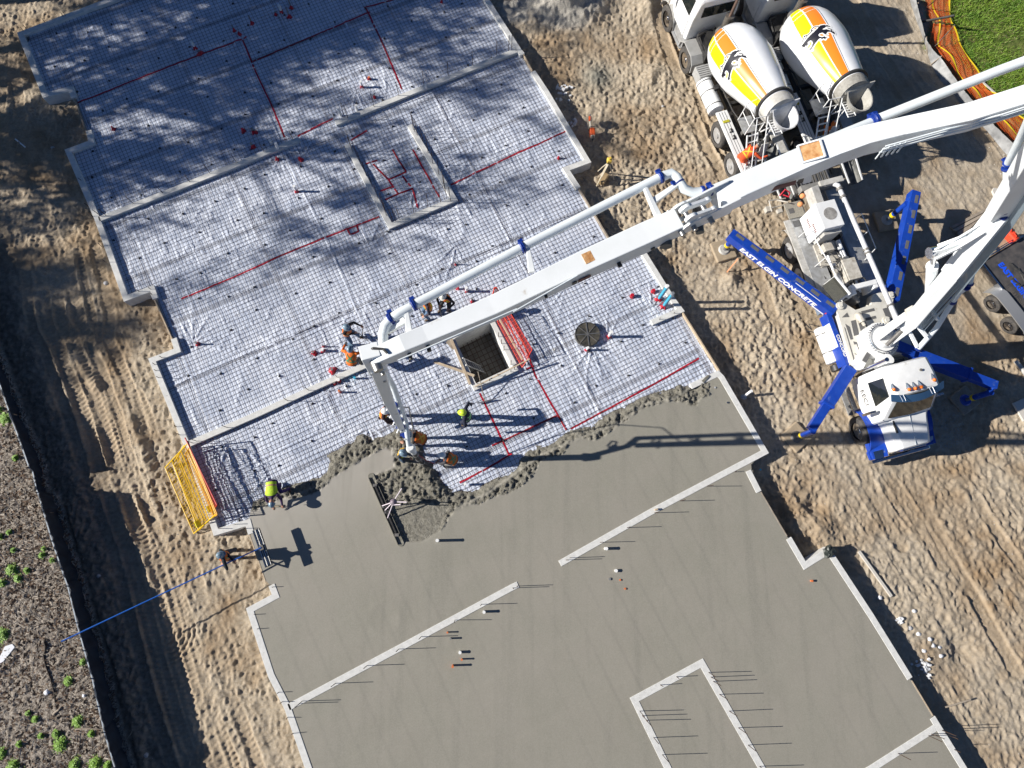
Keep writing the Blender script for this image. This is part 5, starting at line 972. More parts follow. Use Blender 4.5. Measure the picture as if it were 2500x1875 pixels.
    mb=MB();mb.box(-2.1,-1.75,-.78,-.42,1.7,1.75);mb.beam((-1.75,-.6,2.3),(-1.9,-.6,1.75),.3,.04);mb.build('chute_flap',LGREY,t,bevel=.015)
    mb=MB();mb.box(-2.45,-2.2,-2.0,-.1,.7,.85);mb.build('rear_bumper',WHITE,t,bevel=.01)
    mb=MB();mb.beam((-1.2,-.42,1.0),(-3.0,-.42,1.0),.1,.1);mb.beam((-1.2,-1.66,1.0),(-3.0,-1.66,1.0),.1,.1);mb.build('chute_arm',WHITE,t)
    mb=MB()
    for k in range(8): mb.box(-2.55-.0,-2.2,-.45-.0+k*.05-.0,-.43+k*.05,1.05,1.08)
    for k in range(4): mb.box(-3.0,-2.2,-.62+k*.13,-.60+k*.13,.98,1.02)
    mb.build('step_grate',BLACK,t)
    return t
m0=P(1749,331,.52);mixer((m0.x,m0.y,0),R(107.7),'nearer mixer truck with clean white hopper on the left of the pair',1.05,False)
f_=Vector((math.cos(R(107.7)),math.sin(R(107.7)),0));l_=Vector((-f_.y,f_.x,0));m1=Vector((m0.x,m0.y,0))-l_*2.92+f_*-.05
mixer(m1,R(105.6),'mixer truck on the right of the pair with crusted grey hopper',.58,True)
# ================================================================== TRAILER
tp=P(2396,640,.75);trl=thing('trailer','low black utility trailer with blue lettering at the right edge','trailer',(tp.x,tp.y,0),R(-59.8))
DECK=mat('trailer_deck',(.045,.045,.048),.55,0,(3,(.10,.09,.085)),None,.5,(2.5,(.16,.13,.10),.6))
mb=MB();mb.box(0,4.2,0,2.1,.62,.72);mb.build('deck',DECK,trl)
for a_,b_ in((-.04,1.25),(3.2,4.2)): mb=MB();mb.box(a_,b_,-.05,.01,.55,.80);mb.build('side_rail',CHROME,trl)
mb=MB();mb.beam((-.05,0,.78),(-.05,2.1,.78),.05,.06);mb.beam((-.12,.5,.85),(-.12,1.9,.85),.03,.04);mb.build('front_rail',CHROME,trl)
mb=MB();rings=[]
for x,z in((1.0,.45),(1.15,.72),(1.4,.84),(2.2,.86),(2.95,.84),(3.2,.7),(3.3,.45)): rings.append([(x,-.42,z-.04),(x,.02,z),(x,.02,z-.05),(x,-.42,z-.08)])
mb.loft(rings);mb.build('wheel_fender',mat('silver_fender',(.42,.43,.44),.35,.6),trl,smooth=True)
for x in(1.55,2.55): wheel(trl,x,-.42,.34,.34,.22,1,CHROME);wheel(trl,x,2.5,.34,.34,.22,-1,CHROME)
# fix hub side: near side faces -y
mb=MB();mb.box(-1.2,0,1.0,1.1,.5,.6);mb.build('drawbar',BLACK,trl)
text_on('EAST ELGIN CONCRETE',.30,(2.0,.62,.724),(1,0,0),(0,1,0),mat('blue_lettering',(.01,.09,.8),.4),'lettering',trl,.012)
text_on('519 631-0012',.2,(1.7,.3,.724),(1,0,0),(0,1,0),mat('dim_lettering',(.10,.09,.08),.6),'lettering',trl)
mb=MB();mb.tube([(.9,1.1,.74),(1.5,.95,.74),(1.5,.7,.74),(1.1,.6,.74)],.035,8);mb.tube([(.6,.95,.74),(1.5,1.15,.74),(2.1,1.0,.76)],.05,8);mb.build('tie_strap',BLACK,trl)
# board and cans in front of the trailer
def P3(u,v,z): return P(u,v,z)
def flat(name,px,z0,z1,m,label,cat,group=None,bev=.006,**k):
    q=PX(px,z1);c=sum(q,Vector())/len(q);t=thing(name,label,cat,(c.x,c.y,z0),0,group) if False else None
    mb=MB();mb.prism([(p.x-c.x,p.y-c.y) for p in q],0,z1-z0);o=mb.build(name,m,None,bevel=bev);o.location=(c.x,c.y,z0);return tag(o,label,cat,group)
zt=lambda x,y:(2330+x/3.4,520+y/3.4)
flat('plywood_sheet',[zt(235,385),zt(300,250),zt(395,190),zt(500,235),zt(485,255)],.5,.55,mat('plywood_tan',(.40,.32,.22),.8),'tan plywood sheet between the boom pipe and the black trailer','plywood sheet')
zr=lambda x,y:(2200+x/6.14,330+y/6.14)
PG='grey planks lying under the first boom arm'
for k,(a,b,c,d,lab) in enumerate([((735,1370),(1262,1098),(1290,1130),(775,1400),'uppermost of the grey planks under the boom arm'),((780,1410),(1292,1140),(1180,1245),(835,1440),'middle one of the grey planks under the boom arm'),((840,1450),(1180,1255),(1050,1390),(880,1530),'lowest of the grey planks under the boom arm')]):
    flat('plank',[zr(*a),zr(*b),zr(*c),zr(*d)],.12,.2,WOODG if k!=1 else mat('plank_tan',(.42,.36,.29),.8,0,(4,(.34,.29,.23))),lab,'plank',PG)
flat('plank',[zr(1370,830),zr(1390,788),zr(1500,800),zr(1560,900),zr(1410,925)],.05,.14,mat('pale_board',(.55,.52,.47),.7),'pale board end sticking out left of the boom pipe','board')
flat('plank',[(2474,984),(2500,972),(2530,1000),(2530,1035),(2500,1028)],.05,.14,mat('pale_board',(.55,.52,.47),.7),'pale board at the right edge of the picture level with the cab','board')
mb=MB();q=[P(2477,882,.1),P(2503,915,.1)];mb.tube([q[0]+Vector((0,0,.05)),q[1]+Vector((0,0,.05))],.08,12);o=mb.build('pipe_length',LGREY,smooth=True);tag(o,'pale grey pipe length lying at the right edge','pipe')
for k,(x,y,lab) in enumerate(((440,150,'left one of the two red fuel cans by the trailer'),(480,200,'right one of the two red fuel cans by the trailer'))):
    c=P(*zt(x,y),.75);t=thing('fuel_can',lab,'fuel can',(c.x,c.y,.55),R(35),'red fuel cans');mb=MB();mb.box(-.15,.15,-.2,.2,0,.36,bev=.05);mb.build('can_body',mat('can_red',(.75,.07,.03),.45),t,smooth=False,bevel=.02)
    mb=MB();mb.cyl((.05,-.1,.36),.04,.04,10);mb.build('cap',BLACK,t);mb=MB();mb.tube([(-.05,.12,.36),(-.05,.1,.43),(-.05,-.04,.43),(-.05,-.08,.36)],.018,8);mb.build('handle',mat('can_red',(.75,.07,.03),.45),t,smooth=True)
# ================================================================== PEOPLE
def ik(a,b,l1,l2,hint):
    a=Vector(a);b=Vector(b);d=b-a;L=d.length
    if L>l1+l2-.01: d=d.normalized()*(l1+l2-.01);b=a+d;L=d.length
    x=(l1*l1-l2*l2+L*L)/(2*L);h=math.sqrt(max(l1*l1-x*x,0));dn=d.normalized();hh=Vector(hint);hh=(hh-dn*hh.dot(dn)).normalized()
    return a+dn*x+hh*h,b
def person(label,head,zf,face,lean=15,crouch=0.,hands=((.35,.2,1.0),(.35,-.2,1.0)),whands=None,feet=((.0,.14),(.05,-.14)),hat=(.75,.75,.73),torso=(.02,.02,.03),pants=(.03,.04,.07),sleeve=None,vest=None,stripe=(.30,.40,.03),glove=None,look=.6,hood=False,kneel=False,xback=True,legs_right=None):
    s=1.0;L=math.radians(lean);hh=.93*(1-crouch);pel=Vector((-.27*math.sin(L)-.03,0,hh))
    sd=Vector((math.sin(L),0,math.cos(L)));ft=Vector((math.cos(L),0,-math.sin(L)))   # spine dir, belly dir
    neck=pel+sd*.54;Lh=L*look;hd=Vector((math.sin(Lh),0,math.cos(Lh)));hf=Vector((math.cos(Lh),0,-math.sin(Lh)));hc=neck+hd*.15+hf*.02
    fz=R(face);M_=Matrix.Rotation(fz,4,'Z');hw=P(head[0],head[1],zf+hc.z+.05);off=M_@hc;loc=Vector((hw.x-off.x,hw.y-off.y,zf))
    root=thing('person',label,'person',loc,fz,'site workers')
    inv=ROOTS[root.name].inverted()
    if whands: hands=[tuple(inv@Vector(w)) if w else h for w,h in zip(whands,hands)]
    segs=[] # (a,b,ra,rb,label)
    mb=MB();Y=Vector((0,1,0))
    prof=[(-.06,.15,.115),(.02,.17,.125),(.12,.155,.11),(.25,.17,.12),(.38,.195,.125),(.46,.18,.11),(.52,.10,.075),(.56,.06,.06)]
    mb.loft([[pel+sd*t+Y*(a*math.cos(q))+ft*(b*math.sin(q)) for q in [2*math.pi*j/16 for j in range(16)]] for t,a,b in prof])
    segs.append((pel+sd*.0,neck-sd*.02,'torso'))
    mb.tube([neck-sd*.04,hc],[.06,.055],10)
    mb.sphere(hc,.1,(1,.82,1.18),14);mb.sphere(hc+hf*.098-hd*.01,.02,(1,.8,1.3),8)
    mb.sphere(hc+hf*.055-hd*.075,.05,(1,.9,.8),8)
    for y in(-.082,.082): mb.sphere(hc+Y*y,.025,(.7,.5,1.2),8)
    segs.append((neck,hc+hd*.1,'head'))
    wr=[]
    for i,sy in enumerate((1,-1)):
        sh=pel+sd*.455+Y*(.185*sy);h=Vector(hands[i]);el,h=ik(sh,h,.29,.27,(-.3,sy*.7,-.6))
        mb.tube([sh-Y*sy*.03,sh,el,h],[.06,.066,.05,.034],10);segs+= [(sh,el,'sleeve'),(el,h,'fore')];dh=(h-el).normalized();wr.append((h,dh,sy))
        hp=pel+Y*(.095*sy)-sd*.03;
        if legs_right: fo=Vector(legs_right[i])
        else: fo=Vector((feet[i][0],feet[i][1],.08))
        kn,fo=ik(hp,fo,.45,.43,(1,.1*sy,.15));mb.tube([hp,hp.lerp(kn,.5),kn,kn.lerp(fo,.4),fo],[.10,.085,.065,.062,.048],10);segs.append((hp,kn,'leg'));segs.append((kn,fo+Vector((0,0,.04)),'leg'))
        td=Vector((1,.12*sy,0)).normalized();mb.tube([fo+Vector((-.06,0,-.03)),fo+Vector((0,0,-.02)),fo+td*.10+Vector((0,0,-.035)),fo+td*.17+Vector((0,0,-.045))],[.042,.05,.045,.03],10);segs.append((fo+Vector((-.05,0,-.03)),fo+td*.17+Vector((0,0,-.04)),'boot'))
    o=mb.build('tmp',SKIN,None);md=o.modifiers.new('r','REMESH');md.mode='VOXEL';md.voxel_size=.017
    sm=o.modifiers.new('s','SMOOTH');sm.iterations=2;sm.factor=.5
    me=bpy.data.meshes.new_from_object(o.evaluated_get(bpy.context.evaluated_depsgraph_get()));bpy.data.objects.remove(o)
    nv=len(me.vertices);co=np.empty(nv*3);me.vertices.foreach_get('co',co);co=co.reshape(-1,3);nl=len(me.polygons);cen=np.empty(nl*3);me.polygons.foreach_get('center',cen);cen=cen.reshape(-1,3)
    best=np.full(nl,9.);lab=np.zeros(nl,int);names=['torso','head','sleeve','fore','leg','boot']
    for a,b,nm in segs:
        a=np.array(a);b=np.array(b);d=b-a;t=np.clip(((cen-a)@d)/(d@d),0,1);dist=np.linalg.norm(cen-a-t[:,None]*d,axis=1)-(.05 if nm=='torso' else 0.)
        m=dist<best;best[m]=dist[m];lab[m]=names.index(nm)
    fs=[tuple(p.vertices) for p in me.polygons];B=MB();B.v=[tuple(c) for c in co];B.f=fs;B.m=list(lab)
    for h,dh,sy in wr:  # hands: palm, four fingers, thumb
        side=dh.cross(Vector((0,0,1)));side=side.normalized() if side.length>.05 else Vector((0,1,0));nrm=side.cross(dh).normalized()
        B.loft([[h+dh*t+side*(w_*math.cos(q))+nrm*(.014*math.sin(q)) for q in [2*math.pi*j/8 for j in range(8)]] for t,w_ in((-.01,.028),(.03,.038),(.075,.042),(.09,.038))],True,6)
        for k in range(4):
            b0=h+dh*.08+side*(.03-.02*k);ln=(.065,.075,.07,.055)[k];B.tube([b0,b0+dh*ln*.5-nrm*.006,b0+dh*ln*.8-nrm*.03,b0+dh*ln*.8-nrm*.05],[.010,.0095,.009,.007],6,6)
        tb=h+dh*.025+side*.034*sy;B.tube([tb,tb+side*sy*.03+dh*.03,tb+side*sy*.03+dh*.055-nrm*.02],[.012,.011,.008],6,6)
    for y in(-.033,.033): B.sphere(hc+hf*.088+Y*y+hd*.012,.011,n=6,mi=7)
    B.tube([hc+hf*.094-hd*.05-Y*.025,hc+hf*.10-hd*.05,hc+hf*.094-hd*.05+Y*.025],.006,6,8)
    def cm(nm,c,r=.85): return mat('%s_%02x%02x%02x'%(nm,*[int(x*255) for x in c]),c,r,0,(18,tuple(x*.72 for x in c)),(35,.35))
    slv=sleeve or torso
    B.build('body',[cm('cloth',torso),SKIN,cm('cloth',slv),cm('cloth',slv),cm('trouser',pants),mat('work_boot',(.12,.08,.05),.8),mat('glove',glove,.8) if glove else SKIN,BLACK,mat('lip',(.3,.1,.09),.6)],root,smooth=True)
    # hair under the helmet + hard hat
    hm_=mat('hard_hat_%02x%02x%02x'%tuple(int(x*255) for x in hat),hat,.3);up=hd;B=MB()
    hb=hc+hd*.045
    def ring(r1,r2,h_,fw=0): return [hb+hd*h_+hf*((r1+ (fw if math.cos(q)>0 else 0)*math.cos(q))*math.cos(q))+Y*(r2*math.sin(q)) for q in [2*math.pi*j/20 for j in range(20)]]
    B.loft([ring(.13,.118,-.012,.05),ring(.132,.12,-.004,.05),ring(.122,.108,.004),ring(.12,.106,.04),ring(.105,.094,.085),ring(.075,.066,.115),ring(.03,.027,.13)]);hh_=B.build('hard_hat',hm_,root,smooth=True)
    B=MB();B.tube([hb+hf*(.115*math.cos(q))+hd*(.012+.125*math.sin(q)) for q in [math.pi*j/10 for j in range(1,10)]],.014,6);B.build('hat_ridge',hm_,hh_,smooth=True)
    if hood: B=MB();B.sphere(hc-hf*.03-hd*.03,.11,(1,.95,1),12);B.build('hair',mat('hair',(.03,.02,.015),.9),root,smooth=True)
    if vest:
        B=MB();pv=[(.02,.185,.142),(.12,.172,.128),(.25,.186,.136),(.38,.207,.14),(.455,.190,.125),(.50,.11,.088)]
        def vp(t,q,o=0.):
            for (t0,a0,b0),(t1,a1,b1) in zip(pv[:-1],pv[1:]):
                if t<=t1: k=(t-t0)/(t1-t0);break
            a=a0+(a1-a0)*k+o;b=b0+(b1-b0)*k+o;return pel+sd*t+Y*(a*math.cos(q))+ft*(b*math.sin(q))
        out=[[vp(t,q) for q in [2*math.pi*j/22 for j in range(22)]] for t,_,_ in pv];inn=[[vp(t,q,-.012) for q in [2*math.pi*j/22 for j in range(22)]] for t,_,_ in pv[::-1]]
        B.loft(out+inn,False);vv=B.build('safety_vest',cm('vest',vest,.7),root,smooth=True)
        def sp(pts,w_,m,nm='reflective_stripe'):
            B=MB();a_,b_=[],[]
            for i,(t,q) in enumerate(pts):
                p=vp(t,q,.006);nx=vp(*pts[min(i+1,len(pts)-1)],.006);pvv=vp(*pts[max(i-1,0)],.006);d=(nx-pvv).normalized();n_=(p-(pel+sd*t)).normalized();s_=d.cross(n_).normalized()*w_/2;a_.append(p+s_);b_.append(p-s_)
            n=len(a_);B.add(a_+b_,[(i,i+1,n+i+1,n+i) for i in range(n-1)]);B.build(nm,m,vv,smooth=True)
        ms=mat('stripe_%02x%02x'%(int(stripe[0]*255),int(stripe[1]*255)),stripe,.5)
        sp([(.14,2*math.pi*j/24) for j in range(25)],.05,ms)
        bk=-math.pi/2
        if xback:
            sp([(.46-.32*k/8,bk-.75+1.5*k/8) for k in range(9)],.05,ms);sp([(.46-.32*k/8,bk+.75-1.5*k/8) for k in range(9)],.05,ms)
        for q in(math.pi/2-.7,math.pi/2+.7): sp([(.47-.33*k/6,q) for k in range(7)],.045,ms)
    return root
NV=(.015,.02,.045);JE=(.10,.17,.28);GRH=(.17,.25,.32);WH=(.78,.78,.77);OR=(.80,.17,.015);YO=(.75,.42,.03);LM=(.50,.72,.03);GR2=(.05,.22,.10)
ZF=Z_M+.03
def W(u,v,z): p=P(u,v,z);return (p.x,p.y,p.z)
person('dark shirted worker in orange vest reaching out with a rake',(845,799),ZF,-25,10,.03,whands=(W(880,795,1.35),W(876,812,1.1)),feet=((.1,.2),(-.1,-.22)),hat=GRH,torso=(.02,.018,.02),pants=JE,vest=OR,stripe=(.45,.5,.15))
person('worker in bright orange jacket with green cross standing over the left wall end',(854,852),ZF+.05,80,38,.08,hands=((.4,.35,.9),(.45,-.25,.85)),hat=GRH,torso=OR,sleeve=OR,pants=(.16,.15,.13),vest=OR,stripe=GR2,glove=(.1,.1,.1),look=-.2)
person('worker in orange vest and blue jeans half hidden under the boom pipe',(1035,734),ZF,200,8,.0,hands=((.2,.28,.95),(.15,-.3,.9)),feet=((.05,.12),(.12,-.12)),hat=(.70,.35,.28),torso=(.05,.04,.06),pants=JE,vest=OR,stripe=LM)
person('worker in black with orange and lime vest leaning on a tool behind the boom',(1082,722),ZF,250,14,.04,hands=((.25,.25,1.0),(.3,-.1,1.1)),whands=(None,W(1072,745,1.3)),feet=((.1,.22),(.1,-.22)),hat=(.6,.6,.55),torso=(.02,.02,.025),pants=(.03,.03,.035),vest=OR,stripe=LM)
person('worker in white helmet and orange vest left of the hanging hose arm',(939,1003),ZF,-10,12,.05,hands=((.4,.25,1.1),(.42,-.2,1.1)),hat=WH,torso=(.04,.02,.02),pants=(.06,.05,.05),vest=OR,stripe=LM)
person('worker in orange vest bending behind the white hose pipe',(1001,1061),ZF,170,38,.1,hands=((.45,.25,.9),(.45,-.1,.8)),hat=GRH,torso=(.04,.03,.03),pants=(.03,.03,.05),vest=OR,stripe=YO)
person('worker in grey helmet and yellow orange vest guiding the hose end',(983,1105),ZF,-40,10,.05,whands=(W(1020,1112,1.15),W(1014,1122,1.0)),feet=((.05,.22),(-.15,-.2)),hat=GRH,torso=(.05,.06,.07),pants=(.04,.07,.11),vest=YO,stripe=LM)
person('worker in white helmet with green striped orange vest right of the hose end',(1081,1111),ZF,165,34,.1,whands=(W(1055,1130,.85),W(1052,1140,.8)),feet=((.05,.2),(-.05,-.22)),hat=WH,torso=(.05,.05,.06),pants=(.20,.19,.18),vest=OR,stripe=GR2)
person('worker in lime helmet and navy clothes standing right of the boom shadow',(1130,1007),ZF,175,12,.03,hands=((.1,.42,.9),(-.15,-.42,.95)),feet=((.0,.15),(-.1,-.2)),hat=(.55,.72,.05),torso=NV,pants=NV,vest=NV,stripe=(.3,.75,.25),glove=(.02,.02,.02))
person('worker in lime vest and purple trousers bent double over the wet edge',(662,1226),ZF,-82,80,.33,hands=((.62,.22,.12),(.5,-.1,.35)),legs_right=((-.05,.42,.08),(-.25,.12,.08)),hat=GRH,torso=(.06,.03,.10),pants=(.055,.025,.13),vest=LM,stripe=(.45,.22,.14),xback=False,look=1.)
person('worker in orange vest on the bare dirt holding the long blue float pole',(537,1355),.02,22,8,.03,whands=(W(569,1368,1.25),W(545,1378,1.2)),hat=GRH,torso=(.03,.05,.07),sleeve=(.02,.03,.04),pants=(.05,.06,.08),vest=OR,stripe=GR2)
person('mixer driver in a red orange jacket stooping on the rear steps of the nearer mixer',(1852,353),.98,30,62,.12,hands=((.5,.25,.6),(.55,-.45,.95)),hat=(.05,.05,.05),torso=(.80,.11,.03),sleeve=(.80,.11,.03),pants=(.75,.11,.03),vest=(.80,.11,.03),stripe=YO,glove=(.6,.4,.1))
person('mixer driver in an orange jacket looking up between the two mixers',(2037,303),.02,60,12,.0,hands=((.35,.3,1.25),(.3,-.3,.9)),hat=(.80,.20,.04),torso=OR,sleeve=OR,pants=(.03,.03,.04),vest=OR,stripe=YO,look=-.6)
# ================================================================== TOOLS AND SMALL THINGS
def toolrake(label,a,b,hd_w,px_head=True,name='concrete_rake'):
    a=Vector(a);b=Vector(b);t=thing(name,label,'rake',(b.x,b.y,b.z));mb=MB();mb.tube([a,b],.014,8);mb.build('handle',WOODG,t,world=True)
    d=(b-a);d.z=0;d.normalize();s=Vector((-d.y,d.x,0));mb=MB();mb.beam(b-s*hd_w/2,b+s*hd_w/2,.03,.10);mb.build('rake_head',STEEL,t,world=True);return t
toolrake('rake held by the worker left of the boom elbow',W(884,790,1.5),W(886,822,.5),.45)
toolrake('rake under the boom held by the worker in black',W(1072,745,1.45),W(1080,782,.46),.4)
toolrake('rake lying across the membrane below the pit',W(1167,907,1.0),W(1184,980,.46),.55)
# bull float
bf=thing('bull_float','striped aluminium bull float on a long blue pole','bull float',W(642,1338,.9))
c=P(640,1337,1.08);fd=Vector((math.cos(R(-66)),math.sin(R(-66)),0));fs=Vector((-fd.y,fd.x,0))
for k in range(4):
    mb=MB();o_=fs*(-.09+.06*k);mb.beam(c-fd*.62+o_,c+fd*.62+o_,.028,.03);mb.build('float_rib',ALU if k%2 else CHROME,bf,world=True)
mb=MB();mb.beam(c-fd*.64-Vector((0,0,.03)),c+fd*.64-Vector((0,0,.03)),.25,.02);mb.build('float_blade',BLACK,bf,world=True)
mb=MB();mb.beam(c-fd*.08+Vector((0,0,.06)),c+fd*.08+Vector((0,0,.06)),.12,.08);mb.build('float_bracket',DGREY,bf,world=True)
mb=MB();mb.tube([c+Vector((0,0,.1)),P(569,1368,1.25),P(340,1476,1.4),P(150,1566,1.5)],.022,8);mb.build('pole',mat('pole_blue',(.02,.13,.52),.35,.3),bf,world=True,smooth=True)
# power screed
sc=thing('power_screed','long grimy vibrating screed with a purple motor on the wet concrete','screed',W(947,1245,.5))
a=P(906,1163,.52);b=P(978,1326,.52);dd=(b-a).normalized();ss=Vector((-dd.y,dd.x,0));GRIM=mat('grimy_screed',(.12,.115,.09),.6,.2,(6,(.28,.27,.23)))
n=10;mb=MB();pl=[a+(-dd*math.sin(q)+ss*math.cos(q))*.11 for q in [math.pi*k/n for k in range(n+1)]]+[b+(dd*math.sin(q)-ss*math.cos(q))*.11 for q in [math.pi*k/n for k in range(n+1)]]
mb.prism([(p.x,p.y) for p in pl],.49,.505);mb.build('screed_plate',GRIM,sc,world=True)
for s_ in(-.1,.1): mb=MB();mb.beam(a+ss*s_+Vector((0,0,.02)),b+ss*s_+Vector((0,0,.02)),.018,.06);mb.build('screed_lip',GRIM,sc,world=True)
mb=MB();mb.beam(a.lerp(b,.15)+Vector((0,0,.05)),b.lerp(a,.15)+Vector((0,0,.05)),.05,.08);mb.build('screed_shaft',BLACK,sc,world=True)
for q in(.14,.46,.54,.88): p=a.lerp(b,q)+Vector((0,0,.05));mb=MB();mb.box(p.x-.07,p.x+.07,p.y-.05,p.y+.05,.5,.6);mb.build('shaft_mount',DGREY,sc,world=True)
m_=P(961,1225,1.1);base=P(940,1246,.58);mb=MB();mb.sphere(m_,.12,(1,.9,1.0),14);mb.build('motor',mat('purple_motor',(.10,.04,.11),.5,0,(9,(.25,.22,.24))),sc,world=True,smooth=True)
PINK=mat('pale_pink_tube',(.62,.55,.60),.4)
for q in([base,m_+Vector((-.02,0,-.05)),P(981,1192,1.35)],[base+Vector((.1,-.25,0)),m_],[m_,P(993,1226,1.3)],[m_+Vector((0,-.1,0)),P(978,1232,1.25)],[base-Vector((.1,-.15,0)),m_]): mb=MB();mb.tube(q,.018,8);mb.build('handle_tube',PINK,sc,world=True,smooth=True)
mb=MB();mb.tube([P(940,1225,.6),P(950,1215,.9),P(958,1222,1.2)],.012,6);mb.build('throttle_cable',BLACK,sc,world=True)
mb=MB();p=W(700,1236,.5);h=P(671,1232,.52);mb.beam(P(662,1236,.52),P(690,1236,.52),.10,.015);t=thing('hand_float','dark hand float on the wet concrete by the bent worker','hand float',W(676,1236,.5));mb.build('blade',GRIM,t,world=True);mb=MB();mb.tube([P(670,1236,.53),P(672,1236,.6),P(680,1236,.6),P(682,1236,.53)],.014,6);mb.build('handle',WOOD,t,world=True)
# pipes
def stub(u,v,z,h,r,m,label,boot=0,cap=None,cat='pipe stub',group='pipe stubs standing out of the floor',name='pipe_stub',lean=(0,0)):
    p=P(u,v,z);t=thing(name,label,cat,(p.x,p.y,z-.03),0,group);mb=MB();q=Vector((lean[0],lean[1],0))
    mb.tube([(0,0,0),(q.x*.9,q.y*.9,h*.9),(q.x,q.y,h)],[r,r,r],14);mb.build('pipe',m,t,smooth=True)
    if cap: mb=MB();mb.lathe((q.x,q.y,h-.07),(q.x,q.y,h+.03),[(0,r*1.15),(.8,r*1.15),(1,r*.9)],16);mb.build('cap',cap,t,smooth=True)
    else: mb=MB();mb.lathe((q.x,q.y,h-.02),(q.x,q.y,h+.004),[(0,r*1.02),(.6,r*1.12),(1,r*1.12)],14);mb.build('rim',m,t,smooth=True)
    if boot:
        B=MB();n=11;rs=[boot*random.uniform(.45,1.2) for _ in range(n)];B.loft([[(rs[k]*math.cos(2*math.pi*k/n),rs[k]*math.sin(2*math.pi*k/n),.04) for k in range(n)],[(rs[k]*.8*math.cos(2*math.pi*k/n),rs[k]*.8*math.sin(2*math.pi*k/n),.07) for k in range(n)],[(r*1.25*math.cos(2*math.pi*k/n),r*1.25*math.sin(2*math.pi*k/n),.12+random.uniform(-.02,.05)) for k in range(n)],[(r*1.1*math.cos(2*math.pi*k/n),r*1.1*math.sin(2*math.pi*k/n),.2) for k in range(n)]]);B.build('tape_boot',RED,t)
    return t
i10=lambda x,y:(625+x/2.6544,1250+y/2.6544);i11=lambda x,y:(1250+x/2.6544,1250+y/2.6544);i7=lambda x,y:(1250+x/2.6544,625+y/2.6544);i6=lambda x,y:(625+x/2.6544,625+y/2.6544);i2=lambda x,y:(625+x/2.6544,y/2.6544);i1=lambda x,y:(x/2.6544,y/2.6544)
S_L=[(i10(1180,185),.45,.05,PVC,'white stub with the long shadow just below the screeded patch'),(i10(1478,645),.27,.045,PVC,'white stub just below the wall in the middle of the lower slab'),(i10(1323,907),.18,.045,PVC,'white stub between the small orange stubs on the lower left slab'),(i11(605,237),.26,.05,PVC,'white stub just below the long wall right of centre'),(i11(672,380),.12,.05,PVC,'short white stub above the two tiny orange stubs'),(i6(1355,1480),.22,.045,PVC,'white stub at the wet edge below the red tape'),
 (i10(1242,778),.2,.025,PVCO,'uppermost orange stub below the wall in the lower left slab'),(i10(1262,818),.2,.03,PVCG,'grey topped stub next to the uppermost orange stub'),(i10(1335,952),.22,.028,PVCO,'orange stub right below the white one on the lower left slab'),(i10(1277,993),.32,.035,PVCO,'lowest and thickest orange stub of the lower left cluster'),
 (i11(632,434),.06,.04,PVCG,'dull grey stub left of the tiny orange ones'),(i11(700,440),.06,.028,PVCO,'tiny orange stub right of the grey one'),(i11(732,497),.06,.03,PVCO,'tiny orange stub with a pale centre, lowest of its cluster'),((1980,1418),.12,.035,PVCO,'lone orange stub below the notch at the right of the slab')]
for (u,v),h,r,m,lb in S_L: stub(u,v,Z_S,h,r,m,lb)
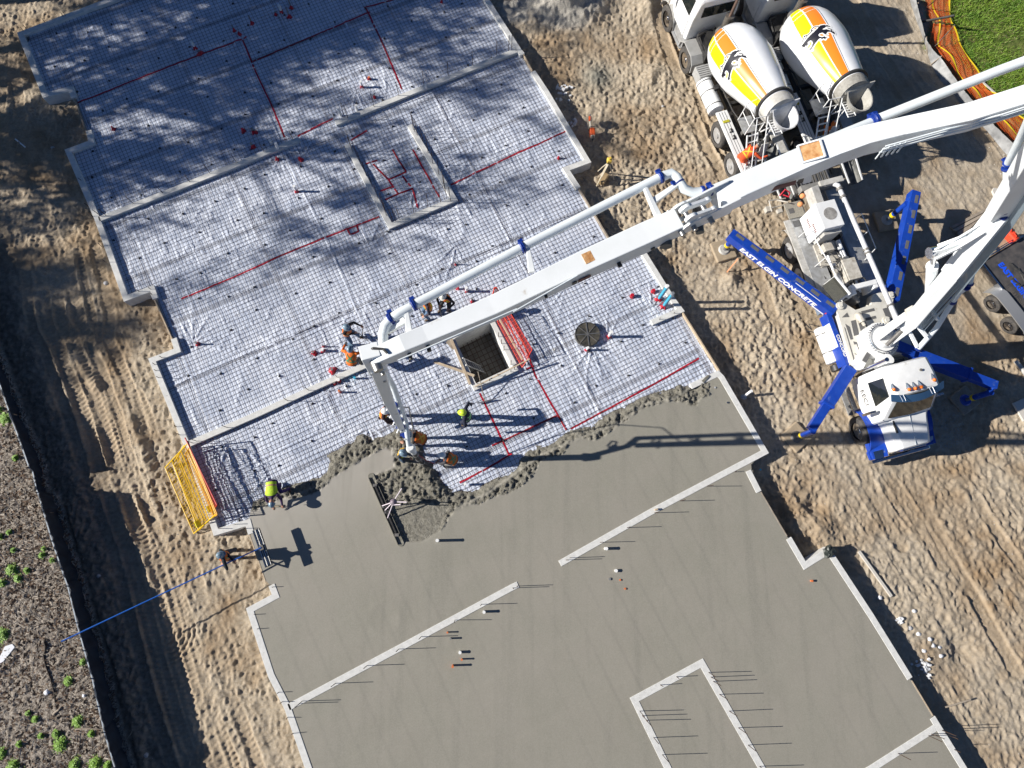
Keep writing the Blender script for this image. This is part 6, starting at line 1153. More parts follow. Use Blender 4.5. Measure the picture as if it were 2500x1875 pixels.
M_L=[(i7(625,525),.66,.055,PVC,.11,'white stub in a red boot right of the round black lid'),(i7(483,612),.42,.04,PVC,.10,'short white stub in red tape at the foot of the black lid'),(i7(775,262),.07,.06,PVCG,.11,'low grey pipe in a round red collar'),(i7(912,232),.12,.06,PVCG,.11,'grey pipe in a red collar left of the tall blue pipes'),(i7(270,606),.05,.05,PVC,0,'flat white cap between the guard and the black lid'),
 (i6(375,632),.2,.03,PVCG,.13,'grey stub wrapped in red tape, leftmost beside the orange jacket worker'),(i6(438,618),.28,.05,PVC,.11,'white stub wrapped in red tape near the orange jacket worker'),(i6(440,590),.3,.02,PVCG,.08,'thin stub in red tape above the white one'),(i6(500,745),.3,.04,PVCG,.17,'stub in the biggest heap of red tape beside the wall end'),(i6(540,810),.22,.05,PVC,.09,'white stub touching the lower face of the left wall end'),(i6(512,828),.2,.03,PVCG,.08,'small red wrapped stub below the left wall'),(i6(548,885),.32,.035,PVCO,.05,'orange stub below the left wall end'),(i6(645,795),.25,.04,PVCB,0,'small blue stub right of the left wall end'),
 (i6(1365,232),.45,.05,PVC,.08,'white stub in red tape above the boom and right of the workers'),(i6(1310,216),.1,.03,PVCG,.08,'low red boot above the boom left of the white stub'),(i6(1400,295),.35,.03,PVCG,.09,'red wrapped stub close above the boom'),(i6(1293,58),.3,.02,PVCG,.05,'thin stub with a red foot above the boom pipe'),
 ((484,841),.3,.03,PVCG,.10,'lone stub in a red boot near the left wall'),(i1(1268,318),.45,.05,PVC,.1,'white stub in the heap of red tape on the long red line'),(i1(1300,350),.2,.04,PVCG,.16,'grey stub in the heap of red tape on the long red line'),(i1(1520,200),.3,.03,PVCG,.11,'left stub of the red booted trio near the top'),(i1(1555,228),.15,.03,PVCG,.10,'lowest stub of the red booted trio near the top'),(i1(1635,155),.45,.03,PVCG,.13,'upper right stub of the red booted trio near the top'),(i1(738,838),.15,.03,PVCG,.10,'lone red booted stub in the shaded upper left'),
 (i1(1578,850),.12,.03,PVCG,.13,'left red booted stub above the shaded interior wall'),(i1(1645,860),.3,.04,PVCG,.13,'right red booted stub above the shaded interior wall'),(i1(1640,955),.3,.035,PVCG,.13,'red booted stub touching the shaded interior wall'),
 (i2(130,98),.2,.03,PVCG,.08,'left small stub of the row at the top of the mesh'),(i2(168,85),.45,.05,PVC,.09,'white stub of the row at the top of the mesh'),(i2(218,112),.55,.03,PVCG,.12,'tall thin stub of the row at the top of the mesh'),(i2(230,55),.5,.03,PVCG,.10,'highest thin stub of the row at the top of the mesh'),(i2(1203,18),.2,.03,PVCG,.07,'red booted stub at the very top edge of the mesh'),(i2(735,518),.2,.04,PVCO,.10,'orange capped stub above the tall rebar wall'),(i2(688,568),.4,.045,PVC,.08,'white stub above the tall rebar wall'),(i2(768,632),.2,.03,PVCG,.08,'small red booted stub close above the tall rebar wall'),
 (i2(550,752),.55,.055,PVC,0,'white pipe at the left end of the tall rebar wall'),(i2(655,712),.3,.05,PVC,0,'white pipe against the upper face of the tall rebar wall'),(i2(1103,585),.4,.05,PVC,0,'white pipe against the lower face of the tall rebar wall'),(i2(105,935),.3,.05,PVC,0,'white pipe just above the end of the shaded wall'),(i2(150,975),.5,.055,PVC,0,'white pipe just below the end of the shaded wall'),(i2(140,1035),.15,.03,PVCG,.10,'dark stub in red tape below the shaded wall'),(i2(288,1035),.15,.03,PVCG,.12,'red booted stub below the end of the shaded wall'),(i2(265,1243),.45,.05,PVC,.09,'white stub in red tape alone in the middle left mesh'),(i2(0,860),.2,.035,PVCG,.1,'red booted stub nearest the short red seam') ,((1363,388),.1,.03,PVCG,.08,'small red booted stub near the right wall step')]
for (u,v),h,r,m,bt,lb in M_L: stub(u,v,Z_M,h,r,m,lb,bt)
for (u,v,cp,lb) in((1607,731,PVC,'left tall bright blue pipe with a white cap'),(1619,748,mat('bagged_cap',(.08,.085,.1),.3,0,(20,(.4,.42,.45))),'right tall bright blue pipe with a bagged dark cap')):
    t=stub(u,v,Z_M,1.38,.06,PVCB,lb,.16,cp,'blue pipe','tall blue pipes','blue_pipe');
    for s in(-1,1): mb=MB();mb.tube([(s*.1,.02,.1),(s*.09,.0,1.25)],.012,6);mb.build('brace_bar',STEEL,t)
st=stub(1814,970,0,.55,.05,PVC,'white pipe wrapped in plastic outside the right wall',0,None,'pipe',None,'pipe_stub',(.12,.12));mb=MB()
mb.sphere((0,0,.1),.13,(1,.8,.5),8);mb.build('plastic_wrap',mat('clear_plastic',(.5,.53,.56),.25,0,(20,(.25,.27,.3))),st)
t=stub(1855,1147,0,.1,.03,mat('cyan_cap',(.05,.5,.7),.4),'small bright blue cap outside the slab corner',0)
# round lid
lp=P(1434,817,.45);ld=thing('round_lid','round black tank lid with pale cross bars on the mesh','lid',(lp.x,lp.y,.38));mb=MB();mb.cyl((0,0,0),.46,.14,40);mb.build('lid_body',mat('lid_black',(.02,.022,.022),.45,0,(5,(.10,.09,.07)),None,.5,(7,(.25,.22,.18),.62)),ld,smooth=True)
for k in range(4): a=math.pi*k/4+.1;mb=MB();mb.beam((-.44*math.cos(a),-.44*math.sin(a),.15),(.44*math.cos(a),.44*math.sin(a),.15),.03,.02+.002*k);mb.build('cross_bar',DGREY if k%2 else STEEL,ld)
mb=MB();mb.tube([(.45*math.cos(q),.45*math.sin(q),.145) for q in [2*math.pi*j/32 for j in range(33)]],.012,6);mb.build('lid_rim',BLACK,ld,smooth=True)
# mesh chairs
random.seed(21);k=0;base_=None;ch=None
pos=[]
for i in np.arange(-9,22,1.22):
    for j in np.arange(-2,26,1.3):
        u=i+random.uniform(-.3,.3)+(j%2.6)*.3;v=j+random.uniform(-.25,.25);x=u*ca-v*sa;y=u*sa+v*ca
        if inpoly(np.array([x]),np.array([y]),UNP)[0] and not inpoly(np.array([x]),np.array([y]),grow(PIT,.5))[0] and dline(np.array([x]),np.array([y]),edge)[0][0]>.5 and not inpoly(np.array([x]),np.array([y]),SLAB)[0]: pos.append((x,y))
for (x,y) in pos:
    z=mz(x,y)
    if ch is None:
        mb=MB();mb.box(-.028,.028,-.022,.022,0,.05,bev=.006);mb.loft([[(-.045,-.03,0),(.045,-.03,0),(.045,.03,0),(-.045,.03,0)],[(-.03,-.025,.03),(.03,-.025,.03),(.03,.025,.03),(-.03,.025,.03)]]);ch=mb.build('mesh_chair',BLACK);o=ch
    else: o=ch.copy();COL.objects.link(o)
    o.location=(x,y,z);o.rotation_euler=(0,0,random.uniform(0,3));tag(o,'small black chair block holding up the wire mesh','mesh chair','chair blocks under the wire mesh')
# ================================================================== GUARDS, FENCES
def panel(name,label,a,b,c,d,m,nb,rows,group=None,fr=.022):
    """a-b bottom edge, d-c top edge (world)"""
    t=thing(name,label,'guard panel',((a+b)/2),0,group);mb=MB();mb.tube([a,b],fr,8);mb.tube([b,c],fr,8);mb.tube([c,d],fr,8);mb.tube([d,a],fr,8)
    for k in rows: mb.tube([a.lerp(d,k),b.lerp(c,k)],fr*.7,6)
    mb.build('frame',m,t,world=True,smooth=True);mb=MB()
    for k in range(1,nb): mb.tube([a.lerp(b,k/nb),d.lerp(c,k/nb)],.0055,4)
    for k in range(1,7): mb.tube([a.lerp(d,k/7),b.lerp(c,k/7)],.0045,4)
    mb.build('mesh_infill',m,t,world=True);return t
zz=lambda x,y:(380+x/2.572,1050+y/2.572)
YG='yellow guard panels leaning on the left wall'
panel('guard_panel','outermost yellow mesh guard panel leaning on the wall',P(*zz(60,235),.1),P(*zz(240,650),.1),P(*zz(378,528),.95),P(*zz(200,85),.95),YEL,26,(.3,.5,.7),YG)
panel('guard_panel','middle yellow mesh guard panel of the leaning pile',P(*zz(110,215),.12),P(*zz(270,630),.12),P(*zz(385,520),.8),P(*zz(180,95),.8),YEL,26,(.45,),YG)
panel('guard_panel','innermost yellow panel of the pile, nearly upright',P(*zz(185,150),.3),P(*zz(345,560),.3),P(*zz(388,530),1.15),P(*zz(215,105),1.15),mat('yellow_orange',(.72,.33,.01),.45),36,(.5,),YG)
panel('guard_panel','faded red guard panel behind the yellow pile',P(*zz(215,110),.5),P(*zz(365,500),.5),P(*zz(385,470),1.3),P(*zz(185,50),1.3),mat('guard_red',(.55,.03,.02),.5),30,(.5,),'red guards')
for x,y in((265,590),(340,495)): p=P(*zz(x,y),.6);mb=MB();mb.box(-.09,.09,-.12,.12,0,.04,bev=.01);o=mb.build('warning_plate',mat('plate_yellow',(.85,.75,.02),.4));o.location=p;o.rotation_euler=(0,.7,.5);tag(o,'bright yellow plate on the guard pile, '+('lower' if x<300 else 'upper')+' one','plate')
zp=lambda x,y:(1060+x/4.327,740+y/4.327)
RG=mat('guard_orange_red',(.78,.06,.025),.45)
panel('guard_panel','orange red mesh guard lying right of the pit',P(*zp(705,110),.55),P(*zp(985,580),.55),P(*zp(1035,490),1.0),P(*zp(790,80),1.0),RG,12,(.5,),'red guards',.013)
panel('guard_panel','second red guard close against the pit edge lumber',P(*zp(665,190),.55),P(*zp(930,680),.55),P(*zp(990,590),.75),P(*zp(720,120),.75),RG,8,(.5,),'red guards',.013)
panel('guard_panel','red guard poking out above the big boom',P(*i6(1525,290),.5),P(*i6(1590,265),.5),P(*i6(1560,205),1.2),P(*i6(1545,205),1.2),RG,8,(.5,),'red guards')
def board(px0,px1,z0,z1,w_,h_,m,label,cat='lumber',name='lumber',group=None):
    a=P(*px0,z0);b=P(*px1,z1);c=(a+b)/2;t=thing(name,label,cat,c,0,group);mb=MB();mb.beam(a,b,w_,h_);o=mb.build('board',m,t,world=True,bevel=.005);return t
board(zp(665,125),zp(935,600),.62,.62,.06,.09,WOOD,'sunlit stud lying along the right edge of the pit')
board(zp(610,190),zp(850,655),.53,.53,.18,.05,mat('pale_plywood',(.62,.62,.60),.7),'pale plank capping the right edge of the pit','plank','plank')
board(zp(430,885),zp(1010,590),.56,.9,.04,.05,WOOD,'long stud laid along the lower pit wall')
board(zp(0,620),zp(425,768),.48,.56,.09,.045,WOOD,'stud running from the mesh to the left pit corner')
board(zp(180,380),zp(380,860),.55,.55,.09,.045,WOOD,'stud on the left edge of the pit')
board(zp(140,400),zp(215,480),.5,.5,.16,.05,WOODG,'short wide board left of the pit')
board(i6(1220,410),i6(1500,280),.5,.5,.05,.05,WOOD,'thin lath seen just above the boom')
ld_=thing('ladder','short steel ladder standing in the pit','ladder',W(1145,890,.5));mb=MB();a=P(*zp(300,580),.6);b=P(*zp(335,655),.6);a2=P(*zp(490,665),-.5);b2=P(*zp(540,740),-.5);mb.beam(a,a2,.03,.05);mb.beam(b,b2,.03,.05);mb.build('rail',ALU,ld_,world=True)
for k in range(7): mb=MB();q=(k+.5)/7;mb.beam(a.lerp(a2,q),b.lerp(b2,q),.03,.03);mb.build('rung',ALU,ld_,world=True)
# black silt fence, left
sf=thing('silt_fence','long black fabric silt fence along the left side','silt fence',(fbase[6][0],fbase[6][1],0))
BF=mat('black_fabric',(.010,.014,.026),.55,0,(3,(.02,.035,.06)))
mb=MB();T_=[];B_=[]
for i in range(len(fl)-1):
    n=8 if (fl[i+1]-fl[i]).length>.5 else 1
    for k in range(n): T_.append(fl[i].lerp(fl[i+1],k/n)+Vector((random.uniform(-.03,.03),0,random.uniform(-.04,.03))));B_.append(Vector((fbase[i][0],fbase[i][1],-.1)).lerp(Vector((fbase[i+1][0],fbase[i+1][1],-.1)),k/n)+Vector((-.28+.05*math.sin(k+i),0,0)))
T_.append(fl[-1]);B_.append(Vector((*fbase[-1],-.1)))
M1=[a.lerp(b,.5)+Vector((.05*math.sin(i*1.7),0,0)) for i,(a,b) in enumerate(zip(T_,B_))]
th_=Vector((.012,.005,0));rings=[[t-th_,m-th_,b-th_,b+th_,m+th_,t+th_] for t,m,b in zip(T_,M1,B_)];mb.loft(rings);mb.build('fabric',BF,sf,world=True,smooth=True)
L=0
for i in range(0,len(fl)-1,1):
    a=fl[i]+Vector((-.04,0,.08));mb=MB();mb.beam((a.x-.30,a.y,-.3),(a.x-.03,a.y,a.z),.04,.04);mb.build('stake',WOODG,sf,world=True)
    mb=MB();mb.beam(fl[i]+Vector((-.02,0,-.02)),fl[i+1]+Vector((-.02,0,-.02)),.035,.02);mb.build('top_strap',mat('pale_strap',(.35,.40,.45),.5),sf,world=True)
# grey fabric silt fence, top right
zq=lambda x,y:(2100+x/3.17,y/3.17)
lo=[zq(380,-40),zq(388,20),zq(425,130),zq(500,340),zq(545,490),zq(620,620),zq(700,700),zq(790,800),(2375,285),(2410,320),(2447,366),(2500,420)];hi=[zq(425,-40),zq(435,20),zq(452,90),zq(510,310),zq(560,385),(2301,147),(2340,205),(2364,235),(2400,272),(2430,310),(2475,352),(2530,405)]
LOp=[P(u,v,.02) for u,v in lo];HIp=[P(u,v,.42) for u,v in hi]
def resamp(pp,n):
    o=[];
    for i in range(n): t=i/(n-1)*(len(pp)-1);k=min(int(t),len(pp)-2);o.append(pp[k].lerp(pp[k+1],t-k))
    return o
A_=resamp(LOp,90);B_=resamp(HIp,90);g2=thing('silt_fence','translucent grey silt fence sagging beside the orange netting','silt fence',(A_[45].x,A_[45].y,0));mb=MB()
rings=[]
for i,(a,b) in enumerate(zip(A_,B_)):
    m=a.lerp(b,.5)+Vector((.03*math.sin(i*.9),0,-.05+.03*math.sin(i*.5)));o_=Vector((.008,0,.008));rings.append([a,m,b+Vector((0,0,.03*math.sin(i*.7))),b+o_,m+o_,a+o_])
mb.loft(rings);mb.build('fabric',mat('grey_fabric',(.20,.205,.21),.5,0,(4,(.34,.345,.35))),g2,world=True,smooth=True)
for u0,v0,u1,v1 in((2272,158,2300,136),(2238,9,2242,7),(2264,130,2262,90)): mb=MB();mb.tube([P(u0,v0,.05),P(u1,v1,.5)],.022,6);mb.build('stake',WOODG,g2,world=True)
# orange netting on the ground
on=thing('orange_netting','orange safety netting lying flattened along the grass','safety netting',(NET_L[4][0],NET_L[4][1],0))
nL=[Vector((x,y,.08)) for x,y in NET_L];nR=[Vector((x,y,.12)) for x,y in NET_R];n=150;A_=resamp(nL,n);B_=resamp(nR,n);K=22
def np_(i,j): # i along, j across
    a=A_[i].lerp(B_[i],j/K);return a+Vector((0,0,.10*math.sin(j*.55+i*.12)**2+.05*math.sin(i*.23)))
mb=MB();w_=.011
for i in range(n-1):
    for j in range(K):
        for (p,q) in (((i,j),(i+1,j+1)),((i+1,j),(i,j+1))):
            a=np_(*p);b=np_(*q);d=(b-a).normalized();s=Vector((-d.y,d.x,0))*w_/2;z_=Vector((0,0,.004));mb.add([a-s,a+s,b+s,b-s],[(0,1,2,3)])
mb.build('netting',ONET,on,world=True)
for jj in(7,K):
    mb=MB();a_=[];b_=[]
    for i in range(n): p=np_(i,jj)+Vector((0,0,.02));d=(np_(min(i+1,n-1),jj)-np_(max(i-1,0),jj)).normalized();s=Vector((-d.y,d.x,0))*.035;a_.append(p+s);b_.append(p-s)
    mb.add(a_+b_,[(i,i+1,n+i+1,n+i) for i in range(n-1)]);mb.build('caution_tape',YTAPE,on,world=True)
for u0,v0,u1,v1,r_ in((2277,119,2332,60,.014),(2252,53,2330,38,.05),(2262,18,2285,0,.016)): mb=MB();mb.tube([P(u0,v0,.1),P(u1,v1,.9)],r_,8);mb.build('post',BLACK,on,world=True)
board((2383,186),(2455,250),.15,.15,.08,.03,mat('pale_board',(.55,.52,.47),.7),'pale board edging the orange netting by the grass')
# ================================================================== SITE BITS
def stone(px,z,r,m,label,cat='stone',group=None,n=7,name='stone'):
    c=P(*px,z);o=None;mb=MB();random.seed(int(px[0]*7+px[1]*3));n=8;rings=[]
    for k,(h,q) in enumerate(((0,.8),(.35,1.),(.75,.7),(1,.3))): rings.append([(math.cos(2*math.pi*j/n)*r*q*random.uniform(.7,1.2),math.sin(2*math.pi*j/n)*r*q*random.uniform(.6,1.1),h*r*.7) for j in range(n)])
    mb.loft(rings);o=mb.build(name,m);o.location=(c.x,c.y,gz(c.x,c.y)-.02);tag(o,label,cat,group);return o
STO=mat('pale_stone',(.48,.48,.49),.8,0,(6,(.36,.36,.37)));SWH=mat('white_rubble',(.74,.75,.77),.7,0,(8,(.55,.56,.58)))
for px,r,lb in(((258,691),.11,'grey boulder on the dirt beside the stepped left wall'),((360,1842),.1,'pale oval stone in the fence shadow at the bottom left'),((128,360),.08,'grey stone in the dappled shade near the upper left notch'),((246,1406),.07,'pale stone in the silt fence shadow'),((1618,260),.06,'small stone on the dirt between wall and mixer')): stone(px,0,r,STO,lb)
random.seed(3)
for (u,v,n_,sp,nm) in((1370,228,26,.32,'pile of pale broken stone against the right wall'),(1400,302,10,.16,'small pile of pale stones lower down the right wall'),(2195,1515,12,.14,'white rubble heap nearest the lumber length'),(2250,1630,22,.24,'largest heap of white rubble by the lower right wall')):
    c=P(u,v,0);t=thing('rubble_pile',nm,'rubble pile',(c.x,c.y,0))
    for k in range(n_):
        mb=MB();x=c.x+random.gauss(0,sp*.55);y=c.y+random.gauss(0,sp*.7);r=random.uniform(.04,.10);a=random.uniform(0,3);z=gz(x,y)
        pts=[(math.cos(a+q)*r*random.uniform(.6,1.1),math.sin(a+q)*r*random.uniform(.5,1.)) for q in (0,1.2,2.4,3.7,5.)]
        mb.loft([[(x+p[0],y+p[1],z-.02) for p in pts],[(x+p[0]*.8,y+p[1]*.8,z+r*random.uniform(.4,.9)) for p in pts]]);mb.build('broken_stone',SWH,t,world=True)
for k,((x,y),lb) in enumerate((((940,640),'lone white chunk above the rubble, nearest the wall'),((915,750),'grey flat chunk among the lower right rubble'),((970,790),'white wedge shaped chunk below the grey flat one'),((1042,822),'white chunk with the dark shadow on the bare dirt'),((1065,865),'white chunk left of the paired ones'),((1112,880),'small bright chunk farthest right'),((1118,932),'rounded white chunk farthest down right'),((1005,898),'tiny white chunk between the heaps'),((715,555),'white scrap beside the lumber length end'))):
    stone((1875+x/2.6544,1250+y/2.6544),0,.09 if k!=1 else .1,SWH if k!=1 else STO,lb,'rubble chunk','white rubble chunks')
board((2097,1346),(2176,1456),.1,.1,.10,.07,mat('pale_board',(.55,.52,.47),.7),'long pale stud lying on the dirt right of the slab')
board(T(1875,1250,(1150,1265))[0],T(1875,1250,(1315,1215))[0],.12,.2,.05,.03,WOODG,'grey lath stuck in the hollow at lower right')
board(i1(98,900),i1(165,955),.06,.06,.05,.02,PVC,'white lath lying on the upper left dirt','lath','lath')
board(i1(420,695),i1(462,655),.3,.35,.05,.03,WOOD,'short sunlit stick at the upper left gap','lath','lath')
sk=thing('survey_stake','orange topped wooden survey stake in a dirt mound','stake',W(1773,665,.1));mb=MB();mb.beam(P(1775,664,.1),P(1802,631,.75),.04,.04);mb.build('stake',mat('orange_stake',(.75,.32,.16),.6),sk,world=True)
tw=P(1905,1350,0)
tb=thing('tarp_bundle','crumpled black tarp on the corner of the right notch','tarp',W(2022,1347,.5));mb=MB();c=P(2022,1348,.52)
random.seed(8);rings=[]
for h,q in((0,.20),(.05,.24),(.10,.18),(.13,.08)): rings.append([(c.x+math.cos(2*math.pi*j/14)*q*random.uniform(.6,1.25),c.y+math.sin(2*math.pi*j/14)*q*random.uniform(.6,1.2),.5+h+random.uniform(-.01,.03)) for j in range(14)])
mb.loft(rings);mb.build('folded_tarp',mat('tarp_black',(.02,.025,.022),.5,0,(14,(.06,.07,.06))),tb,world=True)
# cut-off saw
zs=lambda x,y:(1380+x/4.327,260+y/4.327)
c=P(*zs(285,265),.3);sw=thing('cutoff_saw','orange and white cut off saw standing on the dirt','saw',(c.x,c.y,.05),R(95))
mb=MB();mb.box(-.18,.14,-.1,.1,.08,.34,bev=.03);mb.build('engine_body',mat('saw_orange',(.75,.12,.03),.45),sw);mb=MB();mb.box(-.22,-.12,-.08,.08,.1,.3,bev=.02);mb.build('tank_cover',mat('cream_plastic',(.65,.6,.5),.5),sw)
mb=MB();mb.beam((.1,.06,.25),(.5,.06,.34),.05,.07);mb.build('blade_arm',mat('cream_plastic',(.65,.6,.5),.5),sw);mb=MB();mb.tube([(.5,.03,.36),(.5,.05,.36)],.19,28);mb.build('blade',STEEL,sw,smooth=True);mb=MB();mb.tube([(.5,-.0,.38),(.5,.09,.38)],.1,16);mb.build('blade_guard',mat('saw_orange',(.75,.12,.03),.45),sw)
mb=MB();mb.tube([(.08,-.12,.2),(.1,-.1,.42),(.1,.1,.42),(.08,.13,.2)],.016,8);mb.build('front_handle',BLACK,sw,smooth=True);mb=MB();mb.tube([(-.2,0,.3),(-.36,0,.26),(-.34,0,.12),(-.2,0,.1)],.018,8);mb.build('rear_handle',BLACK,sw,smooth=True)
# laser level on tripod
c=P(*zs(400,780),0);tr=thing('survey_tripod','yellow laser level on a wooden tripod by the right wall','tripod',(c.x,c.y,0));hd=Vector((0,0,1.35))+Vector((c.x,c.y,0))
for f in(P(*zs(325,850),.02),P(*zs(515,775),.02),P(*zs(338,690),.02)): mb=MB();mb.beam(hd+Vector((0,0,-.05)),hd.lerp(f,.55),.08,.035);mb.beam(hd.lerp(f,.5),f,.045,.03);mb.build('leg',mat('tripod_leg',(.55,.52,.45),.5,0,(6,(.5,.42,.28))),tr,world=True)
mb=MB();mb.cyl((hd.x,hd.y,hd.z-.06),.09,.05,14);mb.build('head_plate',BLACK,tr,world=True,smooth=True);mb=MB();mb.box(hd.x-.09,hd.x+.09,hd.y-.09,hd.y+.09,hd.z,hd.z+.16,bev=.02);mb.cyl((hd.x,hd.y,hd.z+.16),.05,.09,14);mb.build('laser_level',mat('level_yellow',(.70,.48,.08),.4),tr,world=True)
c=P(*zs(405,760),.2);mb=MB();mb.box(-.22,.22,-.13,.13,0,.3,bev=.03);o=mb.build('tool_case',mat('case_tan',(.42,.30,.16),.5),None,bevel=.02);o.location=(c.x,c.y,.02);o.rotation_euler=(0,0,R(60));tag(o,'tan carrying case standing under the tripod','tool case')
# trowel etc on wall D and float
board(i7(1235,815),i7(1275,775),.53,.53,.09,.02,GRIM,'dark hand trowel left on the right wall stub','trowel','trowel')
board(i7(925,1645),i7(945,1640),.55,.55,.06,.08,WOOD,'small wooden block sitting on the long wall','block','wood_block')
for (x,y) in((1315,853),(1397,950)):
    c=P(*i7(x,y),Z_S+.01);mb=MB();mb.cyl((0,0,0),.035,.02,14);o=mb.build('bolt_cap',CHROME);o.location=c;tag(o,'shiny round cap in the fresh slab corner, '+('upper' if y<900 else 'lower')+' of the two','bolt cap','round caps in the slab corner')
# ================================================================== VEGETATION
def blades(name,x,y,z,hmin,hmax,w_,m,lean=.5):
    n=len(x);a=RNG.uniform(0,6.283,n);h=RNG.uniform(hmin,hmax,n);l=RNG.uniform(.1,lean,n)*h*2;b=RNG.uniform(0,6.283,n)
    V=np.empty((n,3,3));wx=np.cos(a)*w_/2;wy=np.sin(a)*w_/2
    V[:,0]=np.stack([x-wx,y-wy,z],-1);V[:,1]=np.stack([x+wx,y+wy,z],-1);V[:,2]=np.stack([x+np.cos(b)*l,y+np.sin(b)*l,z+h],-1)
    return tri_soup(name,V.reshape(-1,3),3,m)
G1=mat('grass_green',(.10,.22,.018),.6,0,(1.7,(.22,.34,.035)));G2=mat('grass_dry',(.30,.27,.12),.8)
gx=RNG.uniform(18,28,150000);gy=RNG.uniform(9,28,150000);dn=dline(gx,gy,NET_R);ok=(dn[2]*np.sign(tS)>-.15)&(vn(gx,gy,.5,2)*.6+vn(gx,gy,1.6,4)*.6>RNG.uniform(.15,.75,len(gx)))
x,y=gx[ok],gy[ok];gzs=np.full(len(x),.02);tag(blades('grass',x,y,gzs,.05,.16,.025,G1,.9),kind='stuff')
sel=RNG.random(len(x))<.16;tag(blades('dry_grass',x[sel],y[sel],gzs[sel],.03,.09,.03,G2,1.6),kind='stuff')
gx=RNG.uniform(16,28,26000);gy=RNG.uniform(9,28,26000);d1=dline(gx,gy,NET_L);ok=(d1[2]*np.sign(tS)>-.2)&(dline(gx,gy,NET_R)[2]*np.sign(tS)<.1)&(vn(gx,gy,.6,3)>.55)&(gy>17);tag(blades('grass_under_netting',gx[ok],gy[ok],np.full(ok.sum(),.02),.04,.12,.025,G1,.9),kind='stuff')
# weeds left: leafy clumps
G3=mat('weed_leaf',(.17,.34,.03),.55,0,(6,(.28,.45,.06)));weeds=[(31,1391,20),(47,1412,14),(36,1343,8),(8,1423,14),(25,1300,8),(3,1310,10),(105,1355,10),(130,1368,8),(68,1392,9),(8,1548,24),(170,1662,16),(205,1615,10),(72,1740,8),(90,1755,12),(193,1760,18),(150,1815,26),(140,1790,14),(185,1865,20),(5,1838,22),(35,1868,22),(235,1862,22),(265,1868,14),(103,1795,9),(50,1815,9),(15,1022,22),(40,1118,10),(2,1000,12),(225,1790,10),(110,1340,7)]
for k,(u,v,s) in enumerate(weeds):
    c=P(u,v,.08);n=int(34*s);sp=s/70*.62;rx=RNG.normal(0,sp*.5,n);ry=RNG.normal(0,sp*.5,n);V=np.empty((n,4,3));a=RNG.uniform(0,6.28,n);ln=RNG.uniform(.02,.055,n);wd=ln*.4;zc=.10+RNG.uniform(0,.16,n)*np.exp(-(rx**2+ry**2)/sp**2);tl=RNG.uniform(-.3,.5,n)*ln
    dx,dy=np.cos(a),np.sin(a)
    V[:,0]=np.stack([rx-dx*ln,ry-dy*ln,zc-tl],-1);V[:,1]=np.stack([rx+dy*wd,ry-dx*wd,zc],-1);V[:,2]=np.stack([rx+dx*ln,ry+dy*ln,zc+tl],-1);V[:,3]=np.stack([rx-dy*wd,ry+dx*wd,zc],-1)
    o=tri_soup('weed_plant',V.reshape(-1,3),4,G3);o.location=(c.x,c.y,0);od=('first second third fourth fifth sixth seventh eighth ninth tenth eleventh twelfth thirteenth fourteenth fifteenth sixteenth seventeenth eighteenth nineteenth twentieth twenty-first twenty-second twenty-third twenty-fourth twenty-fifth twenty-sixth twenty-seventh twenty-eighth twenty-ninth'.split())[sorted(w_[1]+w_[0]*.001 for w_ in weeds).index(v+u*.001)];tag(o,('large' if s>17 else 'small' if s<11 else 'middling')+' green weed clump '+('near the left edge' if u<40 else 'close to the fence' if (v>1700 and u>180) or u>120 else 'amid the brush')+', '+od+' from the top','weed','weed clumps left of the black fence')
# brush litter
n=30000;u=RNG.uniform(-60,300,n);v=RNG.uniform(850,1900,n);pts=np.array([P(a,b,0)[:2] for a,b in zip(u,v)]);dn=dline(pts[:,0],pts[:,1],fbase);ok=dn[2]*np.sign(tst)>.05;pts=pts[ok];n=len(pts)
def slivers(name,pts,l0,l1,w0,w1,m,z0=.07,zr=.09):
    n=len(pts);a=RNG.uniform(0,3.14,n);l=RNG.uniform(l0,l1,n)**1;w_=RNG.uniform(w0,w1,n);z=z0+RNG.uniform(0,zr,n);tl=RNG.uniform(-.35,.35,n)*l;dx,dy=np.cos(a)*l,np.sin(a)*l;ex,ey=-np.sin(a)*w_,np.cos(a)*w_
    V=np.empty((n,4,3));x,y=pts[:,0],pts[:,1];V[:,0]=np.stack([x-dx-ex,y-dy-ey,z-tl],-1);V[:,1]=np.stack([x+dx-ex,y+dy-ey,z+tl],-1);V[:,2]=np.stack([x+dx+ex,y+dy+ey,z+tl+w_],-1);V[:,3]=np.stack([x-dx+ex,y-dy+ey,z-tl+w_],-1);return tri_soup(name,V.reshape(-1,3),4,m)
tag(slivers('wood_litter',pts[:n//2],.02,.10,.004,.012,mat('litter_pale',(.50,.44,.37),.9)),kind='stuff');tag(slivers('leaf_litter',pts[n//2:],.02,.06,.01,.025,mat('litter_brown',(.16,.105,.07),.9)),kind='stuff')
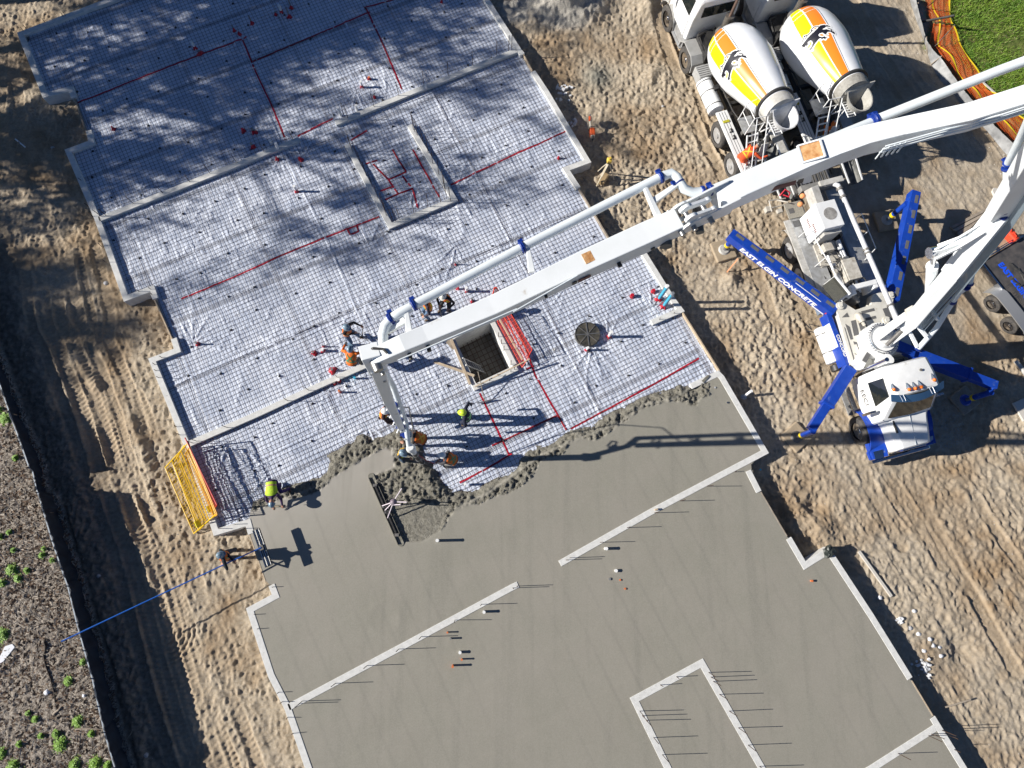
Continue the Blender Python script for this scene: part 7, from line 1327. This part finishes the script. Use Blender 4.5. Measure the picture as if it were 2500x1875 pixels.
for k,(u0,v0,u1,v1,r,lb) in enumerate(((110,1560,106,1600,.04,'dark crooked branch lying in the brush, upper piece'),(106,1600,135,1720,.028,'long dark branch in the brush, lower piece'),(130,1745,150,1725,.035,'pale thick twig beside the long branch'),(185,1780,250,1782,.02,'thin branch lying against the fence foot'),(212,1650,185,1610,.015,'thin pale twig leaning on the black fence'),(305,1815,325,1775,.015,'pale twig in the fence shadow at the bottom'))):
    t=thing('fallen_branch',lb,'branch',W(u0,v0,.1),0,'fallen branches');mb=MB();a=P(u0,v0,.14);b=P(u1,v1,.14);m=a.lerp(b,.5)+Vector((.06,.03,.04));mb.tube([a,a.lerp(m,.5)+Vector((-.03,0,0)),m,m.lerp(b,.5)+Vector((.02,.02,0)),b],[r,r,r*.9,r*.7,r*.4],7);mb.build('wood',mat('bark_dark',(.07,.055,.045),.9) if 'dark' in lb else mat('bark_pale',(.36,.30,.24),.9),t,world=True)
wb=flat('white_debris',[(-8,1618),(12,1578),(30,1572),(36,1580),(8,1615),(-5,1622)],.1,.16,mat('white_plastic',(.75,.77,.82),.4),'crumpled white plastic sheet at the left edge','plastic sheet');
for (u,v,r,lb) in((118,1690,.11,'bright white scrap beside the long branch'),(208,1697,.07,'small pale scrap near the fence')): stone((u,v),.08,r,mat('white_plastic',(.75,.77,.82),.4),lb,'scrap',None,name='scrap')
# gravel & pebbles on the dirt
def scatter(name,u0,u1,v0,v1,n,rmin,rmax,m,cond=None):
    u=RNG.uniform(u0,u1,n);v=RNG.uniform(v0,v1,n);pp=[P(a,b,0) for a,b in zip(u,v)];x=np.array([p.x for p in pp]);y=np.array([p.y for p in pp])
    ok=~(inpoly(x,y,UNP)|inpoly(x,y,SLAB))
    if cond is not None: ok&=cond(x,y)
    x=x[ok];y=y[ok];z=np.array([gz(a,b) for a,b in zip(x,y)]);n=len(x);r=RNG.uniform(rmin,rmax,n);base=np.array([(1,0,0),(0,1,0),(-1,0,0),(0,-1,0),(0,0,.8)])
    V=[];th=RNG.uniform(0,6.28,n);c,s=np.cos(th),np.sin(th);sx=r*RNG.uniform(.6,1.2,n);sy=r*RNG.uniform(.5,1.,n)
    pt=[np.stack([x+c*b[0]*sx-s*b[1]*sy,y+s*b[0]*sx+c*b[1]*sy,z+b[2]*r-.003],-1) for b in base]
    for i in range(4): V+= [pt[i],pt[(i+1)%4],pt[4]]
    V=np.stack(V,1).reshape(-1,3);return tag(tri_soup(name,V,3,m),kind='stuff')
PB=mat('pebble_grey',(.46,.44,.41),.9,0,(3,(.34,.31,.27)))
scatter('pebbles',1200,2500,0,1875,5200,.008,.026,PB);scatter('pebbles_by_fence',60,450,800,1875,2600,.008,.03,mat('pebble_dark',(.28,.27,.26),.9),lambda x,y:(dline(x,y,fbase)[2]*np.sign(tst)<-.1))
c=P(2305,1035,0);scatter('gravel_spill',2255,2355,960,1095,900,.012,.03,mat('gravel_blue',(.36,.37,.38),.8),lambda x,y:np.hypot(x-c.x,(y-c.y)*.8)<.75)
c5=P(1370,-10,0);scatter('gravel_pile_stones',1240,1500,-80,90,5000,.008,.022,mat('gravel_pale',(.56,.54,.50),.9),lambda x,y:np.hypot(x-c5.x,y-c5.y)<1.9)
scatter('roadside_stones',2080,2460,0,560,1500,.01,.04,PB,lambda x,y:(dline(x,y,NET_L)[0]<1.4)&(dline(x,y,NET_L)[2]*np.sign(tS)<-.2))
# ================================================================== TREES (off to the left, their shade falls on the mesh)
def tree(x,y,h,seed,label,dens=1.0):
    rnd=random.Random(seed);t=thing('shade_tree',label,'tree',(x,y,0),0,'trees west of the site');mb=MB();tips=[]
    def grow_(p,d,l,r,lv):
        n=4;pts=[p];rr=[r];q=p.copy();dd=d.copy()
        for k in range(n): dd=(dd+Vector((rnd.uniform(-.16,.16),rnd.uniform(-.16,.16),rnd.uniform(-.05,.14)))).normalized();q=q+dd*l/n;pts.append(q.copy());rr.append(r*(1-.5*(k+1)/n))
        mb.tube(pts,rr,8 if lv<2 else 5)
        if lv>=4: tips.append(q);tips.append(pts[2]);return
        for k in range(3 if lv else 6):
            f=rnd.uniform(.45,1.) if lv else rnd.uniform(.35,1.);i=min(int(f*n),n-1);bp=pts[i].lerp(pts[i+1],f*n-i);a=rnd.uniform(0,6.28);sp=rnd.uniform(.5,.95)
            nd=(dd*(1-sp*.6)+Vector((math.cos(a)*sp,math.sin(a)*sp,rnd.uniform(.0,.45)))).normalized();grow_(bp,nd,l*rnd.uniform(.52,.72),r*.5,lv+1)
        tips.append(q)
    grow_(Vector((0,0,0)),Vector((0,0,1)),h*.5,h*.018,0);mb.build('trunk',mat('tree_bark',(.12,.10,.08),.9),t)
    rg=np.random.default_rng(seed);T_=np.array([list(p) for p in tips]);n=int(25*dens);C=np.repeat(T_,n,0)+rg.normal(0,.30,(len(T_)*n,3));m=len(C);a=rg.normal(0,1,(m,3));a/=np.linalg.norm(a,axis=1)[:,None];b=np.cross(a,rg.normal(0,1,(m,3)));b/=np.linalg.norm(b,axis=1)[:,None];s=rg.uniform(.08,.17,(m,1))
    V=np.stack([C-a*s,C-b*s*.6,C+a*s,C+b*s*.6],1).reshape(-1,3);o=tri_soup('crown',V,4,mat('tree_leaf',(.07,.11,.025),.6));o.parent=t
TR=[(-29,21,18,1,1.,'tallest leafing tree west of the site'),(-31,14.5,17,2,1.,'second leafing tree west of the site'),(-36,18,21,3,1.,'smaller leafing tree nearer the left wall'),(-42,12.5,20,4,.9,'low leafing tree farthest south on the west side'),(-36,27,18,5,.8,'leafing tree at the northwest corner'),(-24,25,9,6,.5,'slim leafing tree by the northwest dirt')]
for x,y,h,sd_,dn_,lb in TR: tree(x,y,h,sd_,lb,dn_)
